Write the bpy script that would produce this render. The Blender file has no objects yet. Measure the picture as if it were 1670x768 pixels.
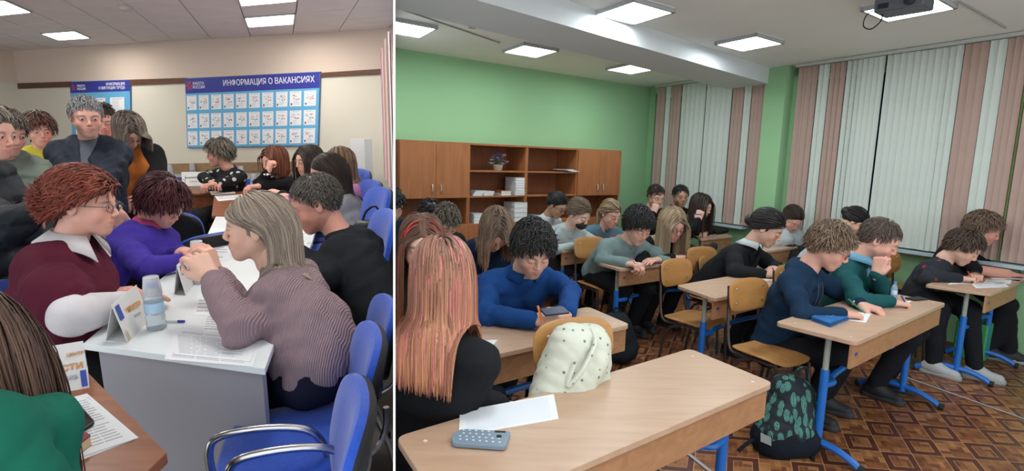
import bpy, math, random
import numpy as np
from mathutils import Matrix, Vector

random.seed(7)
rng = np.random.default_rng(11)
S = bpy.context.scene
COL = S.collection

# ------------------------------------------------------------------ camera
F_PX, CX, CY = 880.0, 835.0, 384.0
CAM_H = 1.48


def frame(y0, s):
    """right, forward and up of a level room seen with its horizon at y0 + s*(x-835)"""
    d = np.array([-s, 1.0, -(y0 - CY) / F_PX]); d /= np.linalg.norm(d)
    f = np.array([0, 0, 1.0]); f = f - d * (f @ d); f /= np.linalg.norm(f)
    return np.cross(d, f), f, -d


RR, RF, RU = frame(262, .03)
cam_data = bpy.data.cameras.new('camera')
cam = bpy.data.objects.new('camera', cam_data)
COL.objects.link(cam)
cam_data.sensor_fit = 'HORIZONTAL'; cam_data.sensor_width = 36.0
cam_data.lens = 36.0 * F_PX / 1670.0
cam_data.clip_start = .02; cam_data.clip_end = 100


def cam2world(v):
    return np.array([RR @ v, RF @ v, RU @ v]) + np.array([0, 0, CAM_H])


cam.matrix_world = Matrix(((RR[0], -RR[1], -RR[2], 0), (RF[0], -RF[1], -RF[2], 0), (RU[0], -RU[1], -RU[2], CAM_H), (0, 0, 0, 1)))
S.camera = cam

# ------------------------------------------------------------------ world and exposure
w = bpy.data.worlds.new('world'); S.world = w; w.use_nodes = True
w.node_tree.nodes['Background'].inputs[0].default_value = (.92, .96, 1.0, 1)
w.node_tree.nodes['Background'].inputs[1].default_value = 1.9
S.view_settings.view_transform = 'Standard'
S.view_settings.look = 'None'
S.view_settings.exposure = 0.0
S.view_settings.gamma = 1.0
S.view_settings.use_curve_mapping = False
LAMP_LEFT, LAMP_RIGHT = 22.5, 25.0
S.cycles.max_bounces = 6
S.cycles.diffuse_bounces = 3
S.cycles.glossy_bounces = 3
S.cycles.transmission_bounces = 6
S.cycles.sample_clamp_indirect = 4.0


class Room:
    def __init__(self, y0, s, H, same=False):
        self.r, self.f, self.u = frame(y0, s); self.H = H
        if same:
            self.M = Matrix.Identity(4)
        else:
            m = np.eye(4)
            for i, a in enumerate((self.r, self.f, self.u)):
                m[:3, i] = cam2world(a) - np.array([0, 0, CAM_H])
            m[:3, 3] = np.array([0, 0, CAM_H]) - m[:3, 2] * H
            self.M = Matrix(m.tolist())

    def ray(self, px, py):
        v = np.array([px - CX, py - CY, F_PX])
        return np.array([self.r @ v, self.f @ v, self.u @ v])

    def P(self, px, py, z):
        d = self.ray(px, py); return d * ((z - self.H) / d[2]) + np.array([0, 0, self.H])

    def D(self, px, py, dep):
        return self.ray(px, py) * (dep / F_PX) + np.array([0, 0, self.H])

    def V(self, px, py, A, B, off=0.0):
        """point seen at a pixel on the upright wall through A and B"""
        n = np.array([B[1] - A[1], -(B[0] - A[0])]); n = n / np.linalg.norm(n)
        d = self.ray(px, py); t = (n @ np.array(A[:2]) + off) / (n @ d[:2])
        return d * t + np.array([0, 0, self.H])


RT = Room(262, .03, CAM_H, True)
LF = Room(204, .015, 1.5)


# ------------------------------------------------------------------ materials
MATS = {}


def mat(name, color, rough=.6, metal=0, spec=.35, noise=None, bump=None, attr=False, emit=None, trans=0, wave=None, alpha=1, wood=None, sheen=0, fn=None):
    """noise=(scale, amount): soft variation of tone; bump=(scale, strength, distance); wave=(scale, strength) ribs; wood=(dark colour, scale xyz)"""
    if name in MATS:
        return MATS[name]
    m = bpy.data.materials.new(name); m.use_nodes = True
    nt = m.node_tree; N = nt.nodes; L = nt.links; b = N['Principled BSDF']
    c = (*color, 1)
    b.inputs['Base Color'].default_value = c
    b.inputs['Roughness'].default_value = rough
    b.inputs['Metallic'].default_value = metal
    b.inputs['Specular IOR Level'].default_value = spec
    if trans: b.inputs['Transmission Weight'].default_value = trans; b.inputs['IOR'].default_value = 1.3
    if sheen: b.inputs['Sheen Weight'].default_value = sheen; b.inputs['Sheen Roughness'].default_value = .5
    if emit:
        b.inputs['Emission Color'].default_value = (*emit[0], 1); b.inputs['Emission Strength'].default_value = emit[1]
    tc = N.new('ShaderNodeTexCoord')
    src = None
    if attr:
        a = N.new('ShaderNodeAttribute'); a.attribute_name = 'Col'; src = a.outputs['Color']
    if wood:
        mp = N.new('ShaderNodeMapping'); mp.inputs['Scale'].default_value = wood[1]
        if len(wood) > 2: mp.inputs['Rotation'].default_value = (0, 0, wood[2])
        L.new(tc.outputs['Object'], mp.inputs['Vector'])
        n1 = N.new('ShaderNodeTexNoise'); n1.inputs['Scale'].default_value = 3.0; n1.inputs['Detail'].default_value = 6; n1.inputs['Distortion'].default_value = .6
        L.new(mp.outputs[0], n1.inputs['Vector'])
        cr = N.new('ShaderNodeValToRGB'); cr.color_ramp.elements[0].position = .3; cr.color_ramp.elements[1].position = .7
        cr.color_ramp.elements[0].color = (*wood[0], 1); cr.color_ramp.elements[1].color = c
        L.new(n1.outputs[0], cr.inputs[0]); src = cr.outputs[0]
    if noise:
        n = N.new('ShaderNodeTexNoise'); n.inputs['Scale'].default_value = noise[0]; n.inputs['Detail'].default_value = 4
        L.new(tc.outputs['Object'], n.inputs['Vector'])
        mr = N.new('ShaderNodeMapRange'); mr.inputs[1].default_value = .3; mr.inputs[2].default_value = .7
        mr.inputs[3].default_value = 1 - noise[1]; mr.inputs[4].default_value = 1 + noise[1]
        L.new(n.outputs[0], mr.inputs[0])
        mx = N.new('ShaderNodeVectorMath'); mx.operation = 'SCALE'
        if src is not None: L.new(src, mx.inputs[0])
        else: mx.inputs[0].default_value = color
        L.new(mr.outputs[0], mx.inputs['Scale']); src = mx.outputs[0]
    if src is not None: L.new(src, b.inputs['Base Color'])
    nrm = None
    if bump:
        n = N.new('ShaderNodeTexNoise'); n.inputs['Scale'].default_value = bump[0]; n.inputs['Detail'].default_value = 5
        L.new(tc.outputs['Object'], n.inputs['Vector'])
        bp = N.new('ShaderNodeBump'); bp.inputs['Strength'].default_value = bump[1]; bp.inputs['Distance'].default_value = bump[2]
        L.new(n.outputs[0], bp.inputs['Height']); nrm = bp.outputs[0]
    if wave:
        n = N.new('ShaderNodeTexWave'); n.inputs['Scale'].default_value = wave[0]; n.inputs['Distortion'].default_value = 1.2
        n.inputs['Detail'].default_value = 1
        if len(wave) > 2: n.bands_direction = wave[2]
        L.new(tc.outputs['Object'], n.inputs['Vector'])
        bp = N.new('ShaderNodeBump'); bp.inputs['Strength'].default_value = wave[1]; bp.inputs['Distance'].default_value = .004
        L.new(n.outputs[0], bp.inputs['Height'])
        if nrm is not None: L.new(nrm, bp.inputs['Normal'])
        nrm = bp.outputs[0]
    if nrm is not None: L.new(nrm, b.inputs['Normal'])
    if fn: fn(m, nt, b, tc)
    MATS[name] = m
    return m


# ------------------------------------------------------------------ object helpers
def mesh_obj(name, V, Fc, m, parent=None, smooth=True, cols=None, M=None, mi=None, auto=None):
    me = bpy.data.meshes.new(name)
    V = np.asarray(V, dtype=np.float32)
    if isinstance(Fc, np.ndarray):
        n, k = Fc.shape
        me.vertices.add(len(V)); me.vertices.foreach_set('co', V.ravel())
        me.loops.add(n * k); me.loops.foreach_set('vertex_index', Fc.astype(np.int32).ravel())
        me.polygons.add(n); me.polygons.foreach_set('loop_start', np.arange(0, n * k, k, dtype=np.int32))
        me.update(calc_edges=True)
    else:
        me.from_pydata(V.tolist(), [], [list(f) for f in Fc])
    if smooth: me.polygons.foreach_set('use_smooth', np.ones(len(me.polygons), dtype=bool))
    for x in (m if isinstance(m, (list, tuple)) else [m]): me.materials.append(x)
    if mi is not None: me.polygons.foreach_set('material_index', np.asarray(mi, dtype=np.int32))
    if cols is not None:
        a = me.attributes.new('Col', 'FLOAT_COLOR', 'POINT')
        c = np.ones((len(V), 4), dtype=np.float32); c[:, :3] = cols
        a.data.foreach_set('color', c.ravel())
    me.update()
    o = bpy.data.objects.new(name, me); COL.objects.link(o)
    if parent is not None: o.parent = parent
    if M is not None: o.matrix_local = M
    return o


def tag(o, label=None, cat=None, group=None, kind=None):
    if label: o['label'] = label
    if cat: o['category'] = cat
    if group: o['group'] = group
    if kind: o['kind'] = kind
    return o


def empty(name, M):
    o = bpy.data.objects.new(name, None); COL.objects.link(o); o.empty_display_size = .1
    o.matrix_world = M
    return o


def at(room, p, yaw=0, pitch=0, roll=0):
    return room.M @ Matrix.Translation(Vector([float(x) for x in p])) @ Matrix.Rotation(math.radians(yaw), 4, 'Z') @ Matrix.Rotation(math.radians(pitch), 4, 'X') @ Matrix.Rotation(math.radians(roll), 4, 'Y')


# ------------------------------------------------------------------ smooth solid shapes by signed distance
def seg_d(X, Y, Z, a, b, ra, rb):
    ab = b - a; L2 = float(ab @ ab) + 1e-9
    t = np.clip(((X - a[0]) * ab[0] + (Y - a[1]) * ab[1] + (Z - a[2]) * ab[2]) / L2, 0, 1)
    dx = X - a[0] - t * ab[0]; dy = Y - a[1] - t * ab[1]; dz = Z - a[2] - t * ab[2]
    return np.sqrt(dx * dx + dy * dy + dz * dz) - (ra + t * (rb - ra))


def ell_d(X, Y, Z, c, r, R=None):
    x, y, z = X - c[0], Y - c[1], Z - c[2]
    if R is not None:
        x, y, z = (R[0, 0] * x + R[1, 0] * y + R[2, 0] * z), (R[0, 1] * x + R[1, 1] * y + R[2, 1] * z), (R[0, 2] * x + R[1, 2] * y + R[2, 2] * z)
    q = np.sqrt((x / r[0]) ** 2 + (y / r[1]) ** 2 + (z / r[2]) ** 2)
    q2 = np.sqrt((x / r[0] ** 2) ** 2 + (y / r[1] ** 2) ** 2 + (z / r[2] ** 2) ** 2) + 1e-9
    return q * (q - 1) / q2


def cap(a, b, ra, rb=None, k=.03, op='+'):
    return dict(t='c', a=np.array(a, float), b=np.array(b, float), ra=ra, rb=ra if rb is None else rb, k=k, op=op)


def ell(c, r, k=.03, R=None, op='+'):
    return dict(t='e', c=np.array(c, float), r=np.array(r, float), R=R, k=k, op=op)


def pbox(p, pad):
    if p['t'] == 'c':
        r = max(p['ra'], p['rb']) + pad
        return np.minimum(p['a'], p['b']) - r, np.maximum(p['a'], p['b']) + r
    r = float(max(p['r'])) + pad if p['R'] is not None else p['r'] + pad
    return p['c'] - r, p['c'] + r


def sdf_field(prims, h, post=None):
    lo = np.full(3, 1e9); hi = -lo
    for p in prims:
        if p['op'] == '-': continue
        a, b = pbox(p, 2.5 * h); lo = np.minimum(lo, a); hi = np.maximum(hi, b)
    n = np.ceil((hi - lo) / h).astype(int) + 1
    if float(np.prod(n.astype(float))) > 3e7: raise ValueError('grid too large %s %s %s' % (n, lo, hi))
    D = np.full(n, .08, dtype=np.float32)
    ax = [(lo[i] + h * np.arange(n[i])).astype(np.float32) for i in range(3)]
    for p in prims:
        a, b = pbox(p, p['k'] + 3 * h)
        i0 = np.maximum(np.floor((a - lo) / h).astype(int), 0); i1 = np.minimum(np.ceil((b - lo) / h).astype(int) + 1, n)
        if (i1 <= i0).any(): continue
        sl = tuple(slice(i0[i], i1[i]) for i in range(3))
        X = ax[0][sl[0]][:, None, None]; Y = ax[1][sl[1]][None, :, None]; Z = ax[2][sl[2]][None, None, :]
        d = seg_d(X, Y, Z, p['a'], p['b'], p['ra'], p['rb']) if p['t'] == 'c' else ell_d(X, Y, Z, p['c'], p['r'], p['R'])
        k = p['k']; o = D[sl]
        if p['op'] == '+':
            hh = np.maximum(k - np.abs(o - d), 0) / k
            D[sl] = np.minimum(o, d) - hh * hh * k * .25
        else:
            d = -d; hh = np.maximum(k - np.abs(o - d), 0) / k
            D[sl] = np.maximum(o, d) + hh * hh * k * .25
    if post is not None:
        D = post(D, ax[0][:, None, None], ax[1][None, :, None], ax[2][None, None, :])
    return D, lo, h


def nets(D, org, h):
    s = D < 0
    c = np.zeros(tuple(x - 1 for x in D.shape), dtype=np.int8)
    for i in (0, 1):
        for j in (0, 1):
            for k in (0, 1):
                c += s[i:D.shape[0] - 1 + i, j:D.shape[1] - 1 + j, k:D.shape[2] - 1 + k]
    mix = (c > 0) & (c < 8)
    I, J, K = np.nonzero(mix)
    idx = np.full(c.shape, -1, dtype=np.int32); idx[I, J, K] = np.arange(len(I))
    acc = np.zeros((len(I), 3), dtype=np.float32); cnt = np.zeros(len(I), dtype=np.float32)
    cn = [(i, j, k) for i in (0, 1) for j in (0, 1) for k in (0, 1)]
    for a in cn:
        for b in cn:
            if sum(b) - sum(a) == 1 and sum(x != y for x, y in zip(a, b)) == 1:
                da = D[I + a[0], J + a[1], K + a[2]]; db = D[I + b[0], J + b[1], K + b[2]]
                m = (da < 0) != (db < 0)
                t = np.where(m, da / np.where(m, da - db, 1), 0)
                for q in range(3):
                    acc[:, q] += np.where(m, a[q] + t * (b[q] - a[q]), 0)
                cnt += m
    V = acc / cnt[:, None] + np.stack([I, J, K], 1)
    V = V * h + np.asarray(org)
    Fs = []
    for axn in range(3):
        o = [1, 2] if axn == 0 else ([2, 0] if axn == 1 else [0, 1])
        lo = [slice(None)] * 3; hi = [slice(None)] * 3
        lo[axn] = slice(0, -1); hi[axn] = slice(1, None)
        for q in o: lo[q] = slice(1, -1); hi[q] = slice(1, -1)
        A = s[tuple(lo)]; B = s[tuple(hi)]
        e = np.stack(np.nonzero(A != B), 1)
        if not len(e): continue
        inside = A[tuple(e.T)]
        for q in o: e[:, q] += 1
        def cell(du, dv):
            g = e.copy(); g[:, o[0]] += du; g[:, o[1]] += dv
            return idx[g[:, 0], g[:, 1], g[:, 2]]
        q4 = np.stack([cell(-1, -1), cell(0, -1), cell(0, 0), cell(-1, 0)], 1)
        q4 = np.where(inside[:, None], q4, q4[:, ::-1])
        Fs.append(q4)
    Fc = np.concatenate(Fs)
    return V, Fc[(Fc >= 0).all(1)]


def sdf_mesh(prims, h, post=None):
    return nets(*sdf_field(prims, h, post))


def folds(amp=.004, sc=1.0, seed=0, joints=()):
    """cloth folds: soft ridges everywhere, tighter creases gathered round the joints (point, direction, reach)"""
    g = np.random.default_rng(seed); ks = []
    for i in range(5):
        v = g.normal(size=3); v /= np.linalg.norm(v); fq = g.uniform(30, 95); ks.append((v * fq * sc, g.uniform(0, 6.3), 45 / (fq + 20)))

    def post(D, X, Y, Z):
        wv = 0
        for k, ph, a in ks:
            q = k[0] * X + k[1] * Y + k[2] * Z + ph + 2.2 * np.sin(9 * Y + 7 * X + ph) + 2.0 * np.sin(11 * Z - 8 * X)
            wv = wv + a * (1 - 2 * np.abs(np.sin(q * .5))) * .5
        D = D + amp * wv.astype(np.float32)
        for (c, d, r) in joints:
            dx, dy, dz = X - c[0], Y - c[1], Z - c[2]
            f = np.exp(-(dx * dx + dy * dy + dz * dz) / (r * r))
            t = (dx * d[0] + dy * d[1] + dz * d[2]); sw_ = dx * 9 + dy * 7 - dz * 8
            D = D + (amp * .95 * f * (np.abs(np.sin(t * 34 + 2.2 * np.sin(sw_ * 1.3) + dx * 20)) * 2 - 1)).astype(np.float32)
        return D
    return post


# ------------------------------------------------------------------ head and hand shapes (made once, used by everyone)
CACHE = {}


def head_shape(fem, h, eyes):
    key = ('head', fem, h, eyes)
    if key in CACHE: return CACHE[key]
    j = .9 if fem else 1.0
    pr = [ell((0, -.014, .030), (.074, .094, .084), k=.02),
          cap((0, .030, .012), (0, .030, -.045), .060 * (.96 if fem else 1), .050, k=.03),
          cap((0, .045, -.05), (0, .062, -.092), .034 * j, .020 * j, k=.03),
          cap((-.050 * j, .005, -.045), (-.014, .058, -.093), .018, .014, k=.03), cap((.050 * j, .005, -.045), (.014, .058, -.093), .018, .014, k=.03),
          ell((-.038, .056, -.032), (.022, .022, .022), k=.025), ell((.038, .056, -.032), (.022, .022, .022), k=.025),
          cap((-.034, .074, .019), (.034, .074, .019), .011 * (.8 if fem else 1.1), k=.02),
          ell((-.031, .094, -.001), (.019, .016, .014), k=.012, op='-'), ell((.031, .094, -.001), (.019, .016, .014), k=.012, op='-'),
          cap((0, .086, .012), (0, .104, -.028), .0065, .0085, k=.012),
          cap((-.010, .096, -.034), (.010, .096, -.034), .0065, k=.008),
          ell((0, .074, -.062), (.030, .016, .020), k=.018),
          cap((-.022, .0815, -.0600), (0, .0905, -.0575), .0022, .0040, k=.006), cap((.022, .0815, -.0600), (0, .0905, -.0575), .0022, .0040, k=.006),
          cap((-.019, .0820, -.0655), (0, .0895, -.0675), .0028, .0050, k=.006), cap((.019, .0820, -.0655), (0, .0895, -.0675), .0028, .0050, k=.006),
          cap((-.024, .0855, -.0620), (0, .0965, -.0625), .0016, k=.003, op='-'), cap((.024, .0855, -.0620), (0, .0965, -.0625), .0016, k=.003, op='-'),
          cap((0, -.022, -.05), (0, -.035, -.13), .050 * j, .052 * j, k=.035)]
    for sx in (-1, 1):
        pr += [ell((sx * .031, .0795, -.001), (.0145, .0125, .0125), k=.004)]
        if eyes == 'open':
            pr += [cap((sx * .022, .0945, -.0015), (sx * .040, .0915, -.0005), .0034, k=.002, op='-')]
        pr += [ell((sx * .077, -.008, -.004), (.007, .017, .030), k=.008), ell((sx * .086, -.003, .000), (.006, .009, .017), k=.005, op='-')]
    V, Fc = sdf_mesh(pr, h)
    x, y, z = V.T
    lip = np.exp(-((x / .024) ** 2) ** 2 - ((z + .0625) / (.0098 - np.abs(x) * .22)) ** 4) * (y > .075)
    ax_ = np.abs(x)
    brow = np.exp(-((ax_ - .034) / .018) ** 4 - ((z - .0200 + (ax_ - .034) ** 2 * 8) / .0050) ** 2) * (y > .05)
    lid = np.exp(-((ax_ - .031) / .015) ** 4 - ((z + (.008 if eyes != 'open' else -.0035)) / .002) ** 2) * (y > .075)
    blush = np.exp(-((ax_ - .04) / .02) ** 2 - ((z + .03) / .02) ** 2) * (y > .02) + .7 * np.exp(-(x / .012) ** 2 - ((z + .03) / .012) ** 2) * (y > .09)
    beard = np.clip((-.045 - z) / .02, 0, 1) * (y > .01) * (z > -.12)
    CACHE[key] = (V, Fc, dict(lip=lip, brow=brow, lid=lid, blush=np.clip(blush, 0, 1), beard=beard))
    return CACHE[key]


HANDS = {
    'flat': ([(12, 18, 10)] * 4, [(.018, .026, -.006), (.048, .050, -.012), (.074, .058, -.014), (.094, .056, -.016)]),
    'rest': ([(30, 35, 18), (34, 38, 18), (38, 42, 20), (42, 44, 20)], [(.018, .026, -.006), (.048, .046, -.018), (.074, .048, -.028), (.094, .040, -.034)]),
    'write': ([(42, 44, 18), (52, 56, 24), (64, 66, 30), (70, 70, 30)], [(.018, .026, -.008), (.050, .044, -.024), (.078, .040, -.040), (.098, .030, -.052)]),
    'fist': ([(70, 88, 45), (74, 90, 45), (78, 90, 45), (80, 88, 45)], [(.018, .026, -.008), (.046, .040, -.022), (.070, .024, -.040), (.078, .002, -.042)]),
}


def hand_shape(pose, h):
    key = ('hand', pose, h)
    if key in CACHE: return CACHE[key]
    bends, th = HANDS[pose]
    pr = [cap((-.022, 0, 0), (.01, 0, 0), .0205, .022, k=.02)]
    ys = (.029, .010, -.010, -.028); Ls = (.072, .080, .075, .060)
    for i in range(4):
        kn = np.array([.088 - abs(ys[i] - .008) * .22, ys[i], 0])
        pr.append(cap((.008, ys[i] * .55, 0), kn, .0155, .0118, k=.012))
        p = kn; ang = 0
        for q, fr in enumerate((.45, .30, .25)):
            ang += bends[i][q]; a = math.radians(ang)
            n = p + np.array([math.cos(a), ys[i] * .8 * (1 if q == 0 and ang < 40 else 0), -math.sin(a)]) * Ls[i] * fr
            r = (.0098, .0086, .0078, .0070)
            pr.append(cap(p, n, r[q], r[q + 1], k=.0035)); p = n
    th = [np.array(t) for t in th]
    pr += [cap(th[0], th[1], .017, .0125, k=.014), cap(th[1], th[2], .0112, .0098, k=.004), cap(th[2], th[3], .0098, .0078, k=.003)]
    V, Fc = sdf_mesh(pr, h)
    tip = np.clip((V[:, 0] - .06) / .05, 0, 1)
    CACHE[key] = (V, Fc, tip)
    return CACHE[key]


def cap_shape(h, thick, style):
    """the close layer of hair on the skull"""
    key = ('cap', h, thick, style)
    if key in CACHE: return CACHE[key]
    t = thick
    pr = [ell((0, -.016, .032), (.074 + t, .094 + t, .084 + t * 1.2), k=.01)]
    if style == 'short':
        n, c0 = np.array([0, -.50, .866]), .004
    elif style == 'bald':
        n, c0 = np.array([0, -.62, .785]), .006
    else:
        n, c0 = np.array([0, -.60, .80]), -.005

    def post(D, X, Y, Z):
        wob = .003 * np.sin(140 * X + 60 * Z) + .002 * np.sin(230 * X)
        pl = -(n[1] * Y + n[2] * Z - c0 + wob)
        burn = np.maximum(np.abs(Y - .012) - .012, -(Z + .035))
        pl = np.minimum(pl, burn) if style not in ('none', 'fem') else pl
        k = .006; d = pl.astype(np.float32); hh = np.maximum(k - np.abs(D - d), 0) / k
        g = np.sin(np.arctan2(X, Z + .03) * 46) * .0012 + np.sin(X * 400 + Y * 130) * .0006
        return np.maximum(D, d) + hh * hh * k * .25 + g.astype(np.float32)
    V, Fc = sdf_mesh(pr, h, post)
    CACHE[key] = (V, Fc)
    return CACHE[key]
# ------------------------------------------------------------------ people
def rotz(a):
    a = math.radians(a); return np.array([[math.cos(a), -math.sin(a), 0], [math.sin(a), math.cos(a), 0], [0, 0, 1.0]])


def head_R(yaw, pitch, roll=0):
    """columns: sideways (the person's right), forward, up"""
    y, p, r = map(math.radians, (yaw, pitch, roll))
    f = np.array([math.cos(y) * math.cos(p), math.sin(y) * math.cos(p), -math.sin(p)])
    sd = np.array([math.sin(y), -math.cos(y), 0])
    u = np.cross(sd, f)
    sd2 = sd * math.cos(r) - u * math.sin(r); u2 = np.cross(sd2, f)
    return np.stack([sd2, f, u2], 1)


def unit(v):
    v = np.asarray(v, float); return v / (np.linalg.norm(v) + 1e-9)


def lock_mesh(paths, width, thick, centre, cols):
    """tapering flat locks along paths (n, steps, 3)"""
    n, st, _ = paths.shape
    T = np.gradient(paths, axis=1); T /= np.linalg.norm(T, axis=2, keepdims=True) + 1e-9
    O = paths - centre; O /= np.linalg.norm(O, axis=2, keepdims=True) + 1e-9
    Sd = np.cross(T, O); Sd /= np.linalg.norm(Sd, axis=2, keepdims=True) + 1e-9
    O = np.cross(Sd, T)
    t = np.linspace(0, 1, st)
    pf = np.clip(np.minimum(.55 + t * 4, 1) * np.minimum((1.02 - t) * 4.0, 1) ** .8, .06, 1)[None, :, None]
    W = width[:, None, None] * pf; H = thick[:, None, None] * pf
    ring = np.stack([paths + Sd * W, paths + O * H, paths - Sd * W, paths - O * H], 2)  # n,st,4,3
    V = ring.reshape(-1, 3)
    base = (np.arange(n)[:, None, None] * st + np.arange(st - 1)[None, :, None]) * 4
    q = np.arange(4)[None, None, :]
    a = base + q; b = base + (q + 1) % 4
    Fc = np.stack([a, b, b + 4, a + 4], -1).reshape(-1, 4)
    e = (np.arange(n) * st + st - 1) * 4
    Fc = np.concatenate([Fc, np.stack([e, e + 1, e + 2, e + 3], 1)])
    C = np.repeat(cols.reshape(-1, 3), 4, axis=0)
    return V, Fc, C


def grow(style, nl, R, Hc, s, body, length, seed, grav=.5, part=0.0, wid=.0065, wavy=0, col=((.1, .07, .05), (.1, .07, .05)), behind=None, tie=None, fringe=0, streak=None, clear=.010, sweep=0, tuck=0, base_off=0, curl=0):
    g = np.random.default_rng(seed)
    # roots spread over the scalp
    pts = g.normal(size=(nl * 6, 3)); pts /= np.linalg.norm(pts, axis=1, keepdims=True)
    C0 = np.array([0, -.016, .032]); rad = np.array([.080, .100, .092])
    P = pts * rad + C0
    ok = (-.60 * P[:, 1] + .80 * P[:, 2] > (.004 if style in ('short', 'mop') else .0)) & (P[:, 2] > -.07)
    P = P[ok][:nl]; n = len(P)
    grav_l = R.T @ np.array([0, 0, -1.0])
    N = (P - C0) / rad ** 2; N /= np.linalg.norm(N, axis=1, keepdims=True)
    if style in ('short', 'mop'):
        d = np.stack([P[:, 0] * 2.2 + .12 * fringe, np.full(n, .10 if style == 'short' else .12) + P[:, 1] * .9, -np.abs(P[:, 0]) * 1.2 - (P[:, 2] < .05) * .12 - (P[:, 1] < -.03) * .1], 1)
        d[P[:, 1] < -.02, 1] -= .22
        if sweep: d = np.stack([P[:, 0] * 2.0, np.full(n, -.16), .03 - P[:, 2] * .2], 1)
        d = d + g.normal(size=(n, 3)) * (.11 if style == 'mop' else (.06 if length > .03 else .02))
    elif style == 'tied':
        tp = np.array(tie if tie is not None else (0, -.115, .02)); d = tp - P
    else:
        sg = np.sign(P[:, 0] - part + g.normal(size=n) * .004); fr = np.clip((P[:, 1] + .075) / .10, .02, 1); d = np.stack([sg * .12 * fr, -.05 - P[:, 1] * .2, -.02 - .12 * (1 - fr)], 1)
    d -= N * (d * N).sum(1)[:, None]; d /= np.linalg.norm(d, axis=1, keepdims=True) + 1e-9
    if style in ('short', 'mop'): d = d + N * ((.35 if length > .03 else .08) if not sweep else .10)
    st = 9 if style in ('short', 'mop') else (12 if style == 'tied' else 18)
    L = length * g.uniform(.82, 1.06, n)
    if style == 'tied': L = np.linalg.norm(tp - P, axis=1) * 1.12
    step = (L / (st - 1))[:, None]
    off = g.uniform(.004, .014, n)
    if style not in ('short', 'mop'): off = g.uniform(.003, .010, n)
    off = off + base_off
    p = P.copy(); path = [p.copy()]
    ph = g.uniform(0, 6.3, n)
    grp = g.integers(0, 9, n)
    for i in range(1, st):
        if style == 'tied':
            want = (tp - p); d = unit_rows(want)
        elif style in ('short', 'mop'):
            d = unit_rows(d + grav_l * grav * .35 + (g.normal(size=(n, 3)) * curl if curl else 0))
        else:
            rel = (p - C0) / rad; inside = (np.sqrt((rel ** 2).sum(1)) < 1.25)
            gw = np.where(inside, grav, .9)[:, None]
            d = unit_rows(d * (1 - gw * .5) + grav_l * gw * .8 + (np.array([0, -.25, 0]) if behind else 0) * inside[:, None])
            if wavy: d = d + np.stack([np.sin(ph + i * 1.1), np.cos(ph * 1.7 + i * .9), 0 * ph], 1) * wavy
        p = p + d * step
        rel = (p - C0) / rad; q = np.sqrt((rel ** 2).sum(1)); lim = 1 + off / .085
        k = np.where(q < lim, lim / q, 1)[:, None]
        p = C0 + (p - C0) * k
        if style not in ('short', 'mop', 'tied'):  # keep the face clear, pass the jaw and neck outside
            fz = (p[:, 1] > .035) & (p[:, 2] < .055) & (p[:, 2] > -.14)
            sgn = np.where(p[:, 0] >= part, 1, -1)
            p[:, 0] = np.where(fz & (np.abs(p[:, 0]) < .064), sgn * (.064 + off), p[:, 0])
            nk = (p[:, 2] < -.03) & (np.hypot(p[:, 0], p[:, 1] + .02) < .066)
            hh = np.hypot(p[:, 0], p[:, 1] + .02) + 1e-6
            p[:, 0] = np.where(nk, p[:, 0] / hh * .066, p[:, 0]); p[:, 1] = np.where(nk, (p[:, 1] + .02) / hh * .066 - .02, p[:, 1])
        if tuck:
            tk = (p[:, 1] > -.03) & (p[:, 2] < .035)
            p[:, 1] = np.where(tk, p[:, 1] - .45 * (p[:, 1] + .035), p[:, 1])
            fwd_ = (p[:, 1] > -.02) & (p[:, 2] < .07)
            d[:, 1] = np.where(fwd_, d[:, 1] - .5, d[:, 1])
        if body is not None and style not in ('short', 'mop', 'tied'):
            W = (p * s) @ R.T + Hc
            for (a, b, ra, rb) in body:
                ab = b - a; t = np.clip(((W - a) @ ab) / (ab @ ab + 1e-9), 0, 1)
                c = a + t[:, None] * ab; v = W - c; dist = np.linalg.norm(v, axis=1); rr = ra + t * (rb - ra) + off * .9 + clear
                m = dist < rr
                W = np.where(m[:, None], c + v / (dist[:, None] + 1e-6) * rr[:, None], W)
            p = ((W - Hc) @ R) / s
        path.append(p.copy())
    path = np.stack(path, 1)
    for _ in range(3 if style in ('long', 'bob') else 1):
        path[:, 1:-1] = path[:, 1:-1] * .5 + (path[:, :-2] + path[:, 2:]) * .25
    base = np.array(col[0]); tipc = np.array(col[1])
    t = np.linspace(0, 1, st)[None, :, None] ** .7
    cc = base * (1 - t) + tipc * t
    cc = cc * g.uniform(.58, 1.38, n)[:, None, None] * np.ones((n, st, 1))
    if streak is not None:
        mk = (np.abs(P[:, 0] - streak[1]) < streak[2]) if len(streak) > 2 else g.uniform(size=n) < streak[1]
        cc[mk] = np.array(streak[0]) * g.uniform(.8, 1.2, mk.sum())[:, None, None]
    V, Fc, C = lock_mesh(path, np.full(n, wid) * g.uniform(.7, 1.3, n), np.full(n, wid * .34), C0, cc)
    return (V * s) @ R.T + Hc, Fc, C


def unit_rows(v):
    return v / (np.linalg.norm(v, axis=1, keepdims=True) + 1e-9)


def merge(parts):
    Vs, Fs, Cs, o = [], [], [], 0
    for V, Fc, C in parts:
        Vs.append(V); Fs.append(Fc + o); Cs.append(C); o += len(V)
    return np.concatenate(Vs), np.concatenate(Fs), np.concatenate(Cs)


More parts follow.
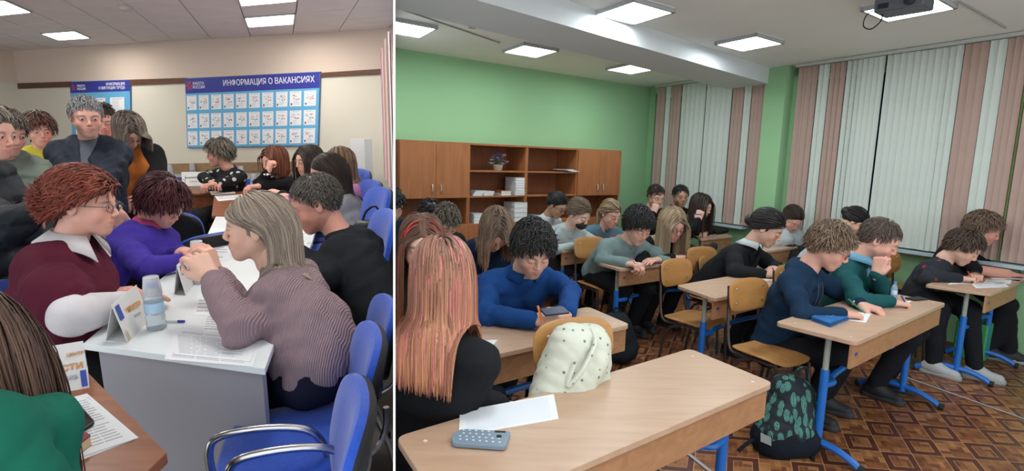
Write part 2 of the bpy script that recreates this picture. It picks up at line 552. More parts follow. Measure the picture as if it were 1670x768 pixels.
SKIN = dict(fair=(.66, .40, .30), pink=(.66, .36, .28), tan=(.50, .29, .19), pale=(.72, .47, .37), red=(.60, .29, .22))
HAIR = dict(black=((.010, .009, .010), (.022, .019, .020)), dark=((.022, .014, .011), (.045, .028, .020)), brown=((.060, .032, .020), (.13, .07, .042)),
            light=((.16, .10, .062), (.30, .20, .12)), blond=((.22, .15, .09), (.46, .34, .21)), ash=((.10, .085, .065), (.27, .225, .165)), grey=((.16, .16, .16), (.36, .36, .36)),
            burg=((.055, .012, .012), (.16, .032, .025)), plum=((.035, .008, .012), (.085, .018, .022)), auburn=((.10, .035, .018), (.20, .07, .03)),
            pinko=((.16, .085, .07), (.62, .22, .15)), mouse=((.09, .075, .06), (.19, .155, .12)), sandy=((.15, .095, .055), (.27, .18, .11)))


def ik(sh, hd, l1, l2, hint):
    v = hd - sh; d = np.linalg.norm(v)
    if d > (l1 + l2) * .985:
        f = d / ((l1 + l2) * .985); l1 *= f; l2 *= f
    d = max(d, abs(l1 - l2) + .02)
    a = (l1 * l1 - l2 * l2 + d * d) / (2 * d); hh = math.sqrt(max(l1 * l1 - a * a, 0))
    u = unit(v); o = unit(hint - u * (hint @ u))
    return sh + u * a + o * hh


def person(room, label, head, yaw, pitch=15, roll=0, s=1.0, fem=False, tyaw=None, pel=None, stand=False, lod=1, eyes=None,
           skin='fair', hair='short', hcol='brown', hk=None, top=None, topmat=None, legmat=None, foremat=None, hands=(None, None), pose=('rest', 'rest'),
           hdir=(None, None), hpalm=(None, None), hs=1.0, seat=None, fat=1.0, group=None, extra=None, collar=None, shoes=None, fold=.0055,
           glasses=None, mask=None, tuck=0.0, elb=(None, None), legs=True, clip_side=None, neckh=1.0, top_h=None, fore_r=1.0, quilt=0, floor=0.0, torso=True, feet=(None, None), kn=(None, None)):
    """yaw/pitch: where the head looks; tyaw: where the chest faces; head=(px,py,depth); hands/pel: pixel+depth or point"""
    def pt(q):
        if q is None: return None
        if len(q) == 4: return room.P(q[0], q[1], q[2])
        return q if isinstance(q, np.ndarray) else room.D(*q)
    h = {0: .0042, 1: .0060, 2: .0085}[lod]; hb = {0: .011, 1: .016, 2: .021}[lod]; hh = {0: .0032, 1: .0045, 2: .007}[lod]
    if top_h: hb = top_h
    eyes = eyes or ('open' if pitch < 18 else 'down')
    if tyaw is None: tyaw = yaw
    seat = (.40 if room is RT else .46) if seat is None else seat
    Hc = room.D(*head); R = head_R(yaw, pitch, roll)
    T = rotz(tyaw)[:, 0]; Sd = np.array([T[1], -T[0], 0])      # chest forward, person's right
    sk = np.array(SKIN[skin])
    skull = Hc + R @ np.array([0, -.030, -.075]) * s * hs
    nb = skull + (-T * .045 + np.array([0, 0, -.085 * neckh])) * s
    zs = floor + (seat + .09 * s if not stand else .94 * s)
    if pel is None:
        L = .50 * s; dz = nb[2] - zs
        back = min(math.sqrt(max(L * L - dz * dz, 0)) if dz < L else .02, .27 * s)
        pv = nb - T * max(back, .03 * s); pv[2] = zs
    else: pv = pt(pel)
    up = unit(nb - pv)
    sw = (.140 if fem else .160) * s * (fat ** .4)
    shc = nb - up * .055 * s
    sh = [shc - Sd * sw, shc + Sd * sw]   # left, right
    f = fat
    cr = .088 * s * f if not fem else .080 * s * f
    chest = pv + (nb - pv) * .68; waist = pv + (nb - pv) * .32
    ch_w = (.085 if not fem else .068) * s; 
    P_t = []
    for sg in (-1, 1):
        P_t += [cap(pv + Sd * sg * .075 * s * f, waist + Sd * sg * .065 * s * f, .100 * s * f, .092 * s * f, k=.06 * s),
                cap(waist + Sd * sg * .065 * s * f, chest + Sd * sg * ch_w, .092 * s * f, cr * 1.06, k=.06 * s),
                cap(chest + Sd * sg * ch_w, shc + Sd * sg * sw * .8, cr * 1.0, .055 * s, k=.06 * s)]
    P_t += [cap(shc - Sd * sw * .9 - up * .008 * s, shc + Sd * sw * .9 - up * .008 * s, .050 * s, k=.05 * s), cap(shc - Sd * sw * .55, nb + up * .01 * s, .045 * s, .045 * s, k=.04 * s), cap(shc + Sd * sw * .55, nb + up * .01 * s, .045 * s, .045 * s, k=.04 * s), cap(chest, nb - up * .02 * s, .085 * s, .050 * s, k=.05 * s)]
    if fem:
        for sg in (-1, 1): P_t.append(ell(chest + Sd * sg * .072 * s + T * .075 * s - up * .03 * s, np.array([.058, .058, .058]) * s * f, k=.05 * s))
    if fat > 1.1: P_t.append(ell(waist + T * .05 * s, np.array([.13, .13, .13]) * s * f * .9, k=.08 * s))
    # arms
    arms = []
    l1, l2 = (.275 * s, .25 * s)
    for i, sg in enumerate((-1, 1)):
        hd = pt(hands[i])
        if hd is None: hd = pv + T * .33 * s + Sd * sg * .13 * s + np.array([0, 0, .10 * s if not stand else -.04 * s]); 
        e = pt(elb[i])
        if e is None:
            hint = Sd * sg * .75 - T * .35 + np.array([0, 0, -.8]) if not (room is RT and hands[i] is not None and len(hands[i]) == 4) else Sd * sg * .95 - T * .15 + np.array([0, 0, -.30])
            e = ik(sh[i], hd, l1, l2, hint)
        fd = unit(hdir[i]) if hdir[i] is not None else unit((hd - e) * np.array([1, 1, .35]))
        arms.append((sh[i], e, hd, fd))
    P_a, P_f = [], []
    for (a, e, hd, fd) in arms:
        P_a += [cap(a - up * .012 * s, a + (e - a) * .5, .054 * s * f ** .5, .052 * s * f ** .5, k=.022 * s), cap(a + (e - a) * .5, e, .052 * s * f ** .5, .046 * s, k=.02 * s)]
        P_f += [cap(e, hd - (hd - e) * .06, .048 * s * fore_r, .036 * s * (1 + (fore_r - 1) * .5), k=.03 * s)]
    # legs
    P_l = []; ank = []
    hw = .085 * s
    for i, sg in enumerate((-1, 1)):
        hp = pv + Sd * sg * hw + (T * .02 + np.array([0, 0, -.02])) * s
        if stand:
            kn_ = np.array([*(pv[:2] + Sd[:2] * sg * .10 * s + T[:2] * .02), floor + .50 * s]); fo = np.array([*(pv[:2] + Sd[:2] * sg * .11 * s), floor + .085])
        else:
            kn_ = pv + T * .37 * s + Sd * sg * .10 * s; kn_[2] = floor + seat + .045 * s
            fo = kn_ - T * .12 * s; fo[2] = floor + .085
        if kn[i] is not None: kn_ = pt(kn[i])
        if feet[i] is not None: fo = pt(feet[i])
        P_l += [cap(hp, kn_, .082 * s * f, .064 * s, k=.05 * s), cap(kn_, fo, .062 * s, .046 * s, k=.03 * s)]
        ank.append(fo)
    P_l.append(cap(pv - Sd * .06 * s - up * .02, pv + Sd * .06 * s - up * .02, .096 * s * f, k=.06))
    base = np.array([pv[0], pv[1], floor])
    root = empty('person', room.M @ Matrix.Translation(Vector(base.tolist())))
    tag(root, label, 'person', group)
    nskin = mat('skin', (.6, .4, .3), rough=.5, spec=.4, attr=True, bump=(260, .12, .001))

    def shrink(p, d):
        q = dict(p)
        if q['t'] == 'c': q['ra'] = max(q['ra'] - d, .012); q['rb'] = max(q['rb'] - d, .012)
        else: q['r'] = np.maximum(q['r'] - d, .012)
        return q
    made = []

    def mk(name, V, Fc, m, cols=None, label=None, smooth=True, par=None):
        o = mesh_obj(name, V - base, Fc, m, par or root, smooth, cols)
        if label: o['label'] = label
        made.append(o); return o
    # ---- body: one skin surface, with head and hands in finer detail
    hv, hf, hm = head_shape(fem, h, eyes)
    hw_ = (hv * s * hs) @ R.T + Hc
    fcol = np.tile(sk, (len(hv), 1))
    red = np.array([.55, .17, .14]) if skin not in ('tan',) else np.array([.40, .15, .11])
    fcol += hm['blush'][:, None] * (np.array([.06, -.035, -.03]))
    fcol = fcol * (1 - hm['lip'][:, None] * .75) + red * hm['lip'][:, None] * .75
    bc = np.array(HAIR[hcol if hcol in HAIR else 'brown'][0]) * 1.1
    fcol = fcol * (1 - hm['brow'][:, None] * .8) + bc * hm['brow'][:, None] * .8
    fcol = fcol * (1 - hm['lid'][:, None] * .75) + np.array([.05, .03, .025]) * hm['lid'][:, None] * .75
    if not fem: fcol = fcol * (1 - hm['beard'][:, None] * .10)
    parts = [(hw_, hf, fcol)]
    for i, (a, e, hd, fd) in enumerate(arms):
        if hd is None: continue
        v, fc, tip = hand_shape(pose[i], hh)
        v = v.copy()
        if i == 0: v[:, 1] *= -1; fc = fc[:, ::-1]
        X = fd; pn = unit(hpalm[i]) if hpalm[i] is not None else np.array([0, 0, 1.0])
        Y = unit(np.cross(pn, X)); Zv = np.cross(X, Y)
        Rh = np.stack([X, Y, Zv], 1)
        c = np.tile(sk, (len(v), 1)) + tip[:, None] * np.array([.05, -.02, -.015])
        parts.append(((v * s) @ Rh.T + hd, fc, c))
    neck = cap(skull + R @ np.array([0, 0, .02]), nb - up * .03, .050 * s * (.9 if fem else 1), .056 * s, k=.04)
    bp = [shrink(p, .018 * s) for p in (P_t + P_l)] + [shrink(p, .024 * s) for p in P_a] + [shrink(p, (.016 if foremat != 'bare' else .004) * s) for p in P_f[:0]] + [shrink(cap(p['a'], p['b'], p['ra'] / fore_r * (.62 if foremat != 'bare' else .86), p['rb'], k=p['k']), (.012 if foremat != 'bare' else .002) * s) for p in P_f] + [neck]
    bv, bf = sdf_mesh(bp, max(hb, .015) if lod else .012)
    parts.append((bv, bf, np.tile(sk, (len(bv), 1))))
    V, Fc, C = merge(parts)
    body = mk('body', V, Fc, nskin, C)
    # ---- clothes
    tp = list(P_t) + list(P_a)
    if foremat is None or foremat == 'same': tp += P_f
    if collar == 'turtle': tp.append(cap(nb - up * .01, skull + (nb - skull) * .35, .066 * s, .060 * s, k=.02))
    if collar == 'hood':
        for a_ in range(-2, 3):
            an = a_ * .62; q_ = nb - T * (.062 * math.cos(an)) * s + Sd * math.sin(an) * .085 * s + up * (.014 - .010 * abs(a_)) * s
            tp.append(ell(q_, np.array([.042, .042, .040]) * s, k=.025))
        tp += [cap(nb + Sd * .078 * s, nb + T * .085 * s - up * .085 * s + Sd * .012, .026 * s, .020 * s, k=.015), cap(nb - Sd * .078 * s, nb + T * .085 * s - up * .085 * s - Sd * .012, .026 * s, .020 * s, k=.015)]
    if collar == 'crew':
        for a0 in range(0, 360, 40):
            q = lambda t: nb + (Sd * math.cos(math.radians(t)) * .062 + T * math.sin(math.radians(t)) * .062 - up * (.018 + .030 * math.sin(math.radians(t)))) * s
            tp.append(cap(q(a0), q(a0 + 40), .013 * s, k=.012))
    if extra: tp += extra(dict(nb=nb, pv=pv, T=T, Sd=Sd, up=up, sh=sh, arms=arms, s=s, chest=chest, waist=waist, P=pt, room=room))
    tp.append(cap(skull + R @ np.array([0, .0, .03]) , nb + up * .012, .052 * s, .050 * s, k=.012, op='-') if collar not in ('turtle',) else cap(skull + R @ np.array([0, 0, .03]), skull, .05 * s, k=.01, op='-'))
    jn = [(a_[1], unit(a_[2] - a_[0]), .10 * s) for a_ in arms] + [(a_[0] + (a_[1] - a_[0]) * .25 - up * .05, unit(a_[1] - a_[0]), .09 * s) for a_ in arms] + [(pv + up * .10 * s, up, .17 * s)]
    fo = folds(fold, 1.0, int(abs(head[0] * 7 + head[1]) * 10) % 9999, jn)
    if quilt:
        def post(D, X, Y, Z):
            return fo(D, X, Y, Z) + (np.abs(np.sin((Z + .12 * X) * math.pi / .10)) ** .45 * -.022 + .012).astype(np.float32)
    else: post = fo
    tv, tf = sdf_mesh(tp, hb, post)
    mk(top or 'sweater', tv, tf, topmat)
    if foremat not in (None, 'same', 'bare'):
        fv, ff = sdf_mesh([shrink(p, .002) for p in P_f], hb * .8, folds(.003, 1.3, 3)); mk('sleeve', fv, ff, foremat)
    if legs:
        lv, lf = sdf_mesh(P_l, max(hb, .014), folds(.004, 1.0, 5)); mk('trousers', lv, lf, legmat or mat('black_cloth', (.012, .012, .015), .85))
        for i in (0, 1):
            fdv = unit(T + Sd * (i - .5) * .3); a = ank[i]; z0 = np.array([a[0], a[1], floor + .035])
            up_ = np.array([0, 0, 1.0]); so = ell(z0 + fdv * .05 - up_ * .085, (.3, .3, .05), k=.003, op='-')
            sp = [cap(z0 - fdv * .035 + up_ * .012, z0 + fdv * .04 + up_ * .018, .042, .040, k=.03), cap(z0 + fdv * .04 + up_ * .008, z0 + fdv * .135 - up_ * .004, .040, .036, k=.03), cap(a, z0 + up_ * .02, .043, .042, k=.03), so]
            sv, sf = sdf_mesh(sp, .009); sh_o = mk('shoe', sv, sf, shoes or mat('shoe_black', (.015, .015, .017), .6))
            sv, sf = sdf_mesh([cap(z0 - fdv * .04 - up_ * .022, z0 + fdv * .14 - up_ * .022, .044, .041, k=.02), ell(z0 + up_ * .11, (.5, .5, .115), k=.003, op='-'), so], .009); mk('sole', sv, sf, mat('shoe_sole', (.30, .30, .29), .7) if shoes else mat('shoe_sole_dark', (.03, .03, .03), .7), par=sh_o)
    # ---- eyes
    if eyes == 'open' and lod < 2:
        for sx in (-1, 1):
            g = uv_ball(.0118 * s * hs); c = (np.array([sx * .031, .0795, -.001]) * s * hs) @ R.T + Hc
            V, Fc, mi = g
            o = mesh_obj('eye', V @ R.T + c - base, Fc, [mat('eye_white', (.75, .72, .70), .25), mat('iris', (.035, .02, .012), .15)], root, True, mi=mi); made.append(o)
    # ---- hair
    hk = dict(hk or {}); cols = hk.pop('col', None) or HAIR[hcol]
    hairs = []
    sty = hair
    capcol = np.array(cols[0]) * 1.0 + np.array(cols[1]) * .3
    n1 = {0: 3.0, 1: 1.15, 2: .5}[lod]; ww = {0: .50, 1: .85, 2: 1.35}[lod]
    thick = hk.pop('thick', {'crop': .0045, 'short': .009, 'mop': .010, 'long': .008, 'bob': .009, 'tied': .006, 'bald': .003}.get(sty, .008))
    cv, cf = cap_shape(h * 1.15, thick, 'short' if sty in ('short', 'mop', 'crop') and not fem else ('fem' if sty in ('short', 'mop', 'crop') else 'long'))
    hairs.append(((cv * s * hs) @ R.T + Hc, cf, np.tile(capcol * .68, (len(cv), 1))))
    bodyc = [(p['a'], p['b'], p['ra'], p['rb']) for p in P_t + P_a if p['t'] == 'c']
    seed = int(head[0] * 3 + head[1])
    kw = dict(col=cols, wid=.0060 * ww, base_off=thick * .75)
    num = hk.pop('n', None)
    if sty == 'crop': hairs.append(grow('short', int((num or 420) * n1), R, Hc, s * hs, None, hk.pop('length', .020), seed, **{'grav': .2, **kw, 'wid': .0036 * ww, 'base_off': thick * .2 - .003, **hk}))
    elif sty == 'short': hairs.append(grow('short', int((num or 420) * n1), R, Hc, s * hs, None, hk.pop('length', .040), seed, **{'grav': .35, **kw, 'wid': .0055 * ww, **hk}))
    elif sty == 'mop': hairs.append(grow('mop', int((num or 480) * n1), R, Hc, s * hs, None, hk.pop('length', .062), seed, **{'grav': .6, **kw, **hk}))
    elif sty == 'long': hairs.append(grow('long', int((num or 420) * n1), R, Hc, s * hs, bodyc, hk.pop('length', .42), seed, **{**kw, 'wid': .0068 * ww, **hk}))
    elif sty == 'bob': hairs.append(grow('long', int((num or 420) * n1), R, Hc, s * hs, bodyc, hk.pop('length', .20), seed, **{**kw, 'wid': .0068 * ww, **hk}))
    elif sty == 'tied':
        tie = hk.pop('tie', (0, -.112, .03)); tail = hk.pop('tail', .0); bun = hk.pop('bun', .03)
        hairs.append(grow('tied', int((num or 300) * n1), R, Hc, s * hs, None, .1, seed, tie=tie, **{**kw, **hk}))
        tw = (np.array(tie) * s * hs) @ R.T + Hc
        if bun:
            bv2, bf2 = sdf_mesh([ell(tw, np.array([bun, bun, bun]) * s * hs)], h * 1.3, folds(.002, 4, 2)); hairs.append((bv2, bf2, np.tile(capcol, (len(bv2), 1))))
        if tail:
            g = np.random.default_rng(seed); n = int(70 * n1) + 20; stp = 16
            p = tw + g.normal(size=(n, 3)) * .012 * s; d = unit_rows(np.tile(-R[:, 1] * .8 + np.array([0, 0, .2]), (n, 1)) + g.normal(size=(n, 3)) * .25); path = [p]
            for i in range(1, stp):
                d = unit_rows(d * .6 + np.array([0, 0, -.6])); p = p + d * tail / stp
                for (a, b, ra, rb) in bodyc:
                    ab = b - a; t = np.clip(((p - a) @ ab) / (ab @ ab + 1e-9), 0, 1); c = a + t[:, None] * ab; v = p - c; di = np.linalg.norm(v, axis=1); rr = ra + t * (rb - ra) + .012
                    p = np.where((di < rr)[:, None], c + v / (di[:, None] + 1e-6) * rr[:, None], p)
                path.append(p)
            path = np.stack(path, 1); cc = np.array(cols[1]) * g.uniform(.7, 1.2, n)[:, None, None] * np.ones((n, stp, 1))
            hairs.append(lock_mesh(path, np.full(n, .008 * ww * .8), np.full(n, .003), tw, cc))
    V, Fc, C = merge(hairs)
    mk('hair', V, Fc, mat('hair', (.1, .1, .1), rough=.42, spec=.35, attr=True, bump=(420, .25, .001)), C)
    loc = lambda v: (np.array(v) * s * hs) @ R.T + Hc
    if glasses:
        tb = MB()
        for sx in (-1, 1):
            ring = [loc((sx * .033 + .021 * math.cos(t) * (1 + .12 * math.cos(t) * sx), .099 - abs(.021 * math.cos(t) + .033) * .10, -.003 + .0155 * math.sin(t) + (.003 if glasses == 'cat' else 0) * math.cos(t) * sx)) for t in np.linspace(0, 2 * math.pi, 21)[:-1]]
            tb.tube(ring, .0016 * s, 6, closed=True)
            tb.tube([loc((sx * .055, .092, .004)), loc((sx * .076, .06, .006)), loc((sx * .082, .0, .006)), loc((sx * .081, -.02, -.008))], .0016 * s, 6)
        tb.tube([loc((-.012, .100, .0)), loc((0, .104, .003)), loc((.012, .100, .0))], .0015 * s, 6)
        made.append(tb.build('glasses', mat('glasses_' + glasses, (.02, .02, .02) if glasses != 'cat' else (.10, .10, .11), .3), root, off=base))
    if mask:
        mp = [ell((0, .062, -.062), (.054, .048, .044), k=.01)]
        v, fc = sdf_mesh(mp, .005); v = (v * s * hs) @ R.T + Hc; mk('face_mask', v, fc, mat('mask_black', (.02, .02, .022), .8))
    root_info = dict(root=root, Hc=Hc, R=R, T=T, Sd=Sd, up=up, nb=nb, pv=pv, sh=sh, arms=arms, s=s * hs, base=base, loc=loc, mk=mk, chest=chest, waist=waist, skull=skull, room=room, made=made)
    return root_info


def uv_ball(r):
    nu, nv = 14, 12; V = []; mi = []
    for i in range(nv + 1):
        a = math.pi * i / nv      # polar axis = +y (looking direction)
        for j in range(nu):
            b = 2 * math.pi * j / nu
            V.append((r * math.sin(a) * math.cos(b), r * math.cos(a), r * math.sin(a) * math.sin(b)))
    Fc = []
    for i in range(nv):
        for j in range(nu):
            Fc.append((i * nu + j, i * nu + (j + 1) % nu, (i + 1) * nu + (j + 1) % nu, (i + 1) * nu + j)); mi.append(1 if i < 2 else 0)
    return np.array(V), np.array(Fc), mi


class MB:
    """collects simple solids, then links them as one mesh"""
    def __init__(s): s.V = []; s.F = []; s.m = []

    def add(s, V, Fc, mi=0):
        o = len(s.V); s.V += [tuple(map(float, v)) for v in V]; s.F += [tuple(int(i) + o for i in f) for f in Fc]; s.m += [mi] * len(Fc); return s

    def box(s, x0, x1, y0, y1, z0, z1, mi=0):
        V = [(x, y, z) for z in (z0, z1) for y in (y0, y1) for x in (x0, x1)]
        return s.add(V, [(0, 2, 3, 1), (4, 5, 7, 6), (0, 1, 5, 4), (2, 6, 7, 3), (0, 4, 6, 2), (1, 3, 7, 5)], mi)

    def slab(s, pts, vec, mi=0):
        """polygon pushed along vec"""
        n = len(pts); P = [np.array(p, float) for p in pts]; Q = [p + np.array(vec, float) for p in P]
        nrm = sum((np.cross(P[i] - P[0], P[(i + 1) % n] - P[0]) for i in range(1, n - 1)), np.zeros(3))
        fl = nrm @ np.array(vec) > 0
        F_ = [tuple(range(n))[::-1], tuple(range(n, 2 * n))] + [(i, (i + 1) % n, n + (i + 1) % n, n + i) for i in range(n)]
        if not fl: F_ = [f[::-1] for f in F_]
        return s.add(P + Q, F_, mi)

    def tube(s, pts, r, n=8, closed=False, mi=0, smoothing=0):
        P = np.array(pts, float)
        if smoothing: P = smooth_path(P, smoothing)
        m = len(P)
        T = np.gradient(P, axis=0) if not closed else np.roll(P, -1, 0) - np.roll(P, 1, 0)
        T /= np.linalg.norm(T, axis=1, keepdims=True) + 1e-9
        ref = np.array([0, 0, 1.0]) if abs(T[0][2]) < .9 else np.array([1.0, 0, 0])
        A = np.cross(T[0], ref); A /= np.linalg.norm(A); V = []
        rr = r if hasattr(r, '__len__') else [r] * m
        for i in range(m):
            A = A - T[i] * (A @ T[i]); A /= np.linalg.norm(A) + 1e-9; B = np.cross(T[i], A)
            for j in range(n):
                t = 2 * math.pi * j / n; V.append(P[i] + (A * math.cos(t) + B * math.sin(t)) * rr[i])
        F_ = []
        for i in range(m if closed else m - 1):
            i2 = (i + 1) % m
            for j in range(n):
                F_.append((i * n + j, i * n + (j + 1) % n, i2 * n + (j + 1) % n, i2 * n + j))
        if not closed: F_ += [tuple(range(n))[::-1], tuple(range((m - 1) * n, m * n))]
        return s.add(V, F_, mi)

    def lathe(s, prof, n=20, c=(0, 0, 0), mi=0):
        V = [(c[0] + r * math.cos(2 * math.pi * j / n), c[1] + r * math.sin(2 * math.pi * j / n), c[2] + z) for r, z in prof for j in range(n)]
        m = len(prof)
        F_ = [(i * n + j, i * n + (j + 1) % n, (i + 1) * n + (j + 1) % n, (i + 1) * n + j) for i in range(m - 1) for j in range(n)]
        F_ += [tuple(range(n))[::-1], tuple(range((m - 1) * n, m * n))]
        return s.add(V, F_, mi)

    def build(s, name, m, parent=None, off=None, smooth=True, M=None, bevel=0, label=None):
        V = np.array(s.V)
        if off is not None: V = V - np.array(off)
        o = mesh_obj(name, V, s.F, m, parent, smooth=False, M=M, mi=s.m if isinstance(m, (list, tuple)) else None)
        if smooth:
            try: o.data.shade_auto_smooth(angle=.7)
            except Exception:
                o.data.polygons.foreach_set('use_smooth', np.ones(len(o.data.polygons), dtype=bool)); o.data.set_sharp_from_angle(angle=.7)
        if bevel:
            b = o.modifiers.new('bevel', 'BEVEL'); b.width = bevel; b.segments = 2; b.limit_method = 'ANGLE'
        if label: o['label'] = label
        return o


def smooth_path(P, k):
    P = np.asarray(P, float); out = []
    n = len(P)
    for i in range(n - 1):
        p0, p1, p2, p3 = P[max(i - 1, 0)], P[i], P[i + 1], P[min(i + 2, n - 1)]
        for j in range(k):
            t = j / k
            out.append(.5 * ((2 * p1) + (-p0 + p2) * t + (2 * p0 - 5 * p1 + 4 * p2 - p3) * t * t + (-p0 + 3 * p1 - 3 * p2 + p3) * t ** 3))
    out.append(P[-1]); return np.array(out)
# ------------------------------------------------------------------ shared surface materials
E1 = np.array([math.cos(math.radians(36)), math.sin(math.radians(36)), 0]); E2 = np.array([math.cos(math.radians(-61)), math.sin(math.radians(-61)), 0])
ZV = np.array([0, 0, 1.0])
white_paint = mat('white_ceiling_paint', (.86, .88, .84), .9, noise=(.7, .05), bump=(60, .1, .002))
green_paint = mat('green_wall_paint', (.31, .55, .30), .8, noise=(.8, .05), bump=(8, .06, .004))


def two_tone(m, nt, b, tc):
    N, L = nt.nodes, nt.links
    sx = N.new('ShaderNodeSeparateXYZ'); L.new(tc.outputs['Object'], sx.inputs[0])
    gt = N.new('ShaderNodeMath'); gt.operation = 'GREATER_THAN'; gt.inputs[1].default_value = 1.99; L.new(sx.outputs['Z'], gt.inputs[0])
    mx = N.new('ShaderNodeMix'); mx.data_type = 'RGBA'; mx.inputs[6].default_value = (.66, .63, .53, 1); mx.inputs[7].default_value = (.66, .545, .455, 1)
    L.new(gt.outputs[0], mx.inputs[0]); L.new(mx.outputs[2], b.inputs['Base Color'])


beige_paint = mat('beige_wall_paint', (.60, .52, .42), .85, bump=(50, .1, .002), fn=two_tone)
tile_white = mat('ceiling_tile_board', (.74, .68, .68), .9, noise=(2.0, .06), bump=(130, .25, .003))
tile_gap = mat('ceiling_grid_dark', (.16, .15, .15), .9)  # dark backing that shows in the gaps between the ceiling boards
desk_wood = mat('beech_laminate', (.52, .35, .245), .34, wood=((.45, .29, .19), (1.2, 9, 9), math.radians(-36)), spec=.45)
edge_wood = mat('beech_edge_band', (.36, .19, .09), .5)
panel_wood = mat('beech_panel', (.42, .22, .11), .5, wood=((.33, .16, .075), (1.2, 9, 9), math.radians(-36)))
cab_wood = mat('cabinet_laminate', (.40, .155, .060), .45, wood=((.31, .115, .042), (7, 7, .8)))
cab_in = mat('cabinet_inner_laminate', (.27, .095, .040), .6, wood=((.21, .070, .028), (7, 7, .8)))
dark_wood = mat('brown_table_laminate', (.30, .105, .040), .35, wood=((.20, .065, .025), (1.5, 12, 12)))
grey_lam = mat('grey_table_top', (.74, .79, .80), .45, noise=(3, .03))
grey_side = mat('grey_table_side', (.29, .28, .31), .6, noise=(2, .05))
blue_steel = mat('blue_painted_steel', (.012, .13, .48), .35, spec=.5)
grey_steel = mat('grey_painted_steel', (.30, .33, .30), .45, spec=.5)
dark_steel = mat('dark_brown_steel', (.045, .03, .028), .4, spec=.5)
chrome = mat('chrome_tube', (.55, .55, .56), .22, metal=1)
rubber = mat('black_rubber', (.015, .015, .016), .7)
ply = mat('bent_plywood', (.50, .255, .085), .35, wood=((.42, .20, .062), (1.2, 8, 1.2)), spec=.5)
blue_fab = mat('blue_chair_fabric', (.018, .085, .52), .85, noise=(60, .10), bump=(400, .3, .001), sheen=.3)
blk_plast = mat('black_plastic', (.014, .014, .017), .5)
metal = mat('brushed_handle', (.62, .60, .56), .28, metal=1)
paper = mat('white_paper', (.80, .82, .84), .8)
ink = mat('print_ink', (.12, .12, .14), .8)


def lamp_mat(name, power, col):
    return mat(name, (.9, .9, .9), .5, emit=(col, power))


glowL = lamp_mat('lamp_diffuser_warm', LAMP_LEFT, (1, .96, .90))
glowR = lamp_mat('lamp_diffuser_cool', LAMP_RIGHT, (.90, .97, 1.0))

# dividing wall seen edge on: its plane passes through the eye
ndv = cam2world(unit(np.array([F_PX, 0, 835.0 - 643.0]))) - np.array([0, 0, CAM_H]); ndv /= np.linalg.norm(ndv)
EYE = np.array([0, 0, CAM_H])


def div_pt(dep, y):
    v = np.array([643 - CX, y - CY, F_PX]) * dep / F_PX
    return cam2world(v)


q = [div_pt(1.0, -700), div_pt(11, -700 + 0), div_pt(11, 1500), div_pt(1.0, 1900)]
dv = MB(); dv.slab([p - ndv * .0020 for p in q], ndv * .0040)
o = dv.build('wall_partition', mat('partition_white', (.92, .92, .92), .6, emit=None), smooth=False); tag(o, kind='structure')
MARK_L = set(bpy.data.objects)

# ================================================================== LEFT ROOM: setting
HL = 2.45
WA, WB = LF.P(22, 83, HL), LF.P(638, 46, HL)
wdir = unit(WB - WA); wn = np.array([wdir[1], -wdir[0], 0])       # wn points to the viewer
if wn[1] > 0: wn = -wn


def Lobj(name, mb, m, kind=None, **k):
    o = mb.build(name, m, **k); o.matrix_world = LF.M @ o.matrix_world
    if kind: o['kind'] = kind
    return o


Acut = WA.copy(); Afar = WB + wdir * 2.0
fl = MB(); fl.slab([(-9.5, .15, -.05), (2.5, .15, -.05), (2.5, 9.5, -.05), (-9.5, 9.5, -.05)], (0, 0, .05))
Lobj('floor', fl, mat('grey_lino', (.25, .22, .20), .5, noise=(4, .15)), 'structure', smooth=False)
wl = MB(); a, b = WA[:2] - wdir[:2] * .02, Afar[:2]; wl.slab([(*a, 0), (*b, 0), (*b, HL + .05), (*a, HL + .05)], -wn * .1)
Lobj('wall_back', wl, beige_paint, 'structure', smooth=False)
wl = MB(); c = a + np.array([-.35, -1]) * 8.2; wl.slab([(*a, 0), (*c, 0), (*c, HL + .05), (*a, HL + .05)], (-.1, .02, 0))
Lobj('wall_left', wl, beige_paint, 'structure', smooth=False)
# ceiling: backing with suspended boards set in it, each board its own piece
cl = MB(); cl.slab([(-10.5, .15, HL + .02), (2.5, .15, HL + .02), (2.5, 9.5, HL + .02), (-10.5, 9.5, HL + .02)], (0, 0, .06))
ceilL = Lobj('ceiling', cl, tile_gap, 'structure', smooth=False)
u = wdir * .62; v = unit(np.array([math.cos(math.radians(113)), math.sin(math.radians(113)), 0])) * .56
org = LF.P(480, 38, HL)   # corner shared with the lamp
wlineA = WA[:2]
lamps_cells = {}
tm = MB(); g_ = .006
t1, t2 = unit(u) * g_, unit(v) * g_
tm.slab([t1 + t2, u - t1 + t2, u + v - t1 - t2, v + t1 - t2], (0, 0, .016))
tile_me = None
lampcells = set()
cellL = {}
nn2 = np.array([wn[0], wn[1]])
inv = np.linalg.inv(np.stack([u[:2], v[:2]], 1))


def cell_of(px, py):
    p = LF.P(px, py, HL) - org; return tuple(np.floor(inv @ p[:2] + 1e-6).astype(int))


